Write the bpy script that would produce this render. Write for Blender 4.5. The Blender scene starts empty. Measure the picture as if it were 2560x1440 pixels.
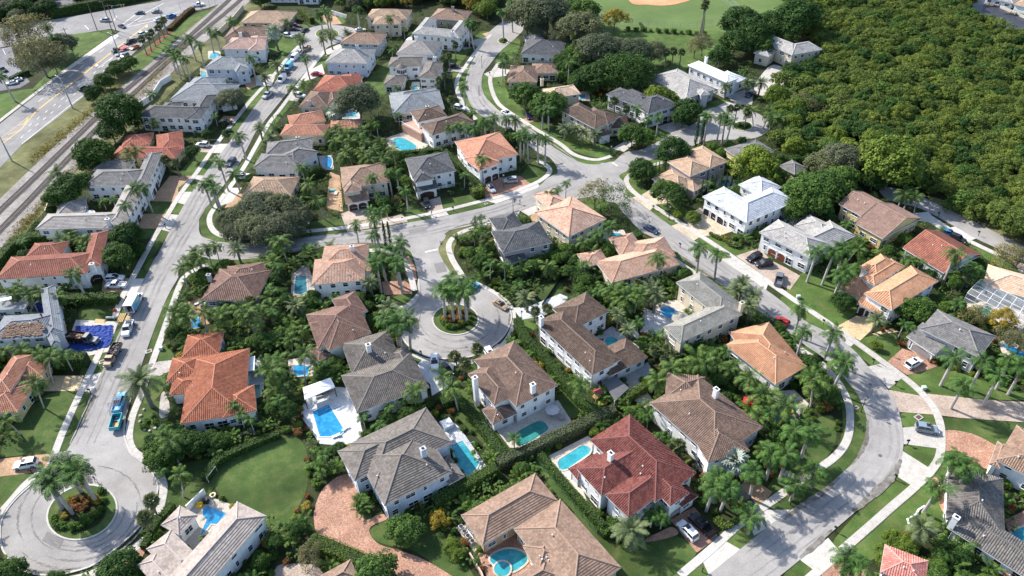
import bpy,bmesh,math,random
import numpy as np
from mathutils import Vector,Matrix,geometry
D=bpy.data
SC=bpy.context.scene
COL=SC.collection
rnd=random.Random(7)
# ---------------------------------------------------------------- camera, sky, sun, exposure
F, CH = 1920.0, 130.0                      # focal length in photo pixels, drone height in metres
_d=np.array([75.0,2320.0,F]);_d/=np.linalg.norm(_d)
_z=np.array([0,0,1.0]);_fw=_z-_d*(_z @ _d);_fw/=np.linalg.norm(_fw)
_r=np.cross(_d,_fw);_up=-_d
def ray(px,py):
 v=np.array([px-1280.0,py-720.0,F])
 return np.array([v @ _r,v @ _fw,v @ _up])
def G(px,py,h=0.0):
 """where the sight line through a photo pixel meets height h"""
 w=ray(px,py);t=(CH-h)/-w[2]
 return Vector((w[0]*t,w[1]*t,h))
def ppm(p):                                 # photo pixels per metre at a place
 return F/(Vector(p)-Vector((0,0,CH))).length
cam=D.objects.new('camera',D.cameras.new('camera'));COL.objects.link(cam)
cam.data.sensor_width=36.0;cam.data.lens=36.0*F/2560.0
cam.data.clip_start=1.0;cam.data.clip_end=6000.0
_m=Matrix.Identity(4)
for i in range(3):
 e=[_r,_fw,_up][i]
 _m[i][0]=e[0];_m[i][1]=-e[1];_m[i][2]=-e[2]
_m[2][3]=CH
cam.matrix_world=_m
SC.camera=cam
SUN_EL,SUN_AZ=math.radians(38),math.atan2(-0.80,0.60)
w=D.worlds.new('World');SC.world=w;w.use_nodes=True
nt=w.node_tree;nt.nodes.clear()
sky=nt.nodes.new('ShaderNodeTexSky');sky.sky_type='NISHITA';sky.sun_disc=False
sky.sun_elevation=SUN_EL;sky.sun_rotation=SUN_AZ
bg=nt.nodes.new('ShaderNodeBackground');bg.inputs[1].default_value=0.15
wo=nt.nodes.new('ShaderNodeOutputWorld')
nt.links.new(sky.outputs[0],bg.inputs[0]);nt.links.new(bg.outputs[0],wo.inputs[0])
sun=D.objects.new('sun',D.lights.new('sun','SUN'));COL.objects.link(sun)
sun.data.energy=4.5;sun.data.angle=math.radians(0.53);sun.data.color=(1.0,0.95,0.87)
_L=Vector((0.80*math.cos(SUN_EL),-0.60*math.cos(SUN_EL),-math.sin(SUN_EL)))
sun.rotation_euler=_L.to_track_quat('-Z','Y').to_euler()
sun.location=(-60,200,150)
SC.view_settings.view_transform='Standard';SC.view_settings.look='None'
SC.view_settings.exposure=0.93;SC.view_settings.gamma=1.0;SC.view_settings.use_curve_mapping=False
SC.render.engine='CYCLES'
SC.cycles.max_bounces=5;SC.cycles.diffuse_bounces=3;SC.cycles.glossy_bounces=2
SC.cycles.transmission_bounces=3;SC.cycles.transparent_max_bounces=4
SC.cycles.caustics_reflective=False;SC.cycles.caustics_refractive=False
# ---------------------------------------------------------------- materials
def lin(c):
 return tuple(c)+(1.0,)
def newmat(name):
 m=D.materials.new(name);m.use_nodes=True
 n=m.node_tree.nodes;b=n['Principled BSDF']
 return m,m.node_tree,n,m.node_tree.links,b
def noise(n,l,vec,scale,detail=3,rough=.55):
 t=n.new('ShaderNodeTexNoise');t.inputs['Scale'].default_value=scale
 t.inputs['Detail'].default_value=detail;t.inputs['Roughness'].default_value=rough
 l.new(vec,t.inputs['Vector']);return t.outputs['Fac']
def ramp(n,l,fac,stops):
 r=n.new('ShaderNodeValToRGB');e=r.color_ramp.elements
 while len(e)<len(stops):e.new(0.5)
 for k,(p,c) in enumerate(stops):
  e[k].position=p;e[k].color=lin(c)
 l.new(fac,r.inputs[0]);return r.outputs[0]
def mix(n,l,a,b,fac,mode='MIX'):
 x=n.new('ShaderNodeMix');x.data_type='RGBA';x.blend_type=mode
 for s,v in ((x.inputs[6],a),(x.inputs[7],b),(x.inputs[0],fac)):
  if isinstance(v,(tuple,list)):s.default_value=lin(v)
  elif isinstance(v,(int,float)):s.default_value=v
  else:l.new(v,s)
 return x.outputs[2]
def pos(n):
 return n.new('ShaderNodeNewGeometry').outputs['Position']
def bump(n,l,b,h,dist=.02,s=.5):
 k=n.new('ShaderNodeBump');k.inputs['Distance'].default_value=dist;k.inputs['Strength'].default_value=s
 l.new(h,k.inputs['Height']);l.new(k.outputs[0],b.inputs['Normal'])
def sc(c,k):return tuple(min(1,x*k) for x in c)
_cache={}
def plain(name,c,rough=.7,var=.12,scale=.6,metal=0.,spec=.3):
 """paint, stucco, plastic: one colour with faint weathering"""
 if name in _cache:return _cache[name]
 m,t,n,l,b=newmat(name)
 p=pos(n);f=noise(n,l,p,scale,4);g=noise(n,l,p,scale*9,2)
 c1=ramp(n,l,f,[(.3,sc(c,1-var)),(.7,sc(c,1+var*.6))])
 col=mix(n,l,c1,ramp(n,l,g,[(.35,sc((1,1,1),1-var*.7)),(.65,(1,1,1))]),1.0,'MULTIPLY')
 l.new(col,b.inputs['Base Color'])
 b.inputs['Roughness'].default_value=rough;b.inputs['Metallic'].default_value=metal
 b.inputs['Specular IOR Level'].default_value=spec
 _cache[name]=m;return m
def ground_mat(name,stops,scale,fine=None,rough=.95,big=.03,bigk=.25,stain=None):
 m,t,n,l,b=newmat(name)
 p=pos(n)
 c=ramp(n,l,noise(n,l,p,scale,5,.62),stops)
 if fine:
  c=mix(n,l,c,ramp(n,l,noise(n,l,p,fine,3,.7),[(.3,(.55,.55,.55)),(.7,(1.32,1.32,1.32))]),.85,'MULTIPLY')
 c=mix(n,l,c,ramp(n,l,noise(n,l,p,big,3),[(.35,(1-bigk,)*3),(.65,(1+bigk*.6,)*3)]),1.0,'MULTIPLY')
 if stain:
  c=mix(n,l,c,stain[0],ramp(n,l,noise(n,l,p,stain[1],6,.7),[(stain[2],(0,0,0)),(stain[2]+.14,(stain[3],)*3)]))
 l.new(c,b.inputs['Base Color']);b.inputs['Roughness'].default_value=rough
 b.inputs['Specular IOR Level'].default_value=.15
 return m
def paver_mat(name,cols,cell=4.2):
 m,t,n,l,b=newmat(name)
 p=pos(n)
 v=n.new('ShaderNodeTexVoronoi');v.inputs['Scale'].default_value=cell;l.new(p,v.inputs['Vector'])
 s=n.new('ShaderNodeSeparateColor');l.new(v.outputs['Color'],s.inputs[0])
 k=[(i/max(1,len(cols)-1),c) for i,c in enumerate(cols)]
 c=ramp(n,l,s.outputs[0],k)
 v2=n.new('ShaderNodeTexVoronoi');v2.feature='DISTANCE_TO_EDGE';v2.inputs['Scale'].default_value=cell;l.new(p,v2.inputs['Vector'])
 c=mix(n,l,c,sc(cols[0],.45),ramp(n,l,v2.outputs['Distance'],[(.02,(.8,.8,.8)),(.07,(0,0,0))]))
 c=mix(n,l,c,ramp(n,l,noise(n,l,p,.22,4),[(.3,(.72,.7,.68)),(.7,(1.12,1.12,1.12))]),1.0,'MULTIPLY')
 l.new(c,b.inputs['Base Color']);b.inputs['Roughness'].default_value=.9
 return m
def roof_mat(name,cols,weather=(.06,.05,.04),wk=.2):
 """one shade per tile (uv counts tiles), blotchy weathering over it"""
 m,t,n,l,b=newmat(name)
 uv=n.new('ShaderNodeUVMap').outputs[0]
 f=n.new('ShaderNodeVectorMath');f.operation='FLOOR';l.new(uv,f.inputs[0])
 wn=n.new('ShaderNodeTexWhiteNoise');wn.noise_dimensions='2D';l.new(f.outputs[0],wn.inputs['Vector'])
 c=ramp(n,l,wn.outputs['Value'],[(i/max(1,len(cols)-1),q) for i,q in enumerate(cols)])
 p=pos(n)
 c=mix(n,l,c,ramp(n,l,noise(n,l,p,.35,5,.65),[(.32,(.78,.78,.79)),(.68,(1.1,1.1,1.09))]),1.0,'MULTIPLY')
 c=mix(n,l,c,weather,ramp(n,l,noise(n,l,p,1.3,5,.7),[(.5,(0,0,0)),(.8,(wk,)*3)]))
 l.new(c,b.inputs['Base Color']);b.inputs['Roughness'].default_value=.8
 b.inputs['Specular IOR Level'].default_value=.25
 return m
def leaf_mat(name,cols,trans=.16,objvar=.25,rough=.7):
 m,t,n,l,b=newmat(name)
 g=n.new('ShaderNodeNewGeometry');oi=n.new('ShaderNodeObjectInfo')
 c=ramp(n,l,g.outputs['Random Per Island'],[(i/(len(cols)-1),q) for i,q in enumerate(cols)])
 c=mix(n,l,c,ramp(n,l,noise(n,l,g.outputs['Position'],.45,3),[(.3,(.72,.74,.72)),(.7,(1.22,1.2,1.1))]),1.0,'MULTIPLY')
 c=mix(n,l,c,ramp(n,l,oi.outputs['Random'],[(0,(1-objvar,1-objvar*.8,1-objvar)),(.5,(1,1,1)),(1,(1+objvar,1+objvar*.7,1-objvar*.3))]),1.0,'MULTIPLY')
 l.new(c,b.inputs['Base Color']);b.inputs['Roughness'].default_value=rough
 b.inputs['Specular IOR Level'].default_value=.12
 tr=n.new('ShaderNodeBsdfTranslucent');l.new(c,tr.inputs[0])
 ms=n.new('ShaderNodeMixShader');ms.inputs[0].default_value=trans
 l.new(b.outputs[0],ms.inputs[1]);l.new(tr.outputs[0],ms.inputs[2])
 l.new(ms.outputs[0],n['Material Output'].inputs[0])
 return m
def water_mat(name,c1,c2,scale=.35,rough=.06,wave=2.2):
 m,t,n,l,b=newmat(name)
 p=pos(n)
 f=noise(n,l,p,scale,3)
 c=ramp(n,l,f,[(.3,c1),(.7,c2)])
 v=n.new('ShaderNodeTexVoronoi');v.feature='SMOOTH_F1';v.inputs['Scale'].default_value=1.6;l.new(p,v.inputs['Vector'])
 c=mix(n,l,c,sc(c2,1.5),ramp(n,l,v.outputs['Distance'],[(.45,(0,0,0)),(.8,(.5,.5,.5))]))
 l.new(c,b.inputs['Base Color']);b.inputs['Roughness'].default_value=rough;b.inputs['IOR'].default_value=1.33
 bump(n,l,b,noise(n,l,p,wave,3),.05,.35)
 return m
MG={}
MG['soil']=ground_mat('mulch_soil',[(.25,(.020,.026,.010)),(.5,(.034,.044,.016)),(.8,(.060,.060,.028))],.5,5)
MG['grass']=ground_mat('lawn_grass',[(.25,(.040,.072,.018)),(.5,(.060,.099,.027)),(.78,(.110,.125,.042))],.35,5,big=.08,bigk=.32,stain=((.15,.135,.055),.16,.56,.45))
MG['lush']=ground_mat('lush_grass',[(.25,(.052,.096,.022)),(.5,(.076,.126,.032)),(.78,(.135,.150,.050))],.35,5,big=.09,bigk=.32,stain=((.19,.17,.07),.16,.56,.45))
MG['dry']=ground_mat('dry_grass',[(.25,(.082,.096,.038)),(.5,(.135,.138,.058)),(.8,(.22,.195,.11))],.3,4,big=.07,bigk=.35)
MG['field']=ground_mat('sports_turf',[(.25,(.085,.132,.040)),(.5,(.105,.158,.050)),(.8,(.135,.182,.064))],.08,3,big=.03,bigk=.12)
MG['asphalt']=ground_mat('weathered_asphalt',[(.25,(.265,.25,.238)),(.5,(.315,.298,.285)),(.8,(.37,.352,.338))],.25,12,big=.06,bigk=.14,stain=((.15,.142,.138),.3,.60,.45))
MG['asphalt_main']=ground_mat('worn_grey_asphalt',[(.25,(.215,.207,.204)),(.5,(.255,.245,.24)),(.8,(.305,.294,.286))],.2,7,big=.06,bigk=.14)
MG['parking']=ground_mat('car_park_asphalt',[(.25,(.16,.165,.19)),(.5,(.19,.19,.21)),(.8,(.24,.24,.25))],.3,6)
MG['concrete']=ground_mat('sidewalk_concrete',[(.25,(.40,.375,.34)),(.5,(.50,.47,.43)),(.8,(.58,.55,.51))],.8,8,bigk=.15,stain=((.27,.25,.22),.7,.62,.5))
MG['kerb']=ground_mat('kerb_concrete',[(.25,(.42,.40,.37)),(.5,(.50,.48,.45)),(.8,(.58,.56,.52))],1.2,8)
MG['ballast']=ground_mat('railway_ballast',[(.25,(.19,.172,.16)),(.5,(.27,.248,.232)),(.8,(.37,.342,.322))],1.0,7,big=.1,bigk=.25)
MG['clay']=ground_mat('infield_clay',[(.25,(.52,.24,.12)),(.5,(.58,.28,.15)),(.8,(.62,.33,.19))],.2,4)
MG['mulch_red']=ground_mat('red_mulch',[(.25,(.20,.05,.03)),(.5,(.28,.075,.045)),(.8,(.35,.11,.07))],1.5,6)
MG['sand']=ground_mat('pale_sand',[(.25,(.46,.40,.33)),(.5,(.54,.48,.40)),(.8,(.6,.54,.46))],.7,6)
MG['pav_red']=paver_mat('red_brick_pavers',[(.29,.145,.095),(.40,.205,.135),(.47,.27,.185),(.36,.20,.145),(.52,.34,.24)])
MG['pav_tan']=paver_mat('tan_pavers',[(.33,.20,.115),(.43,.275,.165),(.50,.34,.21),(.40,.235,.14)])
MG['pav_cream']=paver_mat('cream_pavers',[(.46,.38,.27),(.56,.47,.34),(.62,.53,.40),(.50,.40,.28)],3.0)
MG['pav_gold']=paver_mat('golden_pavers',[(.50,.37,.20),(.60,.46,.27),(.66,.53,.33),(.55,.41,.24)],3.4)
MG['pav_grey']=paver_mat('grey_pavers',[(.32,.30,.28),(.42,.39,.36),(.47,.43,.40),(.36,.32,.30)],3.0)
MG['pav_pink']=paver_mat('pink_pavers',[(.37,.285,.23),(.44,.35,.285),(.49,.40,.335),(.40,.31,.255)],3.4)
MG['deck_white']=ground_mat('white_stone_deck',[(.25,(.44,.45,.46)),(.5,(.54,.55,.56)),(.8,(.63,.63,.63))],.5,4)
MG['deck_cream']=ground_mat('cream_stone_deck',[(.25,(.43,.37,.31)),(.5,(.52,.46,.39)),(.8,(.6,.54,.47))],.7,5)
MG['deck_grey']=ground_mat('grey_stone_deck',[(.25,(.36,.37,.38)),(.5,(.45,.46,.47)),(.8,(.54,.55,.56))],.6,3)
MG['paint_white']=plain('road_paint_white',(.75,.75,.73),.7,.2,1.5)
MG['paint_yellow']=plain('road_paint_yellow',(.72,.44,.07),.7,.2,1.5)
def stucco(name,c):
 m,t,n,l,b=newmat(name);p=pos(n);mp=n.new('ShaderNodeMapping');mp.inputs['Scale'].default_value=(1.6,1.6,.22);l.new(p,mp.inputs[0])
 k=ramp(n,l,noise(n,l,p,.5,4),[(.3,sc(c,.93)),(.7,sc(c,1.04))])
 k=mix(n,l,k,ramp(n,l,noise(n,l,mp.outputs[0],1.0,5,.7),[(.35,(.80,.79,.77)),(.6,(1,1,1))]),.7,'MULTIPLY')
 l.new(k,b.inputs['Base Color']);b.inputs['Roughness'].default_value=.85;b.inputs['Specular IOR Level'].default_value=.2
 bump(n,l,b,noise(n,l,p,14,2),.01,.4);return m
MW={k:stucco('stucco_'+k,c) for k,c in dict(white=(.78,.78,.78),cream=(.62,.55,.42),grey=(.45,.45,.46),
      blue=(.50,.56,.66),tan=(.52,.40,.26),mauve=(.40,.35,.35),yellow=(.62,.50,.25),green=(.50,.58,.53),pink=(.60,.44,.36),taupe=(.34,.30,.29)).items()}
MGLASS=plain('window_glass',(.022,.028,.034),.08,.3,.8,0,.6)
MDARK=plain('dark_metal',(.02,.02,.022),.45)
MFRAME=plain('white_frame',(.78,.78,.78),.5,.05)
MFASCIA=plain('white_fascia',(.72,.71,.70),.6,.08)
MBROWN=plain('dark_brown_door',(.055,.032,.024),.5)
MRUSTDOOR=plain('red_wood_door',(.18,.055,.035),.5)
RC=dict(
 slate=[(.062,.064,.070),(.086,.088,.094),(.118,.12,.126)],
 grey=[(.125,.12,.118),(.16,.154,.152),(.20,.193,.19)],
 greybrown=[(.115,.10,.088),(.15,.132,.117),(.19,.168,.15)],
 silver=[(.36,.38,.42),(.45,.47,.50),(.54,.55,.58)],
 white=[(.74,.74,.74),(.80,.80,.80)],
 lightgrey=[(.27,.26,.25),(.33,.315,.30),(.40,.38,.36)],
 bluegrey=[(.17,.185,.20),(.215,.23,.245),(.26,.275,.29)],
 stripe=[(.24,.22,.21),(.31,.25,.20),(.26,.27,.29),(.34,.31,.28)],
 tan=[(.32,.215,.145),(.39,.27,.185),(.45,.32,.225)],
 tanbrown=[(.205,.132,.094),(.255,.168,.122),(.31,.21,.156)],
 orange=[(.29,.095,.05),(.355,.128,.07),(.40,.165,.098)],
 salmon=[(.36,.155,.095),(.42,.195,.125),(.46,.235,.16)],
 redorange=[(.32,.10,.065),(.37,.13,.085),(.42,.165,.115)],
 terracotta=[(.24,.088,.058),(.29,.112,.076),(.34,.145,.10)],
 apricot=[(.42,.21,.115),(.475,.25,.145),(.51,.29,.18)],
 red=[(.105,.030,.026),(.145,.042,.035),(.185,.058,.048),(.18,.075,.064)],
 pinktan=[(.40,.24,.17),(.48,.31,.23),(.52,.37,.29),(.42,.22,.14)],
 sand=[(.50,.34,.23),(.56,.40,.285),(.60,.45,.34)],
 pinkstripe=[(.36,.22,.18),(.42,.27,.225),(.46,.33,.28)],
 brown=[(.095,.062,.045),(.128,.086,.065),(.165,.116,.09)],
 midbrown=[(.145,.092,.068),(.19,.124,.094),(.235,.162,.126)],
 redbrown=[(.16,.092,.07),(.205,.122,.095),(.25,.158,.124)],
 shedbrown=[(.20,.125,.10),(.235,.15,.12),(.27,.18,.148)],
 underlay=[(.13,.145,.17),(.16,.177,.20),(.20,.215,.24)],
 taupe=[(.29,.24,.21),(.35,.295,.26),(.41,.35,.315)],
 pinkred=[(.42,.15,.12),(.50,.20,.165),(.56,.27,.23)],
 darktile=[(.10,.092,.085),(.145,.132,.122),(.19,.175,.16),(.13,.12,.115)],
 greentile=[(.20,.195,.172),(.25,.242,.215),(.31,.30,.27),(.23,.22,.19)],
)
MR={k:roof_mat('roof_tile_'+k,v) for k,v in RC.items()}
MCAP={k:plain('ridge_tile_'+k,sc(v[-1],1.08),.8,.15,2) for k,v in RC.items()}
MWATER={'blue':water_mat('pool_water_blue',(.012,.15,.34),(.03,.27,.50)),'teal':water_mat('pool_water_teal',(.018,.20,.26),(.045,.32,.37)),
          'green':water_mat('pool_water_green',(.018,.15,.135),(.035,.22,.20)),'deep':water_mat('pool_water_deep',(.015,.085,.115),(.028,.14,.18))}
ML=dict(
 royal=leaf_mat('royal_palm_leaf',[(.026,.072,.018),(.044,.108,.026),(.085,.160,.040)]),
 coco=leaf_mat('coconut_palm_leaf',[(.028,.074,.018),(.060,.122,.031),(.140,.180,.048)]),
 date=leaf_mat('date_palm_leaf',[(.075,.115,.062),(.115,.155,.085),(.175,.20,.10)]),
 sabal=leaf_mat('fan_palm_leaf',[(.055,.085,.035),(.090,.120,.052),(.15,.165,.085)]),
 silver=leaf_mat('silver_palm_leaf',[(.22,.27,.26),(.30,.35,.34),(.38,.42,.40)],.15),
 areca=leaf_mat('areca_palm_leaf',[(.025,.070,.016),(.058,.126,.028),(.125,.185,.040)]),
 broad=leaf_mat('dark_broad_leaf',[(.016,.044,.012),(.032,.076,.018),(.070,.130,.030)]),
 mid=leaf_mat('mid_green_leaf',[(.028,.070,.016),(.058,.120,.027),(.118,.180,.042)]),
 lime=leaf_mat('lime_leaf',[(.06,.11,.018),(.11,.165,.026),(.17,.21,.035)]),
 olive=leaf_mat('olive_oak_leaf',[(.066,.082,.050),(.104,.124,.076),(.158,.174,.112)],.2),
 bare=leaf_mat('sparse_grey_leaf',[(.11,.11,.055),(.16,.155,.08),(.22,.20,.11)],.2),
 gold=leaf_mat('golden_leaf',[(.16,.13,.02),(.25,.19,.03),(.32,.25,.05)]),
 croton=leaf_mat('croton_leaf',[(.16,.03,.025),(.20,.075,.03),(.14,.13,.03),(.24,.05,.04)]),
 mangrove=leaf_mat('mangrove_leaf',[(.055,.090,.020),(.105,.148,.031),(.170,.212,.050)],.2,.26),
 hedge=leaf_mat('hedge_leaf',[(.028,.070,.014),(.056,.115,.020),(.110,.175,.032)]),
 white=leaf_mat('pale_flower_leaf',[(.05,.09,.03),(.12,.15,.09),(.5,.5,.46)]),
 dead=leaf_mat('dead_frond',[(.16,.09,.03),(.25,.15,.05),(.3,.2,.08)]),
)
MTRUNK=plain('grey_bark',(.20,.175,.15),.9,.25,1.5)
MROYAL=plain('pale_palm_trunk',(.42,.39,.36),.85,.2,.9)
MSHAFT=plain('green_crownshaft',(.10,.16,.05),.6,.15,1)
MSTEM=plain('frond_stem',(.13,.15,.05),.6,.1,1)
# ---------------------------------------------------------------- mesh helpers
def project(p):
 v=Vector((p[0],p[1],(p[2] if len(p)>2 else 0)-CH));x=v.x*_r[0]+v.y*_fw[0]+v.z*_up[0];y=v.x*_r[1]+v.y*_fw[1]+v.z*_up[1];z=v.x*_r[2]+v.y*_fw[2]+v.z*_up[2]
 return 1280+F*x/z,720+F*y/z
class MB:
 """collects faces and links them as one mesh object"""
 def __init__(s):s.v=[];s.f=[];s.uv=[];s.mi=[]
 def face(s,pts,uv=None,mi=0):
  k=len(s.v);s.v.extend([tuple(p) for p in pts]);s.f.append(tuple(range(k,k+len(pts))))
  s.uv.extend(uv if uv else [(0,0)]*len(pts));s.mi.append(mi)
 def box(s,c,sx,sy,sz,rz=0,mi=0,taper=1.0):
  """box standing on c"""
  ca,sa=math.cos(rz),math.sin(rz);p=[]
  for z,k in ((0,1),(sz,taper)):
   for x,y in ((-1,-1),(1,-1),(1,1),(-1,1)):
    X,Y=x*sx/2*k,y*sy/2*k
    p.append((c[0]+X*ca-Y*sa,c[1]+X*sa+Y*ca,c[2]+z))
  for q in ((3,2,1,0),(4,5,6,7),(0,1,5,4),(1,2,6,5),(2,3,7,6),(3,0,4,7)):
   s.face([p[i] for i in q],mi=mi)
 def tube(s,pts,rads,n=6,mi=0,cap=True):
  rings=[]
  for i,p in enumerate(pts):
   p=Vector(p);a=Vector(pts[max(0,i-1)]);b=Vector(pts[min(len(pts)-1,i+1)])
   t=(b-a).normalized();x=t.orthogonal().normalized()
   ref=Vector((1,0,0)) if abs(t.x)<.9 else Vector((0,1,0))
   x=(ref-t*ref.dot(t)).normalized();y=t.cross(x)
   rings.append([p+(x*math.cos(6.2832*k/n)+y*math.sin(6.2832*k/n))*rads[i] for k in range(n)])
  for i in range(len(rings)-1):
   for k in range(n):
    s.face([rings[i][k],rings[i][(k+1)%n],rings[i+1][(k+1)%n],rings[i+1][k]],mi=mi)
  if cap:s.face(rings[-1],mi=mi);s.face(rings[0][::-1],mi=mi)
 def prism(s,poly,z0,z1,mi=0,side=None):
  n=len(poly)
  a=sum(poly[i][0]*poly[(i+1)%n][1]-poly[(i+1)%n][0]*poly[i][1] for i in range(n))
  if a<0:poly=poly[::-1]
  for t in geometry.tessellate_polygon([[Vector((p[0],p[1],0)) for p in poly]]):
   q=[poly[i] for i in t]
   c=(q[1][0]-q[0][0])*(q[2][1]-q[0][1])-(q[1][1]-q[0][1])*(q[2][0]-q[0][0])
   if c<0:q=q[::-1]
   s.face([(p[0],p[1],z1) for p in q],mi=mi)
  for i in range(n):
   p,q=poly[i],poly[(i+1)%n]
   s.face([(p[0],p[1],z0),(q[0],q[1],z0),(q[0],q[1],z1),(p[0],p[1],z1)],mi=side if side is not None else mi)
 def mesh(s,name,mats,smooth=False):
  me=D.meshes.new(name);me.from_pydata(s.v,[],s.f)
  if not isinstance(mats,(list,tuple)):mats=[mats]
  for m in mats:me.materials.append(m)
  if s.f:
   me.polygons.foreach_set('material_index',s.mi)
   u=me.uv_layers.new(name='UVMap');u.data.foreach_set('uv',np.array(s.uv,'f').ravel())
   if smooth:me.polygons.foreach_set('use_smooth',[True]*len(s.f))
  me.update();return me
 def build(s,name,mats,parent=None,smooth=False,loc=None):
  return link(name,s.mesh(name,mats,smooth),parent,loc)
def link(name,data,parent=None,loc=None):
 o=D.objects.new(name,data);COL.objects.link(o)
 if parent:o.parent=parent
 if loc is not None:o.location=loc
 return o
def tag(o,label,cat,group=None,kind=None):
 o['label']=label;o['category']=cat
 if group:o['group']=group
 if kind:o['kind']=kind
 return o
def thing(name,label,cat,loc=(0,0,0),rz=0,group=None):
 o=link(name,None);o.location=loc;o.rotation_euler=(0,0,rz);o.empty_display_size=.3
 return tag(o,label,cat,group)
def dup(root,loc=None,rz=None):
 c=root.copy();COL.objects.link(c)
 if loc is not None:c.location=loc
 if rz is not None:c.rotation_euler=(0,0,rz)
 for ch in root.children:
  k=ch.copy();COL.objects.link(k);k.parent=c
  for g in ch.children:
   q=g.copy();COL.objects.link(q);q.parent=k
 return c
def structure(o,label=None):
 o['kind']='structure'
 if label:o['label']=label
 return o
def smooth_line(pts,closed=False,n=5):
 P=[Vector((p[0],p[1])) for p in pts];out=[];N=len(P)
 for i in range(N if closed else N-1):
  if closed:a,b,c,d=P[i-1],P[i],P[(i+1)%N],P[(i+2)%N]
  else:a,b,c,d=P[max(0,i-1)],P[i],P[i+1],P[min(N-1,i+2)]
  for k in range(n):
   t=k/n
   out.append(.5*((2*b)+(c-a)*t+(2*a-5*b+4*c-d)*t*t+(3*b-a-3*c+d)*t**3))
 if not closed:out.append(P[-1])
 return out
def pix(pts):return [G(*p) for p in pts]
def inside(p,poly):
 r=False;j=len(poly)-1
 for i in range(len(poly)):
  a,b=poly[i],poly[j]
  if (a[1]>p[1]) !=(b[1]>p[1]) and p[0]<(b[0]-a[0])*(p[1]-a[1])/(b[1]-a[1])+a[0]:r=not r
  j=i
 return r
OCC = []                                    # footprints where no planting grows
def occ(poly,grow=0):
 xs=[p[0] for p in poly];ys=[p[1] for p in poly]
 OCC.append((min(xs),max(xs),min(ys),max(ys),[(p[0],p[1]) for p in poly]))
def occupied(x,y):
 for a,b,c,d,poly in OCC:
  if a<=x<=b and c<=y<=d and inside((x,y),poly):return True
 return False
def sheet(name,pts,z,mat,label=None,th=.06,smooth=True,keep=True,closed_n=5,ground=False):
 """a flat piece of ground from photo pixels; its skirt reaches below the sheets under it"""
 P=pts if ground else pix(pts)
 if smooth:P=smooth_line(P,True,closed_n)
 m=MB();m.prism([(p[0],p[1]) for p in P],z-th,z)
 o=structure(m.build(name,mat),label)
 if keep:occ(P)
 return o
def ribbon(pts,w):
 """left and right edges of a band round a ground polyline"""
 L,R=[],[]
 for i,p in enumerate(pts):
  t=(pts[min(len(pts)-1,i+1)]-pts[max(0,i-1)]);t.normalize();nrm=Vector((-t.y,t.x))
  L.append(p+nrm*w/2);R.append(p-nrm*w/2)
 return L,R
# ---------------------------------------------------------------- houses
def tex_plane(tl,O,u,n,Ln,run,h,tn,hip,style,near,cw=.42):
 """tiles of one roof plane: O eave start, u along the eave, n inward; hip ends slope in at 45 degrees"""
 U=lambda a,b,lift:(O.x+u.x*a+n.x*b,O.y+u.y*a+n.y*b,h+b*tn+lift)
 if style=='flat':
  k=max(1,int(run/cw))
  c=run/k
  for i in range(k):
   b0,b1=i*c,(i+1)*c
   e0,e1=(b0,b1) if hip else (0,0)
   if Ln-2*e0<.1:break
   x1=min(e1,Ln/2)
   nu=Ln/.42
   tl.face([U(e0,b0,.095),U(Ln-e0,b0,.095),U(Ln-x1,b1,.02),U(x1,b1,.02)],
     [(e0/.42,i+.01),((Ln-e0)/.42,i+.01),((Ln-x1)/.42,i+.99),(x1/.42,i+.99)])
   tl.face([U(e0,b0,.0),U(Ln-e0,b0,.0),U(Ln-e0,b0,.095),U(e0,b0,.095)],
     [(e0/.42,i+.01),((Ln-e0)/.42,i+.01),((Ln-e0)/.42,i+.05),(e0/.42,i+.05)])
 else:
  w=.40 if near else .5
  k=max(1,int(Ln/w));w=Ln/k
  for j in range(k):
   a=(j+.5)*w;vm=min(a,Ln-a,run) if hip else run
   if vm<.15:continue
   prof=((-.5,.0),(-.30,.10),(0,.14),(.30,.10),(.5,.0))
   segs=max(1,int(vm/.42)) if near else 1
   for s in range(segs):
    b0,b1=vm*s/segs,vm*(s+1)/segs
    up=.035 if near else 0.01
    for q in range(4):
     (p0,z0),(p1,z1)=prof[q],prof[q+1]
     A,B=a+p0*w,a+p1*w
     f=lambda b:[(j+.2,b/.42+.01)]*4
     v0,v1=b0/.42+.02,b1/.42-.02
     tl.face([U(A,b0,z0+up),U(B,b0,z1+up),U(B,b1,z1),U(A,b1,z0)],
       [(j+.2,v0),(j+.8,v0),(j+.8,v1),(j+.2,v1)])
HOUSES=[];ALLRECT=[]
WINMESH={}
def win_mesh(w,h):
 k=(w,h)
 if k in WINMESH:return WINMESH[k]
 f=MB();t=.09
 # local: x along the wall, y outward, z up; origin at the bottom middle on the wall plane
 for cx,cz,sx,sz in ((0,0,w+.2,t),(0,h-t,w+.2,t)):
  f.box((cx,.03,cz),sx,.14,sz)
 for cx in (-w/2-.02,w/2+.02):f.box((cx,.03,t),t,.14,h-2*t)
 f.box((0,.05,-.07),w+.34,.2,.07)
 nm=max(1,round(w/.85))-1
 for i in range(nm):f.box((-w/2+w*(i+1)/(nm+1),.035,t),.05,.08,h-2*t)
 f.box((0,.035,h*.5),w-.1,.075,.05)
 p=MB();p.box((0,.012,t),w,.05,h-2*t)
 WINMESH[k]=(f.mesh('window',MFRAME),p.mesh('pane',MGLASS));return WINMESH[k]
def add_window(root,P,ang,z,w,h):
 fm,pm=win_mesh(w,h)
 o=link('window',fm,root);o.location=(P.x,P.y,z);o.rotation_euler=(0,0,ang)
 link('pane',pm,o);return o
GDMESH={}
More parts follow.
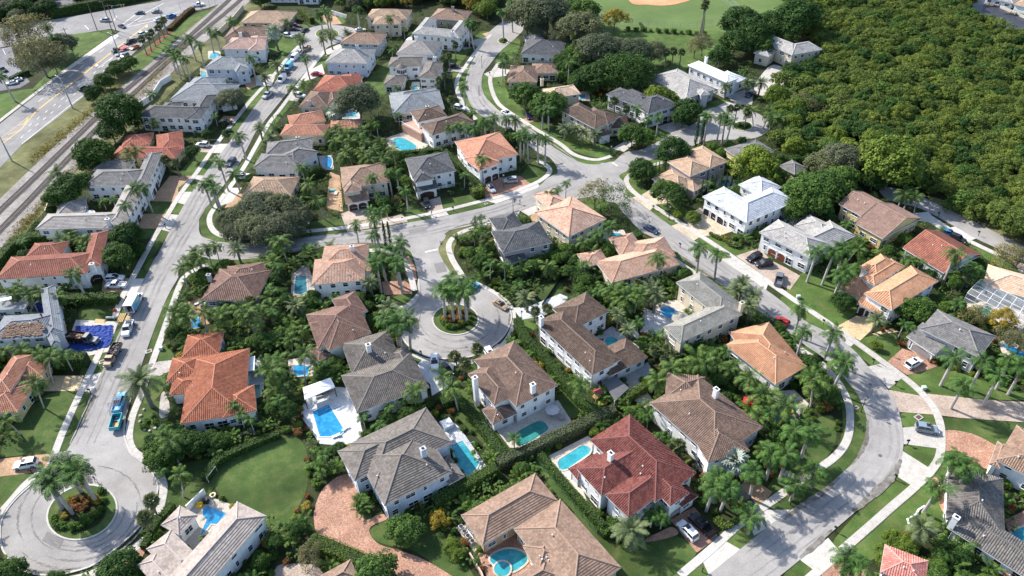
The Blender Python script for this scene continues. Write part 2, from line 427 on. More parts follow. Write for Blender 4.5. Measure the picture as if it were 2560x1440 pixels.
def add_garage(root,P,ang,w,h=2.3,mat=None,arch=True):
 mat=mat or MBROWN
 key=(round(w,1),mat.name)
 if key not in GDMESH:
  m=MB();n=4
  for i in range(n):
   m.box((0,.06,i*h/n+.01),w,.09,h/n-.03)
  pl=[(-w/2,0)];s=MB()
  s.box((-w/2-.13,.05,0),.26,.2,h);s.box((w/2+.13,.05,0),.26,.2,h);s.box((0,.05,h),w+.52,.2,.26)
  if arch:
   pts=[(-w/2+w*i/8,h-.5*(abs(i-4)/4)**2) for i in range(9)]
   for i in range(8):
    a,b=pts[i],pts[i+1]
    s.face([(a[0],.125,a[1]),(b[0],.125,b[1]),(b[0],.125,h),(a[0],.125,h)][::-1])
  GDMESH[key]=(m.mesh('garage_door',mat),s.mesh('door_surround',MFRAME))
 gm,sm=GDMESH[key]
 o=link('garage_door',gm,root);o.location=(P.x,P.y,0.02);o.rotation_euler=(0,0,ang)
 link('door_surround',sm,o);return o
def add_chimney(root,p,z0,z1,mat,sx=1.0,sy=.8,rz=0):
 m=MB();m.box((p[0],p[1],z0),sx,sy,z1-z0,rz);o=m.build('chimney',mat,root)
 c=MB();c.box((p[0],p[1],z1),sx+.2,sy+.2,.16,rz);c.box((p[0],p[1],z1+.16),sx*.55,sy*.55,.14,rz,1)
 c.build('chimney_cap',[mat,MDARK],o);return o
def house(name,label,roof,style,wall,wings,gar=(),chim=(),pitch=22.5,windows=1.0,vents=2,seed=None,short=None,bal=()):
 """wings: (A pixel, B pixel, depth in m or a pixel on the far eave, eave height, kind); A-B is the eave facing us"""
 R=random.Random(name+str(wings[0][0]))
 tn=math.tan(math.radians(pitch));W=[]
 for wg in wings:
  A,B,dp,h=wg[:4];kind=wg[4] if len(wg)>4 else 'hip'
  a,b=G(*A,h),G(*B,h);u=(b-a).normalized();n=Vector((-u.y,u.x,0));L=(b-a).length
  d=dp if isinstance(dp,(int,float)) else (G(*dp,h)-a).dot(n)
  if d<0:a=a+n*d;d=-d
  W.append((a,u,n,L,d,h,kind))
 cx=sum((a+u*L/2+n*d/2).x for a,u,n,L,d,h,k in W)/len(W)
 cy=sum((a+u*L/2+n*d/2).y for a,u,n,L,d,h,k in W)/len(W)
 root=thing(name,label,'house',(cx,cy,0))
 off=Vector((cx,cy,0));near=(off-Vector((0,0,CH))).length<215
 wl,rf,tl,cp,fa=MB(),MB(),MB(),MB(),MB()
 rects=[]
 for a,u,n,L,d,h,kind in W:
  O=a-off;ov=.55 if kind !='flat' else .25
  q=lambda x,y,z:(O.x+u.x*x+n.x*y,O.y+u.y*x+n.y*y,z)
  c4=[q(ov,ov,0),q(L-ov,ov,0),q(L-ov,d-ov,0),q(ov,d-ov,0)]
  if kind !='flat':wl.prism([(p[0],p[1]) for p in c4],-.1,h-.14)
  else:wl.prism([(p[0],p[1]) for p in c4],-.1,h-.2)
  poly=[(a+u*x+n*y) for x,y in ((ov,ov),(L-ov,ov),(L-ov,d-ov),(ov,d-ov))]
  rects.append((poly,u,n,L-2*ov,d-2*ov,h,kind));ALLRECT.append(poly);occ(poly)
  # fascia and soffit
  t0=.22
  for x0,y0,x1,y1 in ((0,0,L,0),(L,0,L,d),(L,d,0,d),(0,d,0,0)):
   fa.face([q(x0,y0,h-t0),q(x1,y1,h-t0),q(x1,y1,h),q(x0,y0,h)])
  fa.face([q(0,0,h-t0),q(0,d,h-t0),q(L,d,h-t0),q(L,0,h-t0)])
  if kind=='flat':
   rf.face([q(0,0,h),q(L,0,h),q(L,d,h),q(0,d,h)])
   for x0,y0,x1,y1 in ((0,0,L,0),(L,0,L,d),(L,d,0,d),(0,d,0,0)):
    pass
   continue
  along=L>=d
  if kind=='gable2':along=False
  if kind=='gable':along=True
  e=(q(0,0,h),q(L,0,h),q(L,d,h),q(0,d,h))
  hip=kind in ('hip','shed')
  run=min(L,d)/2 if hip else (d/2 if along else L/2)
  rz=h+run*tn
  U3=lambda x,y:Vector((O.x+u.x*x+n.x*y,O.y+u.y*x+n.y*y,0))
  if kind=='shed':                  # lean-to: rises from the A-B eave to the back
   tex_plane(tl,U3(0,0),u,n,L,d,h,tn,False,style,near)
   rf.face([q(0,0,h),q(L,0,h),q(L,d,h+d*tn),q(0,d,h+d*tn)])
   wl.face([q(ov,d-ov,0),q(ov,d-ov,h+(d-ov)*tn-.1),q(ov,ov,h-.1)]);wl.face([q(L-ov,d-ov,0),q(L-ov,ov,h-.1),q(L-ov,d-ov,h+(d-ov)*tn-.1)])
   continue
  if hip:
   if along:r0,r1=q(run,run,rz),q(L-run,run,rz)
   else:r0,r1=q(run,run,rz),q(run,d-run,rz)
   if along:
    rf.face([e[0],e[1],r1,r0]);rf.face([e[1],e[2],r1]);rf.face([e[2],e[3],r0,r1]);rf.face([e[3],e[0],r0])
    hips=[(e[0],r0),(e[3],r0),(e[1],r1),(e[2],r1)]
   else:
    rf.face([e[0],e[1],r0]);rf.face([e[1],e[2],r1,r0]);rf.face([e[2],e[3],r1]);rf.face([e[3],e[0],r0,r1])
    hips=[(e[0],r0),(e[1],r0),(e[2],r1),(e[3],r1)]
   if (Vector(r1)-Vector(r0)).length>.3:hips.append((r0,r1))
   for OO,uu,nn,LL in ((U3(0,0),u,n,L),(U3(L,0),n,-u,d),(U3(L,d),-u,-n,L),(U3(0,d),-n,u,d)):
    tex_plane(tl,OO,uu,nn,LL,run,h,tn,True,style,near)
  else:
   if along:
    r0,r1=q(0,d/2,rz),q(L,d/2,rz)
    rf.face([e[0],e[1],r1,r0]);rf.face([e[2],e[3],r0,r1])
    fs=((U3(0,0),u,n,L),(U3(L,d),-u,-n,L))
    wl.face([q(ov,ov,h-.14),q(ov,d-ov,h-.14),q(ov,d/2,rz-.2)][::-1]);wl.face([q(L-ov,ov,h-.14),q(L-ov,d-ov,h-.14),q(L-ov,d/2,rz-.2)])
    hips=[(r0,r1),(e[0],r0),(e[3],r0),(e[1],r1),(e[2],r1)]
   else:
    r0,r1=q(L/2,0,rz),q(L/2,d,rz)
    rf.face([e[1],e[2],r1,r0]);rf.face([e[3],e[0],r0,r1])
    fs=((U3(L,0),n,-u,d),(U3(0,d),-n,u,d))
    wl.face([q(ov,ov,h-.14),q(L-ov,ov,h-.14),q(L/2,ov,rz-.2)]);wl.face([q(ov,d-ov,h-.14),q(L-ov,d-ov,h-.14),q(L/2,d-ov,rz-.2)][::-1])
    hips=[(r0,r1),(e[0],r0),(e[1],r0),(e[2],r1),(e[3],r1)]
   for OO,uu,nn,LL in fs:tex_plane(tl,OO,uu,nn,LL,run,h,tn,False,style,near)
  for p0, p1 in hips:                 # half-round caps along hips and ridge
   p0,p1=Vector(p0),Vector(p1);t=(p1-p0).normalized();s_=Vector((-t.y,t.x,0)).normalized()*.16
   l0,l1,l2=Vector((0,0,.06)),Vector((0,0,.18)),Vector((0,0,.2))
   cp.face([p0-s_+l0,p1-s_+l0,p1-s_*.5+l1,p0-s_*.5+l1][::-1]);cp.face([p0-s_*.5+l1,p1-s_*.5+l1,p1+s_*.5+l1,p0+s_*.5+l1][::-1])
   cp.face([p0+s_*.5+l1,p1+s_*.5+l1,p1+s_+l0,p0+s_+l0][::-1])
   cp.face([p0-s_+l0,p0-s_*.5+l1,p0+s_*.5+l1,p0+s_+l0])
 wl.build('wall',wall,root);fa.build('fascia',MFASCIA,root)
 flatonly=all(k=='flat' for*_,k in W)
 ro=rf.build('roof',MR[roof] if not flatonly else plain('flat_white_roof',(.74,.74,.75),.7),root)
 if tl.f:
  t=tl.build('roof_tiles',MR[roof],ro);t['kind']='stuff'
  cp.build('ridge_caps',MCAP[roof],ro)
 H=dict(root=root,name=name,short=short or label,c=off,rects=rects,L=max(r[3]+r[4] for r in rects))
 HOUSES.append(H)
 inw=lambda p,skip:any(k !=skip and inside(p,rects[k][0]) for k in range(len(rects)))
 walls=[]
 for k,(poly,u,n,L,d,h,kind) in enumerate(rects):
  for i in range(4):
   p,q_=poly[i],poly[(i+1)%4];t=(q_-p);Ln=t.length;t.normalize();out=Vector((t.y,-t.x,0))
   walls.append((k,p,t,out,Ln,h))
 used=[]
 for gp in gar:                           # garage doors: pixel of the sill, width, colour
  P=G(gp[0],gp[1],0);best=None
  for k,p,t,out,Ln,h in walls:
   s=(P-p).dot(t);s=min(max(s,gp[2]/2+.3),Ln-gp[2]/2-.3);qn=p+t*s;qn.z=0
   v=(Vector((0,0,0))-qn)
   if out.dot(v.normalized())<.05 or inw(qn+out*.3,k):continue
   dd=(qn-P).length
   if best is None or dd<best[0]:best=(dd,qn,out)
  if best:
   _,qn,out=best;ang=math.atan2(out.y,out.x)-math.pi/2
   add_garage(root,qn-off,ang,gp[2],mat=gp[3] if len(gp)>3 else None);used.append((qn,gp[2]/2+.5))
 for k,p,t,out,Ln,h in walls:
  mid=p+t*Ln/2
  if out.dot((-mid).normalized())<.02:continue
  cnt=int(Ln/3.0)
  if cnt<1 or windows<=0:continue
  for row,z in enumerate((.95,3.75) if h>4.9 else (1.0,)):
   ww=R.choice((1.0,1.25,1.7));hh=R.choice((1.15,1.4)) if row else R.choice((1.3,1.6))
   for c in range(cnt):
    if R.random()>.85*windows:continue
    s=Ln*(c+.5)/cnt+R.uniform(-.35,.35);P=p+t*s
    if inw(P+out*.25,k) or any((P-g).length<r+ww*.6 and row==0 for g,r in used):continue
    if inw(P+out*1.6,k):continue
    if row and z+hh>h-.35:hh=1.15
    w2=ww if R.random()<.7 else R.choice((.7,2.0))
    w2=min(w2,Ln/cnt-.5)
    if w2<.5:continue
    z2=z
    if row==0 and R.random()<.18 and h>3:z2,h2,w2=.12,2.1,min(2.0,Ln/cnt-.4)
    else:h2=hh
    add_window(root,P-off,math.atan2(out.y,out.x)-math.pi/2,z2,round(w2,2),h2)
 if near:                                 # downpipes at the corners
  for poly,u,n,L,d,h,kind in rects:
   if kind=='flat' or h<3.2:continue
   for c in poly[:2]:
    if inw(c+(c-off).normalized()*.3,-1):continue
    q_=c-off-n*.06;dp=MB();dp.tube([(q_.x,q_.y,0),(q_.x,q_.y,h-.2)],[.055,.055],5);dp.build('downpipe',MFASCIA if R.random()<.6 else MDARK,root)
 for ch in chim:                          # chimney: pixel of its top, top height, base height
  z1=ch[2];P=G(ch[0],ch[1],z1)-off
  add_chimney(root,P,ch[3] if len(ch)>3 else z1-2.6,z1,wall,rz=math.atan2(rects[0][1].y,rects[0][1].x))
 for _ in range(vents):                   # small roof vents
  a,u,n,L,d,h,kind=W[R.randrange(len(W))]
  if kind in ('flat','shed'):continue
  x,y=R.uniform(.25,.75)*L,R.uniform(.15,.4)*d
  b=min(x,L-x,y,d-y) if kind=='hip' else (min(y,d-y) if (kind=='gable') else min(x,L-x))
  P=a+u*x+n*y-off
  v=MB();v.tube([(P.x,P.y,h+b*tn),(P.x,P.y,h+b*tn+.45)],[.09,.09],6);v.tube([(P.x,P.y,h+b*tn+.4),(P.x,P.y,h+b*tn+.52)],[.17,.12],6)
  v.build('roof_vent',MFASCIA,root)
 for bp in bal:pass
 return H
# ---------------------------------------------------------------- ground, lawns, roads
m=MB();m.prism([(-1800,-400),(1800,-400),(1800,2600),(-1800,2600)],-1,0)
structure(m.build('ground',MG['soil']),'dark planted soil under the whole neighbourhood')
LZ=[0]
def lawn(pts,mat='grass',label='mown green lawn',name='lawn',smooth=True,keep=True,z=None):
 LZ[0]=(LZ[0]+1)%12
 return sheet(name,pts,(.012+.004*LZ[0]) if z is None else z,MG[mat],label,.05,smooth,keep)
ROADS=[]
def road(*a,**k):
 n=len(OCC);o=sheet(*a,**k);ROADS.extend(OCC[n:]);return o
# big fields
sheet('lawn',[(-500,1445),(2480,1445),(2570,1300),(2570,700),(2700,690),(3300,1100),(3300,1900),(-500,1900)],.008,MG['grass'],'grass running on past the neighbourhood edge',.05,False,False)
lawn([(1430,-30),(1960,-60),(2010,20),(1940,62),(1860,90),(1800,150),(1760,175),(1660,150),(1560,110),(1470,80)],'field','mown sports field behind the far trees','sports_field')
lawn([(1560,-60),(1740,-60),(1735,-8),(1700,8),(1660,14),(1620,12),(1575,4)],'clay','orange clay infield of the ball field','infield',z=.08)
lawn([(1500,78),(1800,78),(1790,108),(1700,165),(1530,120)],'lush','mown grass strip below the ball field')
# railway corridor
lawn([(-60,690),(-60,470),(60,330),(200,235),(320,150),(420,85),(540,15),(640,-40),(700,-40),(640,40),(560,120),(470,190),(400,260),(320,330),(200,440),(110,530),(30,620)],'dry','dry rough grass beside the railway','rail_verge',keep=True)
lawn([(330,150),(420,90),(470,45),(520,25),(524,34),(470,70),(420,120),(350,175),(325,165)],'lush','bright grass strip with palms by the main road',z=.07)
sheet('ballast_bed',[(-60,690),(-60,560),(0,498),(70,430),(160,345),(300,222),(400,138),(500,52),(560,0),(610,-40),(665,-40),(605,22),(515,104),(412,198),(300,306),(232,382),(138,478),(55,566),(10,612)],.10,MG['ballast'],'grey stone ballast under the railway',keep=True)
# north-west road system
sheet('main_road',[(-80,390),(0,310),(150,191),(296,82),(300,79),(278,72),(240,78),(168,88),(60,108),(0,119),(-80,130),(-80,80),(0,66),(130,50),(200,38),(300,20),(400,3),(440,-20),(620,-40),(560,6),(520,20),(470,30),(412,70),(362,107),(315,152),(272,185),(220,233),(150,290),(57,360),(0,420),(-80,500)],.07,MG['asphalt_main'],'wide pale main road with turn lanes',smooth=False)
lawn([(170,90),(240,80),(276,76),(272,92),(190,152),(140,190),(70,240),(88,215),(150,150)],'lush','bright grass corner of the main road junction')
lawn([(-40,255),(40,228),(88,228),(0,300),(-60,340)],'lush','grass verge left of the main road')
sheet('sidewalk',[(296,84),(276,92),(150,182),(0,298),(-60,350),(-60,358),(0,306),(150,190),(296,92)],.09,MG['concrete'],'narrow pavement along the main road',smooth=False)
sheet('car_park',[(-60,128),(30,118),(40,160),(75,205),(50,220),(0,228),(-60,240)],.065,MG['parking'],'dark car park at the left edge',smooth=False)
sheet('car_park',[(120,0),(185,-12),(190,12),(130,22)],.065,MG['parking'],'dark car park behind the top hedge',smooth=False)
# left street with both culs-de-sac, cross street, curved street, right bend: one network of sheets
A=MG['asphalt']
road('road',[(192,1085),(222,1020),(250,955),(282,885),(312,818),(336,760),(355,715),(390,647),(425,577),(462,510),(507,442),(570,360),(640,263),(684,211),(722,155),(745,121),(762,90),(770,72),(820,62),(880,70),(893,82),(872,98),(850,107),(820,118),(800,141),(770,174),(720,231),(675,286),(640,330),(600,407),(557,467),(522,512),(500,540),(497,575),(480,622),(448,690),(420,740),(395,800),(372,862),(350,925),(330,985),(314,1045),(310,1085),(318,1112),(250,1160),(180,1130)],.105,A,'grey asphalt left street with parked vehicles')
road('road',[(310,1050),(311,1083),(317,1110),(335,1138),(365,1165),(388,1195),(394,1225),(380,1262),(352,1312),(312,1352),(262,1392),(215,1420),(130,1438),(60,1425),(15,1385),(2,1340),(8,1295),(40,1250),(90,1205),(130,1165),(165,1130),(192,1086),(230,1040)],.109,A,'grey asphalt turning circle at the bottom left')
road('road',[(494,545),(500,585),(522,598),(560,606),(640,607),(762,595),(865,582),(952,570),(1022,557),(1122,539),(1242,510),(1317,480),(1347,468),(1380,440),(1470,420),(1560,460),(1545,505),(1500,498),(1460,486),(1400,489),(1345,513),(1280,531),(1222,553),(1185,557),(1135,570),(1110,586),(1060,612),(1000,618),(960,610),(915,608),(830,616),(760,623),(640,646),(560,650),(500,640),(470,600)],.113,A,'grey asphalt cross street')
road('road',[(915,606),(975,609),(1015,622),(1030,637),(1040,667),(1045,692),(1050,730),(1120,760),(1180,720),(1149,690),(1137,692),(1120,672),(1102,642),(1097,620),(1110,584),(1010,575)],.117,A,'grey asphalt side street down to the roundabout')
road('road',[(1045,730),(1040,755),(1012,780),(998,812),(1008,848),(1040,878),(1095,896),(1170,893),(1218,873),(1258,842),(1277,802),(1270,768),(1238,738),(1190,712),(1140,690),(1080,700)],.121,A,'grey asphalt roundabout with tyre marks')
road('road',[(1222,82),(1200,117),(1175,167),(1165,197),(1164,225),(1172,250),(1187,277),(1215,297),(1258,318),(1310,355),(1350,385),(1372,393),(1387,410),(1394,427),(1385,446),(1347,470),(1420,500),(1560,470),(1548,440),(1582,420),(1532,405),(1505,411),(1470,411),(1440,402),(1410,385),(1372,360),(1330,325),(1285,295),(1252,280),(1235,265),(1212,240),(1204,212),(1207,185),(1222,165),(1250,130),(1290,95),(1310,70),(1296,50),(1262,52)],.125,A,'grey asphalt curved upper street')
road('road',[(1500,411),(1533,405),(1562,382),(1605,374),(1650,352),(1685,332),(1742,306),(1752,282),(1790,268),(1850,272),(1905,290),(1925,320),(1890,345),(1820,350),(1775,352),(1730,366),(1690,384),(1640,396),(1600,412),(1560,428),(1530,440)],.129,A,'grey asphalt upper right street')
road('road',[(1535,445),(1540,468),(1555,483),(1590,505),(1625,527),(1677,565),(1735,602),(1800,648),(1860,688),(1920,729),(1955,755),(2012,802),(2060,827),(2105,852),(2140,882),(2170,917),(2217,972),(2240,1010),(2252,1050),(2258,1090),(2256,1130),(2240,1180),(2190,1236),(2135,1283),(2080,1330),(2000,1400),(1900,1480),(1700,1640),(1500,1640),(1660,1530),(1772,1437),(1850,1374),(1920,1317),(1970,1280),(2050,1230),(2095,1192),(2135,1155),(2158,1120),(2168,1075),(2165,1040),(2150,1000),(2135,970),(2105,930),(2060,895),(2010,862),(1965,828),(1920,795),(1850,745),(1782,698),(1710,643),(1640,598),(1605,580),(1560,535),(1530,500),(1480,480)],.133,A,'grey asphalt right street bending to the bottom')
road('road',[(2200,470),(2270,478),(2330,505),(2470,572),(2560,616),(2640,655),(2640,690),(2560,652),(2440,597),(2387,567),(2302,522),(2220,500)],.105,A,'grey asphalt lane along the mangroves')
# lawns (verge and front gardens), drawn wide; paving lies above them
for pts,mt,lb in [
 ([(133,1150),(178,1130),(252,955),(312,820),(260,860),(200,985),(140,1110)],'grass','kerb lawn of the lower left street'),
 ([(0,1150),(20,1080),(100,1000),(150,978),(215,960),(180,1030),(130,1130),(60,1138),(0,1145)],'grass','front lawn of the orange-roofed house at the left edge'),
 ([(0,1190),(100,1185),(110,1180),(60,1240),(20,1280),(-20,1290)],'grass','lawn left of the bottom turning circle'),
 ([(200,940),(222,888),(262,915),(230,930)],'grass','small kerb lawn'),
 ([(335,700),(352,660),(390,647),(365,690)],'lush','kerb lawn'),
 ([(340,690),(425,578),(405,575),(360,640),(305,700),(305,660),(350,640)],'grass','front lawn'),
 ([(385,590),(400,570),(340,568),(335,600)],'grass','front lawn'),
 ([(362,508),(438,505),(420,534),(370,532)],'lush','front lawn between two brick drives'),
 ([(430,532),(440,508),(463,512),(450,533)],'lush','kerb lawn between two drives'),
 ([(440,470),(455,455),(475,452),(465,478)],'lush','round lawn in the brick forecourt'),
 ([(466,480),(480,455),(500,455),(490,478)],'lush','kerb lawn by the brick forecourt'),
 ([(450,435),(500,380),(535,380),(488,438)],'lush','front lawn'),
 ([(495,436),(545,382),(560,380),(512,440)],'lush','kerb lawn'),
 ([(575,330),(600,295),(640,245),(655,250),(610,310),(585,350)],'grass','front lawn on the upper left street'),
 ([(605,250),(640,205),(680,160),(740,95),(755,105),(700,185),(640,262)],'lush','front lawns on the far left street'),
 ([(640,60),(690,55),(740,60),(770,65),(760,85),(700,130),(660,130)],'lush','lawn by the far cul-de-sac'),
 ([(770,50),(850,42),(860,58),(820,64),(780,66)],'lush','lawn above the far cul-de-sac'),
 ([(800,142),(860,110),(870,105),(840,140),(790,190),(730,260),(690,310),(640,385),(618,395),(660,325),(720,240)],'lush','lawns right of the left street'),
 ([(600,410),(640,385),(650,400),(605,440),(560,500),(540,510)],'grass','lawn right of the left street'),
 ([(500,540),(522,510),(560,480),(575,500),(545,530),(545,575),(580,590),(640,588),(700,580),(760,560),(870,540),(862,582),(762,600),(640,610),(560,608),(510,595)],'grass','corner lawn round the grey oak'),
 ([(940,575),(1010,520),(1030,500),(1070,535),(1100,500),(1160,490),(1200,480),(1190,500),(1240,505),(1120,542),(1010,562)],'grass','front lawns along the cross street'),
 ([(1270,500),(1250,480),(1300,440),(1340,400),(1390,410),(1396,430),(1375,455),(1320,482)],'grass','lawn inside the street bend'),
 ([(900,600),(1000,612),(1030,640),(1045,692),(1010,690),(985,660),(920,640)],'grass','verge left of the side street'),
 ([(1110,584),(1135,568),(1222,552),(1240,560),(1180,590),(1140,610),(1138,650),(1170,700),(1150,705),(1120,675),(1100,640),(1096,618)],'dry','curved verge at the side street corner'),
 ([(1340,515),(1400,488),(1470,484),(1530,500),(1480,530),(1400,520)],'lush','curved lawn at the junction'),
 ([(1535,445),(1582,418),(1640,396),(1690,382),(1680,400),(1620,440),(1610,470),(1640,490),(1620,505),(1600,508),(1555,484)],'lush','corner lawn by the mauve house'),
 ([(1625,525),(1640,515),(1700,560),(1690,570)],'lush','kerb lawn'),
 ([(1640,505),(1680,500),(1760,560),(1720,565)],'lush','front lawn of the mauve house'),
 ([(1395,590),(1740,602),(1780,585),(1850,610),(1900,625),(1900,650),(1880,660)],'lush','front lawn of the silver-roofed mansion'),
 ([(1740,600),(1770,590),(1820,605),(1880,620),(1930,640),(1910,660),(1850,680),(1800,645)],'lush','front lawn with flower beds'),
 ([(1575,560),(1610,590),(1640,600),(1615,615),(1590,605)],'grass','kerb lawn'),
 ([(1665,628),(1690,622),(1712,645),(1700,655)],'lush','kerb lawn'),
 ([(1730,670),(1790,690),(1850,745),(1920,795),(1900,800),(1840,770),(1760,700)],'lush','verge left of the right street'),
 ([(1980,700),(2040,680),(2140,760),(2120,800),(2080,825),(2000,775),(1960,740)],'lush','front lawn under the tall royal palms'),
 ([(1855,680),(1915,715),(1900,720)],'lush','kerb lawn'),
 ([(1955,755),(1970,745),(2080,815),(2070,828),(2020,805)],'lush','kerb lawn'),
 ([(2145,850),(2230,835),(2250,880),(2215,905),(2170,870)],'lush','front lawn with round bush'),
 ([(2125,868),(2140,860),(2205,912),(2190,922)],'lush','kerb lawn with mailbox'),
 ([(2225,960),(2255,945),(2300,990),(2230,975)],'lush','kerb lawn'),
 ([(2270,940),(2340,915),(2450,950),(2560,980),(2640,1000),(2560,1000),(2460,1000),(2320,985)],'lush','front lawn of the broad grey roof'),
 ([(2255,1033),(2330,1037),(2338,1060),(2262,1068)],'lush','kerb lawn with a drain'),
 ([(2350,1045),(2560,1058),(2640,1065),(2600,1120),(2500,1118),(2440,1090),(2370,1075)],'grass','lawn right of the bend'),
 ([(2256,1125),(2280,1112),(2345,1122),(2335,1170),(2290,1150)],'lush','kerb lawn'),
 ([(2360,1128),(2400,1132),(2460,1180),(2440,1220),(2380,1215),(2330,1190)],'lush','lawn under two royal palms'),
 ([(2100,1330),(2240,1190),(2278,1212),(2160,1330),(2090,1370)],'lush','long kerb lawn'),
 ([(2150,1355),(2290,1225),(2400,1230),(2360,1310),(2280,1330),(2230,1360),(2180,1400),(2110,1400)],'lush','wide front lawn at the lower right'),
 ([(1960,1440),(2005,1400),(2040,1420),(2000,1470)],'lush','kerb lawn at the bottom edge'),
 ([(2165,1090),(2172,1045),(2150,990),(2100,925),(2010,862),(1990,870),(2060,930),(2100,1000),(2105,1080),(2080,1135),(2010,1180),(1920,1240),(1920,1318),(2050,1232),(2140,1155)],'grass','verge inside the right bend'),
 ([(1920,1235),(2000,1185),(2060,1150),(2090,1100),(2080,1040),(2020,1060),(1990,1130),(1930,1200)],'grass','shaded lawn inside the right bend'),
 ([(1790,1372),(1900,1290),(1920,1320),(1850,1375),(1810,1375)],'lush','kerb lawn by the black pickup'),
 ([(1500,1440),(1540,1370),(1600,1340),(1690,1340),(1740,1385),(1660,1450),(1560,1480)],'grass','front lawn of the deep red roof'),
 ([(1680,1440),(1760,1400),(1775,1430),(1720,1480),(1660,1470)],'lush','kerb lawn with mailbox'),
 ([(1340,1160),(1390,1140),(1520,1330),(1540,1420),(1500,1400),(1440,1300)],'grass','narrow side lawn'),
 ([(920,1335),(960,1300),(1000,1290),(1070,1290),(1110,1340),(1160,1400),(1200,1480),(1120,1440),(1040,1380),(960,1360)],'grass','curving front lawn by the brick drive'),
 ([(880,1240),(910,1230),(930,1290),(905,1300),(885,1280)],'grass','small lawn island'),
 ([(530,1180),(600,1120),(700,1090),(760,1110),(770,1200),(745,1270),(700,1330),(640,1290),(560,1250)],'grass','large shaded backyard lawn'),
 ([(405,1175),(450,1160),(530,1150),(540,1200),(500,1270),(440,1290),(410,1240)],'grass','side lawn by the turning circle'),
 ([(335,1050),(352,1010),(380,1000),(420,1020),(410,1080),(370,1110),(345,1120),(332,1100)],'grass','front lawn of the sprawling orange roof'),
 ([(355,985),(395,905),(415,930),(405,980),(370,1010)],'lush','front lawn with date palm'),
 ([(372,870),(420,740),(440,735),(400,860),(385,900)],'grass','long kerb lawn'),
 ([(395,905),(410,860),(435,890),(420,905)],'grass','front lawn'),
 ([(448,695),(470,660),(540,640),(560,655),(480,690),(440,740)],'grass','verge at the inner corner'),
 ([(585,650),(640,645),(660,652),(600,668)],'lush','verge with date palm'),
 ([(205,760),(240,755),(290,760),(300,790),(280,815),(200,805)],'grass','work-site front lawn'),
 ([(295,770),(315,760),(322,772),(300,810),(285,812)],'grass','kerb lawn by the box truck'),
 ([(1165,195),(1160,172),(1190,130),(1180,120),(1150,160),(1130,165),(1120,140),(1160,120),(1200,80),(1225,85),(1200,120)],'lush','lawns left of the upper curved street'),
 ([(1165,230),(1172,252),(1210,295),(1190,300),(1150,260),(1130,190),(1150,180),(1162,200)],'lush','lawn left of the upper curve'),
 ([(1204,195),(1225,180),(1230,215),(1260,265),(1340,320),(1400,360),(1470,395),(1540,398),(1530,408),(1450,408),(1370,362),(1250,282),(1212,245)],'lush','verge right of the upper curve'),
 ([(1230,190),(1260,190),(1270,230),(1330,290),(1400,320),(1500,360),(1540,380),(1500,395),(1420,370),(1330,310),(1250,260)],'lush','front lawns along the upper curve'),
 ([(1240,165),(1290,140),(1300,100),(1280,100),(1250,130)],'lush','lawn by the upper curve'),
 ([(1600,350),(1660,320),(1690,335),(1620,360)],'lush','front lawn of the modern white house'),
 ([(1610,370),(1700,330),(1692,345),(1620,378)],'lush','kerb lawn'),
 ([(1740,265),(1800,250),(1840,262),(1790,275),(1760,285)],'lush','lawn by the upper right cul-de-sac'),
 ([(2015,445),(2035,430),(2080,445),(2062,465)],'lush','lawn behind the outbuilding'),
 ([(2300,548),(2340,555),(2400,600),(2500,645),(2560,690),(2540,700),(2480,690),(2480,660),(2380,590)],'lush','lawns along the mangrove lane'),
 ([(2330,503),(2350,498),(2560,590),(2640,625),(2640,655),(2560,616),(2470,572)],'dry','rough verge below the mangroves'),
 ([(1560,190),(1690,110),(1760,110),(1740,150),(1690,190),(1620,215)],'lush','grass behind the oaks'),
 ([(1180,900),(1215,880),(1235,880),(1225,910),(1200,930),(1175,960),(1170,930)],'lush','lawn between two driveways'),
 ([(1100,990),(1150,970),(1240,1060),(1300,1130),(1260,1160),(1180,1080)],'grass','side lawn by the hedge'),
 ([(1390,990),(1445,985),(1460,1030),(1420,1045)],'grass','dark lawn behind the hedge'),
 ([(990,740),(1030,735),(1015,762),(985,768),(960,760)],'lush','small lawn left of the roundabout'),
 ([(1015,870),(1035,880),(1060,892),(1040,910),(1010,900)],'lush','small lawn below the roundabout'),
 ([(1298,790),(1330,780),(1345,800),(1330,830),(1305,825)],'lush','small lawn with palm'),
 ([(1340,720),(1400,705),(1405,735),(1360,752)],'grass','artificial dark turf square'),
 ([(900,230),(960,160),(1010,160),(960,240)],'grass','shady backyard'),
]:
 lawn(pts,mt,lb)
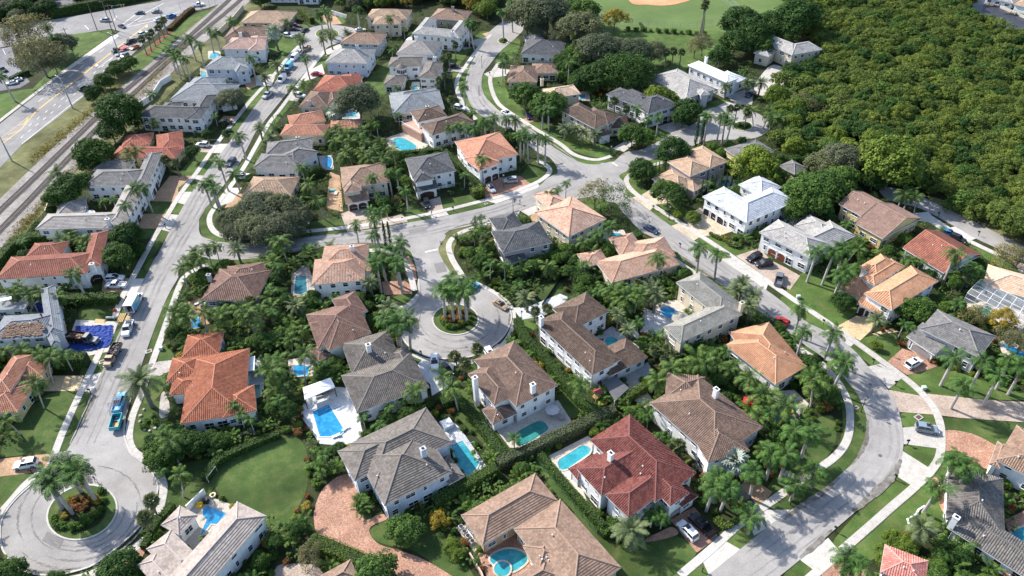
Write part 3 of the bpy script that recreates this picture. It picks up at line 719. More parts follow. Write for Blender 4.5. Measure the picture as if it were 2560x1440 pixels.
# sidewalks: a band of concrete slabs; near slabs are single pieces, far ones one joined strip
def sidewalk(pts,label,w=1.55,z=.155):
 P=smooth_line(pix(pts),False,8)
 S=[0.]
 for i in range(1,len(P)):S.append(S[-1]+(P[i]-P[i-1]).length)
 n=max(1,int(S[-1]/1.6));Q=[];j=0
 for k in range(n+1):
  s=S[-1]*k/n
  while j<len(S)-2 and S[j+1]<s:j+=1
  t=(s-S[j])/max(1e-6,S[j+1]-S[j]);Q.append(P[j].lerp(P[j+1],t))
 L,R=ribbon(Q,w);m=MB()
 Lb,Rb=ribbon(Q,w+.1)
 for i in range(n):
  a,b,c,d=Lb[i],Rb[i],Rb[i+1],Lb[i+1]
  m.face([(a.x,a.y,z-.03),(b.x,b.y,z-.03),(c.x,c.y,z-.03),(d.x,d.y,z-.03)])
  m.face([(a.x,a.y,.02),(a.x,a.y,z-.03),(d.x,d.y,z-.03),(d.x,d.y,.02)]);m.face([(b.x,b.y,.02),(c.x,c.y,.02),(c.x,c.y,z-.03),(b.x,b.y,z-.03)])
  occ([a,b,c,d]);ROADS.append(OCC[-1])
 o=structure(m.build('sidewalk',MG['kerb']),label);far=MB()
 for i in range(n):
  a,b,c,d=L[i],R[i],R[i+1],L[i+1];ce=(a+b+c+d)/4
  q=[ce+(p-ce)*.975 for p in (a,b,c,d)];h=z+rnd.uniform(-.006,.006)
  if ppm((ce.x,ce.y,0))*1.5>9.5:
   s=MB();s.prism([(p.x-ce.x,p.y-ce.y) for p in q],-.05,0)
   k=s.build('slab',MG['concrete'],o);k.location=(ce.x,ce.y,h)
  else:far.prism([(p.x,p.y) for p in q],h-.05,h)
 if far.f:
  k=far.build('slabs',MG['concrete'],o);k['kind']='stuff'
for pts,lab in [
 ([(128,1160),(160,1075),(205,975),(250,880),(272,832)],'pavement left of the lower left street'),
 ([(287,795),(305,745),(332,695),(377,610),(405,562),(442,500),(470,460),(497,425),(542,360),(600,285),(640,237),(690,182),(715,150),(747,115)],'long pavement left of the left street'),
 ([(812,128),(790,155),(750,207),(702,272),(672,310),(635,375),(605,427),(565,482),(537,520),(524,545),(529,570),(547,587),(580,595),(640,594),(732,582),(860,570),(965,555),(1075,535),(1190,507),(1275,485),(1310,470),(1342,457),(1367,440),(1375,425),(1362,411),(1345,402)],'pavement from the far cul-de-sac round to the cross street'),
 ([(520,662),(495,672),(465,689),(450,713),(436,750),(410,827),(382,905),(355,982),(335,1032),(325,1070),(324,1105),(337,1132),(370,1152),(397,1180),(407,1205),(409,1232),(397,1287)],'pavement right of the lower left street'),
 ([(1240,555),(1222,560),(1165,577),(1135,593),(1122,615),(1130,647),(1152,684),(1163,700)],'curved pavement at the side street corner'),
 ([(922,627),(960,628),(1000,645),(1018,665),(1030,702),(1036,728)],'pavement left of the side street'),
 ([(1227,87),(1197,120),(1160,172),(1143,200),(1144,230),(1162,266),(1190,300)],'pavement left of the upper curve'),
 ([(1250,155),(1240,168),(1227,190),(1227,215),(1240,250),(1262,273),(1337,322),(1400,360),(1430,384),(1462,396),(1495,400),(1528,391)],'pavement right of the upper curve'),
 ([(1612,378),(1650,362),(1695,340)],'pavement in front of the modern white house'),
 ([(1660,405),(1610,422),(1580,435),(1566,449),(1571,466),(1592,487),(1630,513),(1705,560),(1755,592),(1830,642),(1920,705),(1995,757),(2070,807),(2145,860),(2207,905),(2257,942),(2297,976),(2327,1010),(2345,1042),(2353,1080),(2350,1137),(2330,1174),(2290,1215),(2232,1265),(2170,1320),(2095,1385),(2020,1450)],'long pavement right of the right street'),
 ([(1630,610),(1705,663),(1755,695)],'pavement left of the right street'),
 ([(1985,862),(2007,878),(2050,907),(2090,950),(2115,992),(2125,1035),(2120,1093),(2095,1135),(2050,1170),(2007,1197),(1962,1230),(1905,1270),(1845,1313),(1780,1372),(1700,1440)],'pavement inside the right bend'),
 ([(2318,549),(2362,575),(2420,602),(2500,640)],'pavement on the mangrove lane'),
]:
 sidewalk(pts,lab)
# driveways
DZ=[0]
def drive(pts,mat,label,smooth=False):
 DZ[0]=(DZ[0]+1)%5
 return road('driveway',pts,.085+.004*DZ[0],MG[mat],label,.1,smooth)
for pts,mat,lab,sm in [
 ([(375,503),(425,440),(482,440),(470,452),(446,470),(445,505)],'pav_tan','round brick forecourt',False),
 ([(440,506),(447,480),(480,480),(462,512)],'concrete','concrete drive mouth',False),([(478,445),(486,438),(512,440),(504,452)],'concrete','concrete drive mouth',False),
 ([(330,572),(350,534),(418,536),(398,572)],'pav_tan','tan brick drive',False),([(398,573),(420,535),(448,538),(424,580)],'concrete','concrete drive mouth',False),
 ([(255,730),(258,688),(330,697),(318,730)],'pav_tan','tan brick drive with two white vehicles',False),([(310,740),(330,697),(366,697),(350,740)],'concrete','concrete drive mouth',False),
 ([(160,880),(190,800),(296,805),(270,880),(222,890)],'concrete','drive under the blue tarp',False),
 ([(108,978),(118,940),(210,940),(195,978)],'pav_gold','golden paver drive',False),([(208,978),(225,938),(260,930),(238,985)],'concrete','concrete drive mouth',False),
 ([(-40,1200),(-40,1152),(0,1148),(130,1134),(118,1178),(0,1192)],'pav_tan','tan drive with the white four-wheel drive',False),([(118,1182),(132,1132),(165,1128),(140,1168)],'concrete','concrete drive mouth',False),
 ([(375,912),(395,905),(435,900),(432,925),(400,940),(362,945)],'pav_grey','pale paved front drive',False),
 ([(404,985),(418,985),(425,1030),(410,1045),(398,1038)],'pav_grey','stone front path',True),
 ([(545,305),(560,290),(598,292),(580,318)],'pav_tan','brick forecourt with black car',False),([(490,362),(548,360),(536,382),(485,380)],'pav_pink','pink paved drive with white car',False),
 ([(530,383),(545,360),(572,360),(560,383)],'concrete','concrete drive mouth',False),
 ([(605,200),(640,192),(668,205),(620,225)],'pav_tan','brick drive',False),([(640,190),(690,185),(680,215),(640,214)],'concrete','concrete drive',False),
 ([(715,75),(765,70),(760,85),(720,92)],'parking','dark drive with two cars',False),
 ([(800,40),(835,35),(855,60),(820,63)],'pav_tan','orange brick drive beyond the far cul-de-sac',False),
 ([(770,178),(805,160),(812,185),(775,200),(750,205)],'concrete','concrete drive',False),([(715,250),(735,225),(755,232),(745,255)],'concrete','concrete drive',False),
 ([(812,126),(850,110),(856,120),(815,140)],'concrete','concrete drive',False),
 ([(578,490),(620,480),(650,490),(640,510),(562,520)],'pav_tan','brick drive by the golden tan roof',False),([(537,520),(570,470),(605,470),(580,505)],'concrete','concrete drive mouth',False),
 ([(590,440),(605,430),(640,440),(630,455)],'concrete','concrete drive',False),
 ([(852,535),(872,528),(925,520),(945,550),(1005,535),(1020,555),(960,566),(868,580)],'pav_pink','pink paved forecourt',False),
 ([(1050,508),(1100,492),(1108,524),(1075,533)],'pav_pink','pink paved drive with dark car',False),([(1075,535),(1112,525),(1122,538),(1080,546)],'concrete','concrete drive mouth',False),
 ([(1205,460),(1245,445),(1300,440),(1330,462),(1215,497)],'pav_red','red brick drive with two cars',False),([(1210,500),(1345,458),(1350,470),(1240,510)],'concrete','concrete drive mouth',False),
 ([(1325,540),(1352,528),(1360,545),(1345,562),(1330,556)],'pav_tan','tan drive by the pink-tan roof',False),([(1298,526),(1345,512),(1352,530),(1322,540)],'concrete','concrete drive mouth',False),
 ([(1225,558),(1260,545),(1280,532),(1300,528),(1290,550),(1250,570)],'concrete','concrete drive mouth',False),
 ([(1605,487),(1640,465),(1700,480),(1690,505),(1640,512),(1618,510)],'pav_cream','cream paved drive',False),([(1575,495),(1610,488),(1640,510),(1625,527)],'pav_cream','cream paved drive mouth',False),
 ([(1705,545),(1750,520),(1800,555),(1840,575),(1800,590),(1750,590)],'pav_cream','cream paved forecourt of the mansion',False),([(1677,566),(1705,556),(1755,590),(1735,602)],'pav_cream','cream paved drive mouth',False),
 ([(1840,640),(1900,620),(1925,650),(1965,670),(2000,690),(1975,725),(1930,705)],'pav_pink','pink paved forecourt with three cars',False),([(1830,645),(1922,705),(1915,725),(1800,648)],'concrete','concrete strip',False),
 ([(1640,597),(1655,590),(1700,625),(1712,645)],'pav_grey','grey patterned drive',False),([(1615,618),(1640,600),(1660,625),(1640,632)],'pav_pink','patterned drive',False),
 ([(1725,680),(1750,680),(1770,690),(1750,705)],'pav_pink','patterned drive',False),
 ([(2095,815),(2140,790),(2180,795),(2185,820),(2150,852),(2125,840)],'pav_gold','golden paver drive',False),([(2060,828),(2095,818),(2140,855),(2127,867)],'concrete','concrete drive mouth',False),
 ([(2180,835),(2230,820),(2245,830),(2190,838)],'pav_gold','paved path',False),
 ([(2218,905),(2255,872),(2330,895),(2345,915),(2320,925),(2268,938)],'pav_red','red brick drive with white car',False),([(2170,917),(2200,910),(2255,945),(2222,972)],'concrete','concrete drive mouth',False),
 ([(2222,975),(2300,990),(2320,985),(2460,1000),(2640,1010),(2640,1075),(2560,1056),(2400,1045),(2345,1038),(2245,1030)],'pav_pink','pink paved road arm between palms',False),
 ([(2254,1070),(2338,1062),(2352,1085),(2345,1122),(2256,1110)],'concrete','stained concrete drive with grey car',False),
 ([(2360,1078),(2430,1085),(2500,1120),(2520,1128),(2475,1175),(2400,1130),(2358,1125)],'pav_red','red brick drive',True),
 ([(2256,1128),(2330,1175),(2280,1215),(2240,1190)],'concrete','concrete drive mouth',False),
 ([(2330,1195),(2370,1205),(2430,1250),(2370,1290),(2340,1240)],'pav_red','brick path by the dark mottled roof',True),
 ([(2000,1400),(2070,1345),(2100,1380),(2040,1430)],'concrete','stained concrete drive mouth',False),([(2055,1430),(2100,1390),(2170,1420),(2150,1480),(2050,1480)],'pav_red','brick drive at the bottom edge',False),
 ([(1676,1300),(1715,1278),(1735,1268),(1796,1342),(1742,1382)],'pav_red','brick drive with white car and black pickup',False),([(1750,1390),(1800,1345),(1850,1374),(1772,1437)],'concrete','concrete drive mouth',False),
 ([(1620,1345),(1650,1330),(1680,1318),(1695,1335),(1650,1350),(1610,1355)],'pav_red','curving brick path',True),
 ([(1830,1245),(1870,1190),(1930,1230),(1890,1285)],'pav_tan','tan drive with dark jeep',False),([(1870,1300),(1905,1275),(1975,1275),(1920,1318),(1885,1340)],'concrete','concrete drive mouth',False),
 ([(790,1260),(810,1220),(850,1190),(880,1190),(895,1230),(890,1270),(915,1300),(940,1290),(970,1285),(965,1300),(930,1315),(925,1335),(950,1362),(1010,1380),(1080,1410),(1160,1470),(1040,1470),(960,1410),(880,1370),(800,1340),(785,1300)],'pav_red','curving red brick drive',True),
 ([(350,1405),(368,1370),(345,1360),(310,1405),(330,1440)],'pav_red','brick apron by the white car',False),
 ([(1005,648),(1022,640),(1038,668),(1042,700),(1030,705),(1015,690)],'pav_red','red brick drive',False),([(955,705),(1010,702),(1030,715),(1030,735),(960,738)],'pav_red','red brick drive',False),
 ([(985,770),(1015,762),(1045,732),(1050,745),(1015,790),(990,800)],'concrete','concrete apron',False),
 ([(1030,925),(1060,895),(1100,900),(1135,910),(1130,960),(1080,990),(1075,960)],'deck_white','white paved drive with white car',False),
 ([(1205,910),(1220,880),(1245,860),(1262,880),(1230,915)],'pav_pink','drive with white car',False),
 ([(1280,770),(1320,768),(1400,735),(1432,748),(1360,790),(1305,800)],'deck_white','white paved forecourt',False),
 ([(1640,318),(1695,300),(1725,318),(1680,335)],'pav_grey','grey paved drive',False),([(1680,336),(1726,318),(1745,312),(1690,345)],'concrete','concrete drive mouth',False),
 ([(1530,372),(1560,355),(1600,350),(1560,380)],'concrete','concrete drive',False),
 ([(1300,300),(1340,290),(1345,300),(1310,312)],'pav_tan','brick drive with purple car',False),
 ([(1815,240),(1860,225),(1885,232),(1880,262),(1840,262)],'pav_grey','grey paved forecourt with black car',False),([(1770,280),(1815,255),(1850,262),(1850,275)],'concrete','concrete drive mouth',False),
 ([(1925,165),(1960,170),(1985,190),(1920,240),(1885,220)],'concrete','pale sandy drive by the stone mansion',True),
 ([(1120,168),(1160,168),(1172,172),(1150,180),(1120,180)],'pav_grey','drive with dark car',False),([(1150,115),(1190,98),(1215,95),(1200,115),(1160,125)],'pav_grey','drive with dark car',False),
 ([(1205,85),(1230,78),(1245,90),(1225,98)],'pav_tan','brick drive',False),([(1210,185),(1245,170),(1275,175),(1265,190),(1225,195)],'concrete','pale drive',False),
 ([(2272,535),(2320,530),(2330,540),(2400,585),(2345,560),(2280,550)],'concrete','concrete drive',False),([(2350,575),(2387,567),(2440,597),(2400,610),(2370,602)],'concrete','concrete drive with blue car',False),
 ([(2530,650),(2640,690),(2640,730),(2560,700)],'pav_pink','pink paved drive',False),
]:
 drive(pts,mat,lab,sm)
# raised kerbs
def kerb(pts,label,closed=False,w=.34,h=.12,z=.13):
 P=smooth_line(pix(pts),closed,6)
 if closed:P=P+[P[0]]
 L,R=ribbon(P,w);m=MB()
 for i in range(len(P)-1):
  a,b,c,d=L[i],R[i],R[i+1],L[i+1]
  m.face([(a.x,a.y,z+h),(b.x,b.y,z+h),(c.x,c.y,z+h),(d.x,d.y,z+h)])
  m.face([(a.x,a.y,0),(a.x,a.y,z+h),(d.x,d.y,z+h),(d.x,d.y,0)]);m.face([(b.x,b.y,0),(c.x,c.y,0),(c.x,c.y,z+h),(b.x,b.y,z+h)])
 return structure(m.build('kerb',MG['kerb']),label)
def island(cx,cy,rx,ry,lab,tilt=0,n=28,mat='grass'):
 pts=[]
 for i in range(n):
  a=6.2832*i/n;x,y=rx*math.cos(a),ry*math.sin(a)
  pts.append((cx+x*math.cos(tilt)-y*math.sin(tilt),cy+x*math.sin(tilt)+y*math.cos(tilt)))
 kerb(pts,'kerb round the '+lab,True)
 sheet('island',pts,.20,MG[mat],'grass of the '+lab,.2,False,False)
 inner=[(cx+(p[0]-cx)*.7,cy+(p[1]-cy)*.7) for p in pts]
 sheet('planting_bed',inner,.23,MG['soil'],'mulched bed in the '+lab,.06,True,False)
island(1139,800,57,38,'roundabout island');island(206,1282,89,66,'bottom left island',-.32)
island(818,86,29,14,'far cul-de-sac island',mat='lush');island(1857,316,24,12,'upper right island',mat='lush');island(1258,103,13,8,'top street island',mat='lush')
kerb([(313,1046),(311,1085),(318,1111),(336,1139),(366,1166),(389,1195),(395,1226),(381,1263),(353,1313),(313,1353),(263,1393),(216,1421),(130,1439),(60,1427),(14,1386),(1,1340),(8,1294),(40,1249),(92,1202)],'kerb round the bottom left turning circle')
kerb([(1047,700),(1048,735),(1040,756),(1012,780),(997,812),(1008,849),(1040,879),(1095,897),(1170,894),(1218,874),(1258,843),(1278,802),(1271,768),(1238,737),(1190,711)],'kerb round the roundabout')
# concrete ring between kerb and lawn at the bottom left
sheet('sidewalk',[(318,1085),(322,1112),(340,1136),(372,1158),(400,1195),(404,1228),(412,1240),(415,1205),(400,1175),(372,1145),(345,1128),(332,1100),(330,1075)],.118,MG['concrete'],'concrete ring at the turning circle')
sheet('sidewalk',[(-5,1340),(5,1290),(40,1243),(90,1198),(120,1172),(105,1172),(60,1205),(20,1250),(-20,1300)],.118,MG['concrete'],'concrete ring at the turning circle')
sheet('sidewalk',[(395,1290),(360,1340),(300,1385),(220,1430),(130,1450),(240,1440),(320,1395),(380,1340),(405,1300)],.118,MG['concrete'],'concrete ring at the turning circle')
sheet('sidewalk',[(1280,800),(1262,848),(1220,882),(1172,902),(1095,905),(1040,886),(1030,890),(1060,903),(1095,915),(1172,912),(1228,890),(1272,852),(1290,800),(1280,762),(1245,732),(1195,706),(1192,712),(1240,739),(1272,768)],.118,MG['concrete'],'concrete ring at the roundabout')
# wear on the asphalt: wheel paths, skid arcs, oil and gutter dirt, patches, sealed cracks
MG['wheelpath']=ground_mat('wheel_path',[(.25,(.235,.222,.212)),(.5,(.275,.26,.25)),(.8,(.325,.31,.298))],.5,12,big=.1,bigk=.2)
MG['skid']=ground_mat('skid_mark',[(.32,(.14,.133,.127)),(.5,(.23,.218,.208)),(.62,(.305,.29,.278))],.6,9)
MG['gutter']=ground_mat('gutter_dirt',[(.3,(.10,.09,.075)),(.5,(.19,.175,.155)),(.7,(.29,.275,.26))],.7,6)
MG['patch']=ground_mat('asphalt_patch',[(.25,(.19,.182,.178)),(.5,(.215,.206,.20)),(.8,(.24,.23,.224))],1,10)
WZ=[0]
def wear(pts,w,mat,lab,name='wheel_path'):
 WZ[0]=(WZ[0]+1)%3;P=smooth_line(pix(pts),False,7);n=len(P)-1
 P=[p+Vector((rnd.gauss(0,.06),rnd.gauss(0,.06))) for p in P];L,R=[],[]
 for i,p in enumerate(P):
  t=(P[min(n,i+1)]-P[max(0,i-1)]).normalized();nr=Vector((-t.y,t.x));k=w*(.35+.65*math.sin(math.pi*min(1,max(0,i/n))))*rnd.uniform(.7,1.2)/2
  L.append(p+nr*k);R.append(p-nr*k)
 m=MB();z=.1365+.0012*WZ[0]
 for i in range(n):m.face([(R[i].x,R[i].y,z),(R[i+1].x,R[i+1].y,z),(L[i+1].x,L[i+1].y,z),(L[i].x,L[i].y,z)])
 structure(m.build(name,MG[mat]),lab)
ST=dict(left=[(205,1110),(262,980),(305,885),(340,800),(385,700),(440,605),(480,540),(520,470),(580,390),(640,300),(690,235),(740,160)],
 cross=[(520,622),(640,626),(760,609),(890,594),(1022,583),(1122,562),(1250,532),(1350,492),(1450,452)],
 bend=[(1490,450),(1560,500),(1640,560),(1740,640),(1850,717),(1940,780),(2060,868),(2130,930),(2185,1000),(2212,1080),(2200,1150),(2140,1220),(2060,1285),(1960,1360),(1850,1440)],
 upper=[(1240,85),(1212,140),(1188,190),(1186,235),(1205,270),(1250,300),(1330,345),(1400,390),(1450,430)])
for k,pts in ST.items():
 P=pix(pts)
 for off in (-2.6,-1.1,1.1,2.6):
  q=[]
  for i,p in enumerate(P):
   t=P[min(len(P)-1,i+1)]-P[max(0,i-1)];t.normalize();q.append(project(p+Vector((-t.y,t.x,0))*off))
  wear(q,.75,'wheelpath','faint wheel path along the street')
def arc(c,rx,ry,a0,a1,tilt=0):
 o=[]
 for i in range(9):
  a=math.radians(a0+(a1-a0)*i/8);x,y=rx*math.cos(a),ry*math.sin(a);o.append((c[0]+x*math.cos(tilt)-y*math.sin(tilt),c[1]+x*math.sin(tilt)+y*math.cos(tilt)))
 return o
for rx,ry,a0,a1,w in ((76,52,20,150,.3),(82,56,40,110,.5),(96,66,10,80,.4),(104,72,60,140,.45),(115,80,20,120,.3),(90,61,130,200,.35),(110,76,-30,30,.5),(122,84,70,130,.4),(70,48,-20,60,.25)):wear(arc((1139,800),rx,ry,a0,a1),w,'skid','dark tyre mark round the roundabout','tyre_mark')
for rx,ry,a0,a1,w in ((110,82,20,150,.3),(122,92,60,130,.45),(140,104,10,100,.35),(155,116,50,140,.5),(172,128,20,80,.4),(185,135,90,160,.5),(130,98,140,230,.35),(165,122,170,240,.45),(150,112,-60,10,.4)):wear(arc((206,1282),rx,ry,a0,a1,-.32),w,'skid','dark tyre mark round the bottom left circle','tyre_mark')
for pts,w in (([(2250,1150),(2230,1192),(2185,1235),(2130,1280)],1.6),([(2100,1195),(2050,1235),(2000,1270),(1960,1300)],1.2),([(2080,1325),(2040,1360),(2000,1395)],1.0),([(2170,1050),(2162,1110),(2130,1165)],.9),([(1245,735),(1275,775),(1270,815)],.8),([(30,1400),(90,1432),(180,1425)],.9),([(300,1360),(360,1300),(385,1240)],.9),([(200,1075),(240,985),(262,930)],.7),([(620,645),(720,632),(800,620)],.8),([(1700,640),(1780,694),(1850,742)],.6),([(352,905),(332,965),(316,1040)],.7)):wear(pts,w,'gutter','dirt gathered in the gutter','gutter_dirt')
for pts in ([(268,1010),(290,1000),(300,1030),(275,1042)],[(1085,660),(1110,655),(1118,680),(1092,684)],[(1560,520),(1590,520),(1610,540),(1585,545)],[(700,618),(740,612),(745,620),(702,628)],[(1020,575),(1060,568),(1070,580),(1025,588)],[(120,1330),(160,1350),(150,1375),(105,1352)],[(1195,215),(1204,212),(1206,240),(1195,242)]):sheet('asphalt_patch',pts,.1362,MG['patch'],'darker repair patch in the asphalt',.003,False,False)
for _ in range(34):
 k=rnd.choice(list(ST));pts=ST[k];i=rnd.randrange(len(pts)-1);f=rnd.random();x,y=pts[i][0]+(pts[i+1][0]-pts[i][0])*f,pts[i][1]+(pts[i+1][1]-pts[i][1])*f;a=rnd.uniform(0,6.28);l=rnd.uniform(6,16)
 wear([(x,y),(x+l*.5*math.cos(a)+rnd.uniform(-3,3),y+l*.4*math.sin(a)),(x+l*math.cos(a),y+l*.7*math.sin(a))],.14,'skid','sealed crack in the asphalt','sealed_crack')
# road paint
def stripe(a,b,w,mat='paint_white',z=.142,name='road_marking',lab='painted line',parent=None):
 a,b=G(*a),G(*b);t=(b-a).normalized();nn=Vector((-t.y,t.x,0))*w/2
 m=MB();m.prism([((a-nn)[0],(a-nn)[1]),((b-nn)[0],(b-nn)[1]),((b+nn)[0],(b+nn)[1]),((a+nn)[0],(a+nn)[1])],z-.004,z)
 return structure(m.build(name,MG[mat]),lab)
MZ=.078
for a,b,w in (((92,277),(370,60),.5),((0,347),(92,277),.15),((52,325),(92,277),.3),((5,360),(52,325),.3)):
 stripe(a,b,w,'paint_yellow',MZ,lab='yellow centre line')
for a,b in (((70,295),(60,312)),((45,315),(60,310)),((20,337),(52,325)),((0,350),(28,346))):stripe(a,b,.3,'paint_yellow',MZ+.004,lab='yellow hatch bar')
stripe((55,360),(190,252),.2,'paint_white',MZ,lab='white edge line');stripe((190,252),(228,225),.2,'paint_white',MZ,lab='white edge line');stripe((243,172),(283,142),.2,'paint_white',MZ,lab='white lane line')
for k in range(13):
 t=k/13;a=(68+262*t,318-212*t)
 if k<11 or k>11:stripe((a[0]+4,a[1]-3),(a[0]+11,a[1]-9),.2,'paint_white',MZ,lab='white lane dash')
for k in range(14):
 t=k/14;a=(48+262*t,348-212*t);stripe((a[0]+4,a[1]-3),(a[0]+11,a[1]-9),.2,'paint_white',MZ,lab='white lane dash')
for k in range(9):
 t=k/9;a=(70+230*t,275-185*t);stripe((a[0],a[1]),(a[0]+12,a[1]-9),.2,'paint_white',MZ,lab='white lane dash')
for a,b in (((305,62),(345,32)),((318,65),(360,38)),((318,68),(450,38)),((345,55),(450,30)),((212,64),(222,74)),((285,52),(292,40)),((350,40),(410,8))):stripe(a,b,.3,'paint_white',MZ,lab='white junction line')
def arrow(p,q,lab):
 a,b=G(*p),G(*q);t=(b-a).normalized();nn=Vector((-t.y,t.x,0));m=MB()
 P=lambda x,y:(a.x+t.x*x+nn.x*y,a.y+t.y*x+nn.y*y)
 m.prism([P(0,-.12),P(2.2,-.12),P(2.2,.5),P(2.6,.5),P(1.9,1.4),P(1.2,.5),P(1.8,.5),P(1.8,.12),P(0,.12)],MZ-.004,MZ)
 structure(m.build('turn_arrow',MG['paint_white']),lab)
arrow((238,168),(250,160),'white left turn arrow on the near lane');arrow((364,70),(376,62),'white left turn arrow on the far lane')
stripe((1063,631),(1095,624),.6,lab='white stop bar');stripe((1531,407),(1544,416),.45,lab='white stop bar');stripe((553,625),(558,612),.45,lab='white stop bar')
for a,b in (((7,123),(14,137)),((7,123),(28,119))):stripe(a,b,.15,'paint_white',.074,lab='white parking line')
# railway: two tracks, each with rails and joined sleepers
MRAIL=plain('rusty_rail',(.15,.09,.07),.5,.2,1.5,.4);MTIE=plain('weathered_sleeper',(.215,.185,.165),.9,.3,2)
def track(pts,label):
 P=smooth_line(pix(pts),False,10);root=thing('railway_track',label,'railway track',(0,0,0),0,'railway tracks beside the main road')
 L,R=ribbon(P,1.5)
 for ed in (L,R):
  m=MB();m.tube([(p.x,p.y,.33) for p in ed],[.06]*len(ed),4);m.build('rail',MRAIL,root)
 S=[0.]
 for i in range(1,len(P)):S.append(S[-1]+(P[i]-P[i-1]).length)
 m=MB();j=0
 for k in range(int(S[-1]/.6)):
  s=k*.6
  while S[j+1]<s:j+=1
  t=(P[j+1]-P[j]).normalized();p=P[j]+t*(s-S[j])
  m.box((p.x,p.y,.08),.26,2.6,.2+.01*rnd.random(),math.atan2(t.y,t.x))
 o=m.build('sleepers',MTIE,root);o['kind']='stuff'
track([(-60,590),(0,528),(85,447),(172,362),(250,287),(325,218),(425,135),(550,22),(600,-25)],'left-hand railway track, the one nearer the main road')
track([(-50,630),(0,577),(75,500),(145,425),(208,358),(280,284),(350,220),(470,110),(570,28),(630,-25)],'right-hand railway track, the one nearer the houses')
# canal at the top right
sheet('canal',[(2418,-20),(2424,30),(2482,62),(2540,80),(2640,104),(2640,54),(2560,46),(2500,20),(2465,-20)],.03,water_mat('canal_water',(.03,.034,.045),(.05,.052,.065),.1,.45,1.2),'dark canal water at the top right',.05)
lawn([(2470,-20),(2500,16),(2560,42),(2640,50),(2640,0),(2560,-30)],'grass','canal bank')
def wallrun(name,pts,h,mat,label,cat='wall',w=.25,group=None):
 P=pix(pts);m=MB();L,R=ribbon([Vector((p.x,p.y)) for p in P],w)
 for i in range(len(P)-1):
  q=[L[i],R[i],R[i+1],L[i+1]];q=[(p.x,p.y) for p in q];m.prism(q[::-1],-.1,h)
 return tag(m.build(name,mat),label,cat,group)
wallrun('seawall',[(2466,-20),(2501,20),(2561,46),(2640,55)],1.1,MG['kerb'],'pale canal seawall at the top right',w=.5)
# ---------------------------------------------------------------- the houses, far to near
def HS(roof,style,wall,label,short,wings,**k):
 return house('house',label,roof,style,MW[wall],wings,short=short,**k)
f,b_='flat','barrel'
HS('tan',f,'white','long white two-storey block at the top edge, beyond the far cul-de-sac','long white block at the top edge',[((655,-26),(762,-26),13,6.5),((735,-22),(792,-22),16,6.5)],windows=1.2)
HS('tan',f,'tan','low tan-roofed house nearest the top left railway wall','low tan house by the railway wall',[((602,57),(722,57),14,3.2),((676,64),(706,64),6,3.0)])
HS('midbrown',f,'cream','brown-roofed house between railway wall and mauve-roofed house','brown house by the railway wall',[((558,97),(664,95),13,3.6),((642,82),(675,82),8,3.4)])
HS('pinkstripe',f,'white','white two-storey house with mauve-grey roof beside the small far pool','mauve-roofed house',[((555,123),(648,123),12,5.8),((620,128),(662,124),16,5.8)],chim=[(600,82,9.5)])
HS('bluegrey',f,'blue','pale blue two-storey house with plain grey hip roof near railway wall','pale blue house',[((510,172),(605,174),12,5.8),((590,180),(624,172),13,5.8)])
HS('bluegrey',f,'white','low white house under a wide blue-grey roof with flat solar area','wide blue-grey roof',[((424,250),(562,254),15,3.8),((458,226),(540,226),12,3.9),((548,258),(592,250),16,3.8)])
HS('slate',f,'white','white two-storey house with dark slate roof on the left street','slate-roofed white house',[((346,292),(500,296),9,5.8),((466,298),(503,297),19,5.8),((398,278),(446,276),7,3.4)],windows=1.1)
HS('redorange',b_,'yellow','low yellow house with bright red-orange barrel roof near the railway','red-orange roof by the railway',[((273,396),(438,397),8,3.2),((302,370),(374,362),9,3.2),((393,385),(461,372),14,3.4)])
HS('grey',f,'white','white two-storey house behind the large round brick forecourt','white house with brick forecourt',[((208,466),(346,464),10,5.8),((330,468),(372,464),21,5.8),((232,425),(322,423),6,3.6)],gar=[(378,489,2.6),(391,474,2.6)],windows=1.15)
HS('stripe',f,'white','U-shaped white house with brown-grey striped roof and patio umbrella','U-shaped white house',[((88,574),(290,569),8,5.8),((258,570),(312,566),23,5.8),((140,541),(214,526),8,3.2)],gar=[(345,535,2.5),(331,556,2.5)],chim=[(268,548,8.3)])
HS('terracotta',b_,'white','white house with long terracotta barrel roof at the left edge','terracotta roof at the left edge',[((-12,700),(215,685),10,5.2),((204,672),(252,664),17,5.2),((62,646),(152,640),7,4.6)],gar=[(234,716,2.6),(248,700,2.6)],chim=[(229,660,8.5)])
HR=HS('underlay',f,'white','white house being re-roofed, half stripped, beside the blue tarp','house being re-roofed',[((-30,852),(115,843),9,5.4),((118,842),(158,829),21,5.4),((-60,778),(60,772),7,3.2,'flat'),((128,866),(152,856),9,5.2)],gar=[(165,826,3.0,plain('plywood',(.50,.34,.15),.8))],vents=1)
HS('salmon',b_,'yellow','yellow stucco house with orange roof, left edge by the tan driveway','orange roof at the left edge',[((-50,1034),(44,1031),9,3.2),((-30,983),(26,981),12,4.8),((24,958),(108,945),8,3.4)],gar=[(112,975,2.6)])
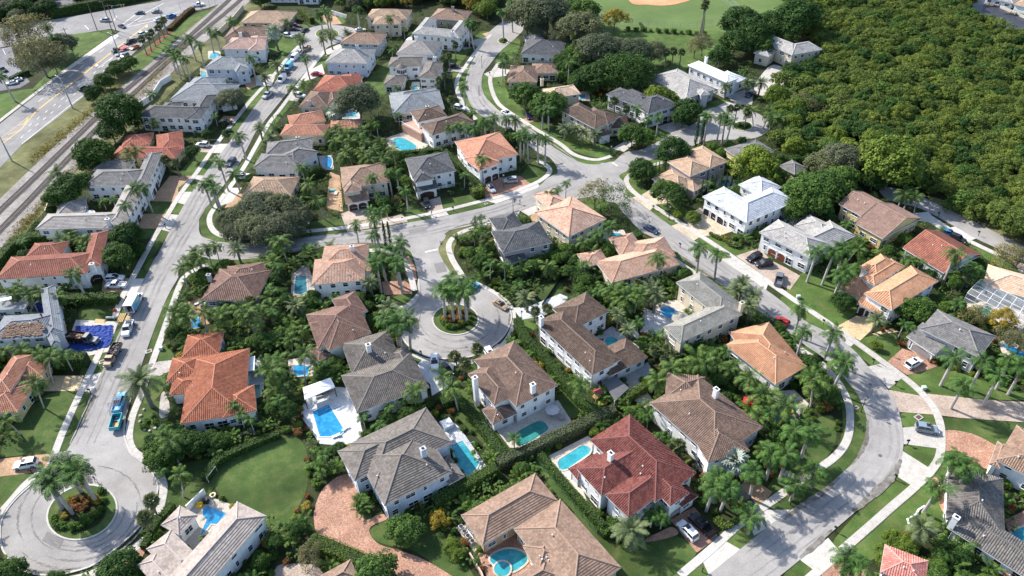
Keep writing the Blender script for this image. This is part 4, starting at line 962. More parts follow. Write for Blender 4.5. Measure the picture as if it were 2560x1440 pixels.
# east side of the left street
HS('tan',b_,'cream','cream two-storey house with pink-tan roof beyond the far cul-de-sac','cream house beyond the far cul-de-sac',[((914,46),(1017,48),11,5.8),((931,62),(1001,60),9,5.8)])
HS('tanbrown',f,'taupe','low brown-roofed house at the top, in front of the scrub','brown roof at the top',[((1074,46),(1162,52),12,4.0)],chim=[(1132,17,8)])
HS('lightgrey',b_,'white','U-shaped white house with pale grey roofs and white shade sail','pale grey U-shaped house',[((1030,84),(1142,95),8,6.0),((1030,85),(1061,87),19,6.0),((1112,93),(1148,96),19,6.0)],chim=[(1131,80,8.5)],gar=[(1160,110,2.6)])
HS('tanbrown',f,'grey','two-storey house with weathered tan-brown roof beside the far cul-de-sac','tan-brown roof by the far cul-de-sac',[((851,108),(949,111),12,5.4)])
HS('lightgrey',b_,'blue','lavender two-storey house with pale grey barrel roof and tall chimney','lavender house',[((812,157),(917,160),14,5.8),((880,155),(931,137),9,5.8)],chim=[(892,113,10)])
HS('stripe',b_,'white','white two-storey house with striped grey roof behind the turret house','striped grey roof',[((990,135),(1086,140),14,5.8)],chim=[(1040,92,9.8),(1087,143,7.5)])
HT=HS('greybrown',f,'white','white house with round bay turret and small pool at its corner','turret house',[((969,167),(1051,166),9,5.8),((1046,195),(1092,196),15,5.8),((958,213),(1008,213),9,3.2)],windows=1.2)
HS('redorange',b_,'white','low house with bright red barrel roof on the upper left street','bright red roof',[((782,227),(882,231),14,3.6),((860,212),(904,206),9,3.4)])
HS('midbrown',b_,'grey','grey-walled house with dark mauve-brown roof below the bright red roof','mauve-brown roof',[((747,267),(821,270),13,3.4),((815,268),(858,262),12,3.4)],chim=[(773,252,5.6,3)])
HS('bluegrey',f,'cream','low cream house under a slate-blue roof with recessed flat square','slate-blue roof',[((981,287),(1112,272),16,3.3),((985,262),(1100,246),10,3.5)],chim=[(1068,266,6.4,3)])
HS('salmon',b_,'cream','cream house with stepped orange barrel roof on the left street','stepped orange roof',[((699,339),(812,339),8,4.2),((726,318),(815,302),9,4.4),((824,326),(904,320),7,3.2)],chim=[(744,343,6,1)])
HB=HS('brown',f,'white','white house with brown roof and pink balcony over its pool','brown roof with pink balcony',[((1080,339),(1187,306),9,5.8),((1044,306),(1118,290),9,5.8)])
HS('grey',f,'white','white house with blue-grey ribbed roof left of the oval pool','blue-grey roof by the oval pool',[((632,420),(744,421),9,4.8),((735,417),(797,379),9,4.8),((664,388),(780,376),9,4.8)])
HS('tan',b_,'cream','house with golden tan barrel roof, half hidden by the grey oak','golden tan roof',[((606,489),(727,490),11,3.3)])
HS('tanbrown',f,'cream','cream two-storey house with tan roof and double arched garage','tan two-storey house with arched garage',[((856,471),(972,455),(840,421),5.8),((861,483),(905,475),8,5.8),((864,510),(924,500),4,3.1,'shed')],gar=[(884,527,2.5),(908,522,2.5)],windows=1.2,vents=3)
HS('slate',f,'white','white two-storey house with charcoal roof and single wide dark garage','charcoal-roofed white house',[((1031,446),(1140,427),(999,399),5.8),((1037,457),(1086,448),8,5.8),((1040,481),(1096,470),4,3.1,'shed')],gar=[(1069,495,4.4)],windows=1.25)
HS('salmon',f,'white','white two-storey house with orange roof by the street bend','orange roof by the street bend',[((1180,413),(1296,386),(1135,355),5.8),((1198,427),(1252,407),9,5.8)],gar=[(1215,452,2.5),(1234,447,2.5)],windows=1.2)
# right of the curved upper street
HS('slate',f,'white','low white house with dark charcoal roof below the far oaks','charcoal roof below the oaks',[((1302,135),(1407,139),15,3.8),((1320,116),(1368,112),12,4.2)])
HS('tanbrown',b_,'cream','low spreading house with tan-brown ribbed roof on the upper curve','spreading tan-brown roof',[((1268,205),(1343,206),15,3.3),((1330,184),(1396,183),9,3.3)])
HS('sand',f,'cream','cream two-storey house with pale peach roof beside a small blue pool','pale peach roof',[((1371,247),(1452,235),(1337,226),5.0)],chim=[(1355,198,7.6)])
HS('brown',b_,'cream','long cream house with dark brown roof behind a row of palms','long dark brown roof',[((1400,275),(1487,322),9,5.8),((1452,290),(1520,312),8,5.8),((1525,322),(1577,318),8,3.3),((1500,342),(1530,335),6,3.2)],windows=1.2,gar=[(1516,352,3.2,MFRAME)])
HS('slate',f,'white','modern white house with two charcoal roofs and triple dark garage','modern white house',[((1515,236),(1608,271),8,5.8),((1620,285),(1695,262),11,5.8),((1598,251),(1622,243),9,5.4)],gar=[(1664,306,2.6),(1680,297,2.6)],windows=1.2)
HS('lightgrey',f,'grey','large pale grey gabled house with corner turret near the mangroves','pale grey gabled house',[((1622,193),(1716,246),14,4.6),((1700,262),(1743,259),9,3.8),((1752,239),(1775,236),5,5.2)],chim=[])
HS('white',f,'white','white two-storey house with glaring flat white roof','white-roofed house',[((1719,163),(1818,207),(1845,195),6.4),((1826,214),(1866,196),9,4.2)],chim=[(1766,143,8.6,6)],windows=1.2)
HS('lightgrey',f,'cream','grey stone mansion with tall arched windows at the mangrove edge','stone mansion',[((1888,98),(1981,137),9,5.8),((1980,137),(2056,124),9,5.8),((1884,132),(1922,142),7,4.4)],windows=1.4)
HS('tan',f,'mauve','mauve house with tan hip roofs inside the cypress row','mauve house with cypresses',[((1725,441),(1777,421),(1666,405),5.8),((1774,421),(1821,404),12,5.8),((1697,482),(1746,455),(1632,446),3.3),((1735,479),(1774,455),7,3.2)],gar=[(1650,468,2.8,MRUSTDOOR)])
HS('grey',f,'yellow','yellow house with grey roof by the upper right cul-de-sac','yellow house with grey roof',[((1856,403),(1936,378),(1815,371),4.6)])
HS('grey',f,'cream','small outbuilding with square grey hip roof at the wood edge','small grey outbuilding',[((1987,436),(2020,421),(1953,412),3.0)],windows=.4,vents=0)
HS('silver',f,'white','white mansion with silver-grey roof and triple arched garage','silver-roofed mansion',[((1756,492),(1866,557),9,5.8),((1866,557),(1992,503),10,5.8),((1846,462),(1905,494),9,5.8)],gar=[(1768,535,2.7,MDARK),(1786,547,2.7,MDARK),(1803,557,2.7,MDARK)],windows=1.2)
HS('lightgrey',f,'white','white house with ash-grey roofs and red-brown arched garage doors','ash-grey roofed white house',[((1898,581),(2026,645),9,5.8),((1985,565),(2062,602),8,3.6),((2026,645),(2140,590),9,4.2)],gar=[(1926,643,2.6,MRUSTDOOR),(1945,655,2.6,MRUSTDOOR)],windows=1.2)
HS('shedbrown',f,'yellow','modern house with two split brown roof planes and balcony','split brown roof',[((2097,510),(2153,540),11,5.2,'gable'),((2136,557),(2207,597),17,4.0,'gable')])
HS('terracotta',b_,'green','pale green house with long terracotta gable roof by the right lane','terracotta gable roof',[((2257,620),(2360,683),15,3.5,'gable')])
HS('apricot',b_,'white','white house with orange-tan roofs and arched entry behind tall royal palms','orange-tan roof with arched entry',[((2229,776),(2346,703),(2155,737),5.8),((2148,667),(2192,692),9,5.8),((2186,714),(2262,666),(2158,690),5.4),((2142,758),(2202,787),4,3.1,'shed'),((2098,723),(2152,746),8,3.4)],gar=[(2160,775,2.6),(2180,789,2.6)],windows=1.2)
HS('grey',f,'grey','grey house with broad grey roof and double garage by the white car','broad grey roof on the right',[((2300,822),(2449,893),(2512,851),5.8),((2266,841),(2337,888),5,3.1,'shed')],gar=[(2308,890,4.8,plain('grey_garage_door',(.26,.24,.235),.5))],windows=1.2)
HS('sand',f,'white','sand-roofed house with pool screen cage at the right edge','sand roof at the right edge',[((2457,714),(2600,756),10,3.4)])
HS('tanbrown',b_,'white','white-walled brown-roofed house cut off by the right edge','brown roof at the right edge',[((2490,1150),(2610,1212),12,5.0),((2473,1160),(2500,1172),7,4.4)])
HS('darktile',b_,'white','house with dark mottled tile roof and white chimney, lower right','dark mottled roof',[((2374,1322),(2580,1455),7,3.3),((2365,1298),(2512,1345),(2476,1188),3.4)],chim=[(2391,1293,6.5,3)],pitch=23)
HS('pinkred',b_,'white','house with pink-red barrel roof at the bottom right edge','pink-red roof at the bottom',[((2200,1432),(2312,1476),(2377,1424),3.4)])
# middle and near
HM=HS('redbrown',b_,'grey','low house with dark red-brown barrel roof near the inner corner','dark red-brown roof',[((503,750),(640,754),13,3.2),((560,712),(660,700),8,3.4)],chim=[(521,687,5.2,3)])
HS('pinktan',b_,'white','white house with pinkish tan striped barrel roof and lattice patio','pinkish striped roof',[((779,714),(912,701),11,5.6),((884,688),(931,676),8,5.2),((800,672),(916,665),10,5.6)],chim=[(879,616,8.8)])
HS('slate',b_,'mauve','mauve-walled two-storey house with dark grey roof above the roundabout','dark grey roof above the roundabout',[((1257,633),(1381,606),(1211,582),5.8),((1250,588),(1314,572),9,5.8),((1262,662),(1316,648),4,3.1,'shed')],windows=1.2)
HS('pinktan',f,'cream','cream two-storey house with pale pink-tan roof at the junction','pink-tan roof at the junction',[((1422,592),(1516,547),(1351,525),5.8),((1372,524),(1420,508),9,5.6)],windows=1.2)
HS('pinktan',b_,'cream','rambling low house with mottled pink roof and little pyramid turrets','mottled pink roof',[((1530,708),(1700,661),10,3.5),((1553,641),(1614,628),9,3.5),((1462,668),(1522,656),6,3.3),((1590,655),(1690,640),9,3.5)])
HS('greentile',b_,'cream','L-shaped cream house with grey-green roof and brown shutters','grey-green L-shaped roof',[((1702,857),(1856,786),(1657,818),5.8),((1690,706),(1798,795),8,5.8)],chim=[(1855,757,8.4,5.5)],windows=1.4)
HS('apricot',b_,'white','low house with bright apricot barrel roof inside the right bend','bright apricot roof',[((1939,962),(2017,916),(1785,878),3.8),((1900,932),(2006,905),(1884,815),3.8)])
HC=HS('brown',b_,'white','U-shaped white house with brown roof round a tiled courtyard pool','courtyard pool house',[((1340,806),(1480,938),8.5,5.8),((1437,822),(1523,779),9,5.8),((1524,941),(1620,893),8,3.3),((1480,938),(1533,912),8,5.8)],chim=[(1353,793,8.6,5.5)],windows=1.2)
HS('midbrown',b_,'white','white two-storey house with brown roof, two chimneys and kidney pool','brown roof above the kidney pool',[((1290,1018),(1395,963),(1283,853),5.8),((1235,1014),(1294,985),(1170,935),5.8),((1232,1062),(1292,1034),5,3.1)],chim=[(1332,961,9),(1187,944,9,0)],windows=1.2)
HS('redbrown',b_,'green','sage-walled house with red-brown barrel roof left of the roundabout','red-brown roof left of the roundabout',[((795,872),(928,832),(731,797),4.8),((822,878),(928,831),12,4.8),((860,800),(920,778),9,4.8),((795,908),(828,888),5,3.0)])
HG=HS('greybrown',b_,'white','white house with grey-brown barrel roof beside a bright white pool deck','grey-brown roof with white deck',[((892,1032),(1073,968),(828,948),4.6),((880,936),(1002,900),11,4.6),((1000,945),(1052,926),9,4.4)],chim=[(920,862,8.4,4)])
HO=HS('orange',b_,'white','sprawling house with many-hipped orange barrel roof by the lower left street','sprawling orange roof',[((451,1061),(612,1034),(621,872),3.8),((453,896),(547,886),8,3.9),((415,957),(505,946),8,3.6),((422,990),(512,979),6,3.4),((556,1047),(642,1026),8,3.7)])
HS('midbrown',b_,'white','white house with tan-brown barrel roof and bougainvillea terrace, right of the hedge','tan-brown roof right of the hedge',[((1625,1008),(1785,1150),(1880,1046),5.4),((1770,1156),(1874,1127),10,5.4),((1662,996),(1760,1010),8,5.4)],chim=[(1791,973,9.4,6)])
HRED=HS('red',b_,'white','white two-storey house with deep red barrel roof and square chimney','deep red roof',[((1474,1100),(1638,1256),(1576,1038),5.8),((1442,1172),(1503,1240),15,5.8),((1512,1237),(1571,1295),12,5.8),((1675,1266),(1724,1233),12,5.8),((1420,1172),(1444,1200),9,3.2),((1705,1268),(1746,1240),6,3.2)],gar=[(1690,1290,3.2,plain('grey_garage_door',(.26,.24,.235),.5))],chim=[(1527,1133,9.4,6)],windows=1.2,vents=4)
HTAN=HS('tanbrown',f,'tan','ochre-walled house with big plain tan roof at the bottom centre','big tan roof',[((1206,1364),(1395,1252),(1150,1290),3.8),((1284,1322),(1432,1505),(1338,1178),3.8),((1345,1432),(1412,1400),6,3.7),((1292,1505),(1400,1442),(1272,1447),3.7)],vents=5)
HGB=HS('greybrown',f,'blue','pale blue house with slate-grey many-hipped roof at the bottom centre','pale blue house at the bottom',[((934,1205),(1130,1106),(865,1114),5.8),((961,1265),(1131,1181),14,5.8),((886,1203),(1040,1128),(862,1120),5.8),((1122,1212),(1162,1190),(1105,1145),3.1),((935,1222),(990,1196),8,5.8)],chim=[(1057,1122,9.6,6)],windows=1.3,vents=4)
HBL=HS('taupe',f,'white','white house with pale taupe roofs round a zigzag pool, bottom left','taupe roof at the bottom left',[((470,1520),(667,1290),(591,1257),5.4),((447,1338),(495,1288),(380,1335),3.6),((366,1373),(446,1455),(446,1342),3.8),((342,1413),(420,1500),(400,1374),3.6)])
HS('tanbrown',f,'tan','brown roof corner just showing at the bottom edge','roof corner at the bottom edge',[((800,1500),(900,1445),(790,1445),3.2)],vents=0)
# across the canal
for A,B,lab in (((2462,-8),(2532,8),'white canal-side house with grey roof at the top right'),((2534,10),(2600,26),'tan-roofed canal-side house at the top right corner')):
 HS('lightgrey' if 'grey' in lab else 'tan',f,'white',lab,lab,[(A,B,12,3.2)])
# ---------------------------------------------------------------- pool decks and pools
KZ=[0]
def deck(pts,mat,label,smooth=False):
 KZ[0]=(KZ[0]+1)%4
 return sheet('terrace',pts,.068+.004*KZ[0],MG[mat],label,.08,smooth)
def pool(pts,water,label,smooth=False,cop='deck_cream',steps=None):
 P=pix(pts)
 if smooth:P=smooth_line(P,True,5)
 c=sum((Vector((p[0],p[1],0)) for p in P),Vector())/len(P)
 root=thing('swimming_pool',label,'swimming pool',(c.x,c.y,0))
 loc=[(p[0]-c.x,p[1]-c.y) for p in P]
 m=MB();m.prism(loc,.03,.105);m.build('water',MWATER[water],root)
 pts2=[Vector(p) for p in loc];n=len(pts2);m=MB();ar=sum(pts2[i].x*pts2[(i+1)%n].y-pts2[(i+1)%n].x*pts2[i].y for i in range(n))
 if ar<0:pts2=pts2[::-1]
 out=[]
 for i in range(n):
  t=(pts2[(i+1)%n]-pts2[i-1]).normalized();out.append(pts2[i]+Vector((t.y,-t.x))*.38)
 for i in range(n):
  a,b,d,e=pts2[i],out[i],out[(i+1)%n],pts2[(i+1)%n]
  m.face([(a.x,a.y,.17),(b.x,b.y,.17),(d.x,d.y,.17),(e.x,e.y,.17)])
  m.face([(b.x,b.y,0),(d.x,d.y,0),(d.x,d.y,.17),(b.x,b.y,.17)]);m.face([(a.x,a.y,.04),(a.x,a.y,.17),(e.x,e.y,.17),(e.x,e.y,.04)])
 m.build('coping',MG[cop],root);occ(P)
 if steps:                               # pale entry steps seen through the water at one end
  a,b,d=G(*steps[0])-c,G(*steps[1])-c,G(*steps[2])-c
  for k in range(3):
   m=MB();u=(d-a)*((k+.35)/3.);v=(d-a)*((k+.62)/3.)
   m.prism([((a+u)[0],(a+u)[1]),((b+u)[0],(b+u)[1]),((b+v)[0],(b+v)[1]),((a+v)[0],(a+v)[1])],.105,.109);m.build('step',plain('pool_step',(.16,.42,.55),.3),root)
 return root
def spa(p,r,label):
 c=G(*p);root=thing('spa_pool',label,'spa pool',(c.x,c.y,0));n=18
 ring=lambda q,z:[(q*math.cos(6.2832*i/n),q*math.sin(6.2832*i/n),z) for i in range(n)]
 m=MB();a,b,o=ring(r,.32),ring(r+.32,.32),ring(r+.32,.05)
 for i in range(n):
  j=(i+1)%n;m.face([a[i],b[i],b[j],a[j]]);m.face([b[i],o[i],o[j],b[j]]);m.face([a[i],a[j],(a[j][0],a[j][1],.1),(a[i][0],a[i][1],.1)])
 m.build('rim',MG['deck_cream'],root);m=MB();m.face(ring(r,.26));m.build('water',MWATER['teal'],root)
for pts,mt,lb,sm in [
 ([(760,1000),(838,968),(878,970),(912,1100),(870,1115),(800,1110),(752,1040)],'deck_white','white stone pool deck',False),
 ([(1098,1055),(1120,1045),(1150,1070),(1222,1175),(1190,1190),(1120,1120)],'deck_white','white pool deck right of the slate-grey roof',False),
 ([(1240,1075),(1290,1040),(1395,1000),(1430,1055),(1400,1075),(1320,1120),(1275,1120)],'deck_cream','cream terrace round the kidney pool',False),
 ([(1372,1140),(1470,1090),(1490,1105),(1440,1180),(1470,1260),(1440,1225),(1395,1185)],'deck_cream','cream terrace beside the deep red roof',False),
 ([(1195,1385),(1225,1360),(1290,1330),(1350,1400),(1330,1470),(1215,1440)],'pav_red','red brick pool terrace',False),
 ([(455,1290),(505,1235),(580,1262),(575,1290),(480,1380),(440,1350)],'deck_cream','cream zigzag pool terrace',False),
 ([(1465,860),(1530,815),(1600,870),(1540,895),(1500,920),(1470,890)],'deck_grey','grey tiled courtyard',False),
 ([(1555,945),(1620,905),(1632,930),(1570,975)],'deck_grey','grey tiled patio',False),
 ([(1638,765),(1690,750),(1715,775),(1690,800),(1650,795)],'deck_cream','cream pool terrace',True),
 ([(1610,770),(1690,800),(1670,850),(1600,830)],'deck_grey','grey patio',False),
 ([(1930,980),(1985,975),(2022,1010),(2000,1050),(1950,1060),(1925,1030)],'deck_cream','pink-cream pool terrace',False),
 ([(728,690),(768,655),(790,720),(775,745),(728,740)],'pav_grey','lattice patterned patio',False),
 ([(965,345),(1010,330),(1065,340),(1070,365),(1020,395),(975,380)],'deck_cream','cream pool deck',False),
 ([(795,390),(830,388),(835,425),(805,425)],'deck_grey','grey pool deck',False),
 ([(1030,205),(1050,205),(1048,228),(1025,228)],'deck_white','white terrace by the turret house',False),
 ([(860,275),(900,270),(900,298),(855,298)],'deck_grey','grey pool deck',False),
 ([(1505,575),(1560,575),(1570,600),(1530,612),(1505,600)],'deck_cream','cream pool deck',False),
 ([(470,755),(505,745),(525,810),(490,815),(475,790)],'pav_tan','brick pool patio with loungers',False),
 ([(720,900),(780,890),(790,940),(725,945)],'deck_cream','pool deck',False),
 ([(615,900),(660,895),(660,975),(605,975)],'deck_grey','grey pool patio',False),
 ([(2495,858),(2520,845),(2570,880),(2570,905),(2510,892)],'deck_cream','pool deck at the right edge',False),
 ([(2400,760),(2420,730),(2560,780),(2560,830),(2480,800)],'deck_cream','pool deck inside the screen cage',False),
 ([(2510,1300),(2600,1260),(2600,1400),(2530,1350)],'pav_red','brick terrace at the right edge',False),
 ([(500,170),(535,178),(530,200),(500,200)],'deck_cream','pool deck',False),([(520,128),(552,128),(550,152),(520,148)],'deck_cream','pool deck',False),
 ([(1440,230),(1475,228),(1475,252),(1440,252)],'deck_cream','pool deck',False),
 ([(1795,440),(1830,440),(1845,475),(1780,478)],'deck_cream','pool terrace inside the cypresses',False),
 ([(0,935),(16,930),(14,965),(0,970)],'deck_grey','pool deck at the left edge',False),
 ([(110,760),(125,745),(135,765),(128,790),(70,790)],'deck_grey','yard under the blue sheet',False),
 ([(690,1420),(720,1410),(790,1415),(800,1450),(690,1460)],'pav_pink','round stone patio at the bottom edge',True),
 ([(1140,1320),(1165,1310),(1205,1365),(1185,1380)],'deck_cream','service strip with air conditioners',False),
 ([(825,430),(850,440),(858,530),(815,520)],'pav_tan','side yard path',False),
 ([(1580,930),(1640,1010),(1610,1020),(1560,980)],'deck_cream','side path',False),
]:
 deck(pts,mt,lb,sm)
pool([(782,1030),(822,1012),(862,1078),(846,1092),(800,1092)],'blue','rectangular bright blue pool on the white stone deck',cop='deck_white',steps=[(792,1025),(822,1012),(832,1028)])
pool([(1128,1115),(1156,1103),(1198,1158),(1190,1172),(1172,1190),(1150,1175)],'teal','long turquoise pool right of the slate-grey hipped roof',cop='deck_white',steps=[(1130,1117),(1157,1105),(1164,1116)])
pool([(1290,1085),(1330,1060),(1350,1053),(1366,1062),(1370,1074),(1352,1088),(1320,1108),(1295,1115)],'green','green kidney pool on the cream terrace',True)
pool([(1394,1158),(1398,1150),(1455,1114),(1468,1116),(1478,1124),(1472,1135),(1420,1172),(1408,1176),(1398,1172)],'teal','octagonal blue pool beside the deep red roof',steps=[(1462,1112),(1480,1125),(1470,1133)])
pool([(1226,1402),(1232,1388),(1255,1376),(1285,1374),(1312,1385),(1318,1402),(1300,1420),(1275,1430),(1240,1416)],'teal','rounded turquoise pool on the red brick terrace',True)
spa((1256,1424),1.5,'round spa against the turquoise pool on brick')
pool([(508,1272),(520,1266),(566,1284),(548,1312),(528,1310),(504,1340),(502,1336),(518,1300),(508,1290)],'blue','zigzag blue pool between taupe roofs')
pool([(1490,852),(1518,848),(1536,855),(1538,870),(1528,880),(1512,884)],'deep','dark teal pool in the grey courtyard',True)
spa((1528,855),1.6,'round spa beside the dark courtyard pool')
pool([(1652,772),(1672,768),(1696,782),(1690,796),(1668,796),(1655,785)],'blue','small freeform blue pool in the L-shaped house',True,'deck_cream')
pool([(1938,1058),(1952,1012),(1972,1003),(1998,1022),(1990,1030),(1955,1056)],'green','green pool with a yellow float ring')
pool([(735,735),(740,692),(765,690),(768,730),(750,738)],'deep','slate-blue pool on the lattice patio')
pool([(984,350),(1000,345),(1020,352),(1042,368),(1022,378),(1000,376),(985,362)],'teal','turquoise freeform pool below the pink balcony',True)
pool([(808,400),(818,392),(828,396),(830,410),(824,422),(812,420),(807,410)],'blue','royal blue oval pool beside the ribbed grey roof',True)
pool([(1034,216),(1042,214),(1043,224),(1032,226)],'teal','tiny turquoise pool at the turret house corner')
pool([(864,282),(888,278),(892,292),(862,294)],'teal','pale green pool under the dark oak')
pool([(1520,582),(1552,585),(1560,596),(1530,603),(1520,598)],'teal','turquoise pool behind the pink-tan roof')
pool([(478,795),(490,785),(500,805),(498,820),(482,822)],'blue','blue pool glimpsed between palms beside two loungers')
pool([(733,918),(750,912),(774,918),(770,938),(738,942)],'blue','bright blue pool behind a coconut palm')
pool([(612,968),(650,962),(652,990),(614,1004)],'green','green pool right of the sprawling orange roof')
pool([(640,972),(651,966),(652,1002),(641,1005)],'deep','pale corner pool at the patio edge') if False else None
pool([(2504,866),(2516,858),(2562,884),(2566,896),(2545,896)],'blue','bright blue pool at the right edge')
pool([(2440,772),(2470,765),(2500,790),(2470,800)],'green','green pool inside the screen cage')
pool([(2520,1345),(2560,1318),(2600,1330),(2600,1390),(2560,1372)],'teal','turquoise pool at the lower right edge',True)
pool([(502,183),(515,182),(516,194),(502,195)],'teal','turquoise pool beside the pale blue house')
pool([(525,140),(535,132),(548,134),(548,145),(528,148)],'teal','turquoise pool below the railway palms',True)
pool([(1448,240),(1462,236),(1464,246),(1450,249)],'blue','small blue pool beside the pale peach roof')
pool([(1793,470),(1800,452),(1822,450),(1828,466),(1808,474)],'deep','dark pool glimpsed between the cypresses')
pool([(0,945),(9,944),(8,952),(0,953)],'blue','blue pool corner at the left edge')
# ---------------------------------------------------------------- plants: prototypes
PR=D.collections.new('growth_patterns')   # prototypes stay unlinked; only their copies stand in the scene
def frond(L,n,wid,droop,lift,vee=.25,taper=.35,mat=None,seed=0,name='frond'):
 """one feather leaf: a stem bending over its length with paired leaflets; grows along +x"""
 R=random.Random(seed);m=MB();sp=[]
 for i in range(9):
  t=i/8;a=lift-droop*t**1.25
  if i==0:sp.append(Vector((0,0,0)))
  else:sp.append(sp[-1]+Vector((math.cos(a),0,math.sin(a)))*L/8)
 w=.028+.006*L
 for i in range(8):
  a,b=sp[i],sp[i+1];k0,k1=w*(1-i/9),w*(1-(i+1)/9)
  m.face([a+Vector((0,-k0,0)),b+Vector((0,-k1,0)),b+Vector((0,k1,0)),a+Vector((0,k0,0))],mi=1)
 for i in range(n):
  t=.12+.86*i/(n-1);k=min(7,int(t*8));f=t*8-k;p=sp[k].lerp(sp[k+1],f);d=(sp[k+1]-sp[k]).normalized()
  ln=wid*(math.sin(math.pi*min(1,t*.92+.1))**.6)*R.uniform(.85,1.1)+.1
  bw=L/n*.68
  for s in (-1,1):
   e=p+d*ln*taper+Vector((0,s*ln,-ln*R.uniform(vee*.3,vee*1.6)))
   mid=p.lerp(e,.5)+Vector((0,0,ln*.10))
   m.face([p-d*bw*.5,mid-d*bw*.55,e,mid+d*bw*.45,p+d*bw*.5][::s])
 return m.mesh(name,[mat,MSTEM])
def fan(r,n,mat,seed,name='fan_leaf'):
 """one fan leaf on its stalk, pointing along +x"""
 R=random.Random(seed);m=MB();st=r*.9
 m.face([(0,-.03,0),(st,-.02,.12*r),(st,.02,.12*r),(0,.03,0)],mi=1)
 c=Vector((st,0,.12*r))
 for i in range(n):
  a0=math.radians(-125+250*i/n);a1=math.radians(-125+250*(i+1)/n);am=(a0+a1)/2;q=r*R.uniform(.85,1.05)
  P=lambda a,k,z:c+Vector((math.cos(a)*k,math.sin(a)*k,z))
  m.face([c,P(a0,q*.62,-.03*r),P(am,q,-.16*r-.12*r*R.random()),P(a1,q*.62,-.03*r)])
 return m.mesh(name,[mat,MSTEM])
def trunk_mesh(h,r0,r1,bend=0.,n=8,mat=None,bulge=0.,seed=0,shaft=0.):
 m=MB();R=random.Random(seed);a=R.uniform(0,6.28);pts,rad=[],[]
 for i in range(9):
  t=i/8;pts.append((math.cos(a)*bend*t*t,math.sin(a)*bend*t*t,h*t));rad.append(r0+(r1-r0)*t+bulge*math.sin(math.pi*t)+(.12*r0 if i==0 else 0))
 m.tube(pts,rad,n);top=Vector(pts[-1])
 if shaft:m.tube([top,top+Vector((0,0,shaft))],[r1*1.15,r1*.55],n,mi=1)
 return m.mesh('trunk',[mat or MTRUNK,MSHAFT],True),top
PALM={}
def palm_proto(kind,var):
 k=(kind,var)
 if k in PALM:return PALM[k]
 R = random.Random(kind + str(var)); ent = []      # entries: (mesh name, mesh, matrix)
 if kind in ('royal','coco','foxtail','date','pygmy'):
  if kind=='royal':L,n,wid,N,H,tr,mat=3.6,16,.72,18,8.,trunk_mesh(8,.30,.20,.15,9,MROYAL,.05,var,1.3),'royal'
  if kind=='coco':L,n,wid,N,H,tr,mat=3.9,16,.75,17,7.,trunk_mesh(7,.20,.13,R.uniform(.3,1.4),7,MROYAL,0,var),'coco'
  if kind=='foxtail':L,n,wid,N,H,tr,mat=2.4,13,.62,13,5.,trunk_mesh(5,.15,.09,.15,6,MROYAL,.03,var,.6),'royal'
  if kind=='date':L,n,wid,N,H,tr,mat=3.3,18,.50,34,4.,trunk_mesh(4,.34,.30,.1,9,MTRUNK,0,var),'date'
  if kind=='pygmy':L,n,wid,N,H,tr,mat=1.5,11,.32,22,1.8,trunk_mesh(1.8,.12,.10,.1,6,MTRUNK,0,var),'date'
  fm=[]
  for j in range(3):
   dr={'royal':(1.2,1.6,2.0),'coco':(1.0,1.4,1.9),'foxtail':(1.1,1.5,1.8),'date':(.75,1.0,1.3),'pygmy':(.9,1.2,1.5)}[kind][j]
   fm.append(frond(L,n,wid,dr,.45,.4 if kind !='date' else .2,.6,ML[mat],sum(map(ord,kind))+var*13+j))
  for i in range(N):
   az=i*2.39996+R.uniform(-.2,.2);t=i/(N-1)
   el={'royal':1.05-1.5*t,'coco':1.2-1.75*t,'foxtail':1.0-1.2*t,'date':1.25-1.75*t,'pygmy':1.1-1.5*t}[kind]+R.uniform(-.12,.12)
   s=R.uniform(.72,1.12)*(.8 if t<.15 else 1)
   M=Matrix.Translation((0,0,(1.25 if kind=='royal' else .5 if kind=='foxtail' else .05))) @ Matrix.Rotation(az,4,'Z') @ Matrix.Rotation(-(el-.3),4,'Y') @ Matrix.Rotation(R.uniform(-.35,.35),4,'X') @ Matrix.Scale(s,4)
   ent.append(('frond',fm[i%3],M))
  if kind in ('royal','coco') and var%2:
   dm=frond(L*.8,11,wid*.7,1.2,.1,.5,.6,ML['dead'],3)
   for i in range(1+var//2):ent.append(('dead_frond',dm,Matrix.Rotation(R.uniform(0,6.28),4,'Z') @ Matrix.Rotation(.75+.2*i,4,'Y')))
 else:
  if kind=='sabal':r,N,H,tr,mat=.95,26,5.,trunk_mesh(5,.21,.17,.3,7,MTRUNK,0,var),'sabal'
  if kind=='bismarck':r,N,H,tr,mat=1.45,22,2.2,trunk_mesh(2.2,.30,.26,.1,8,MTRUNK,0,var),'silver'
  if kind=='washington':r,N,H,tr,mat=.9,24,14.,trunk_mesh(14,.26,.15,.5,7,MTRUNK,0,var),'sabal'
  fm=[fan(r,11,ML[mat],j) for j in range(2)]
  for i in range(N):
   az=i*2.39996;t=i/(N-1);el=1.35-2.1*t+R.uniform(-.15,.15)
   M=Matrix.Rotation(az,4,'Z') @ Matrix.Rotation(-el,4,'Y') @ Matrix.Rotation(R.uniform(-.5,.5),4,'X') @ Matrix.Scale(R.uniform(.85,1.1),4)
   ent.append(('fan_leaf',fm[i%2],M))
 # joined crown for the small far ones
 j=MB();mats=[ML[mat],MSTEM]
 for _,me,M in ent:
  for p in me.polygons:j.face([M @ me.vertices[v].co for v in p.vertices],mi=p.material_index)
 PALM[k]=(tr[0],tr[1],H,ent,j.mesh('crown',mats));return PALM[k]
NPALM=[0]
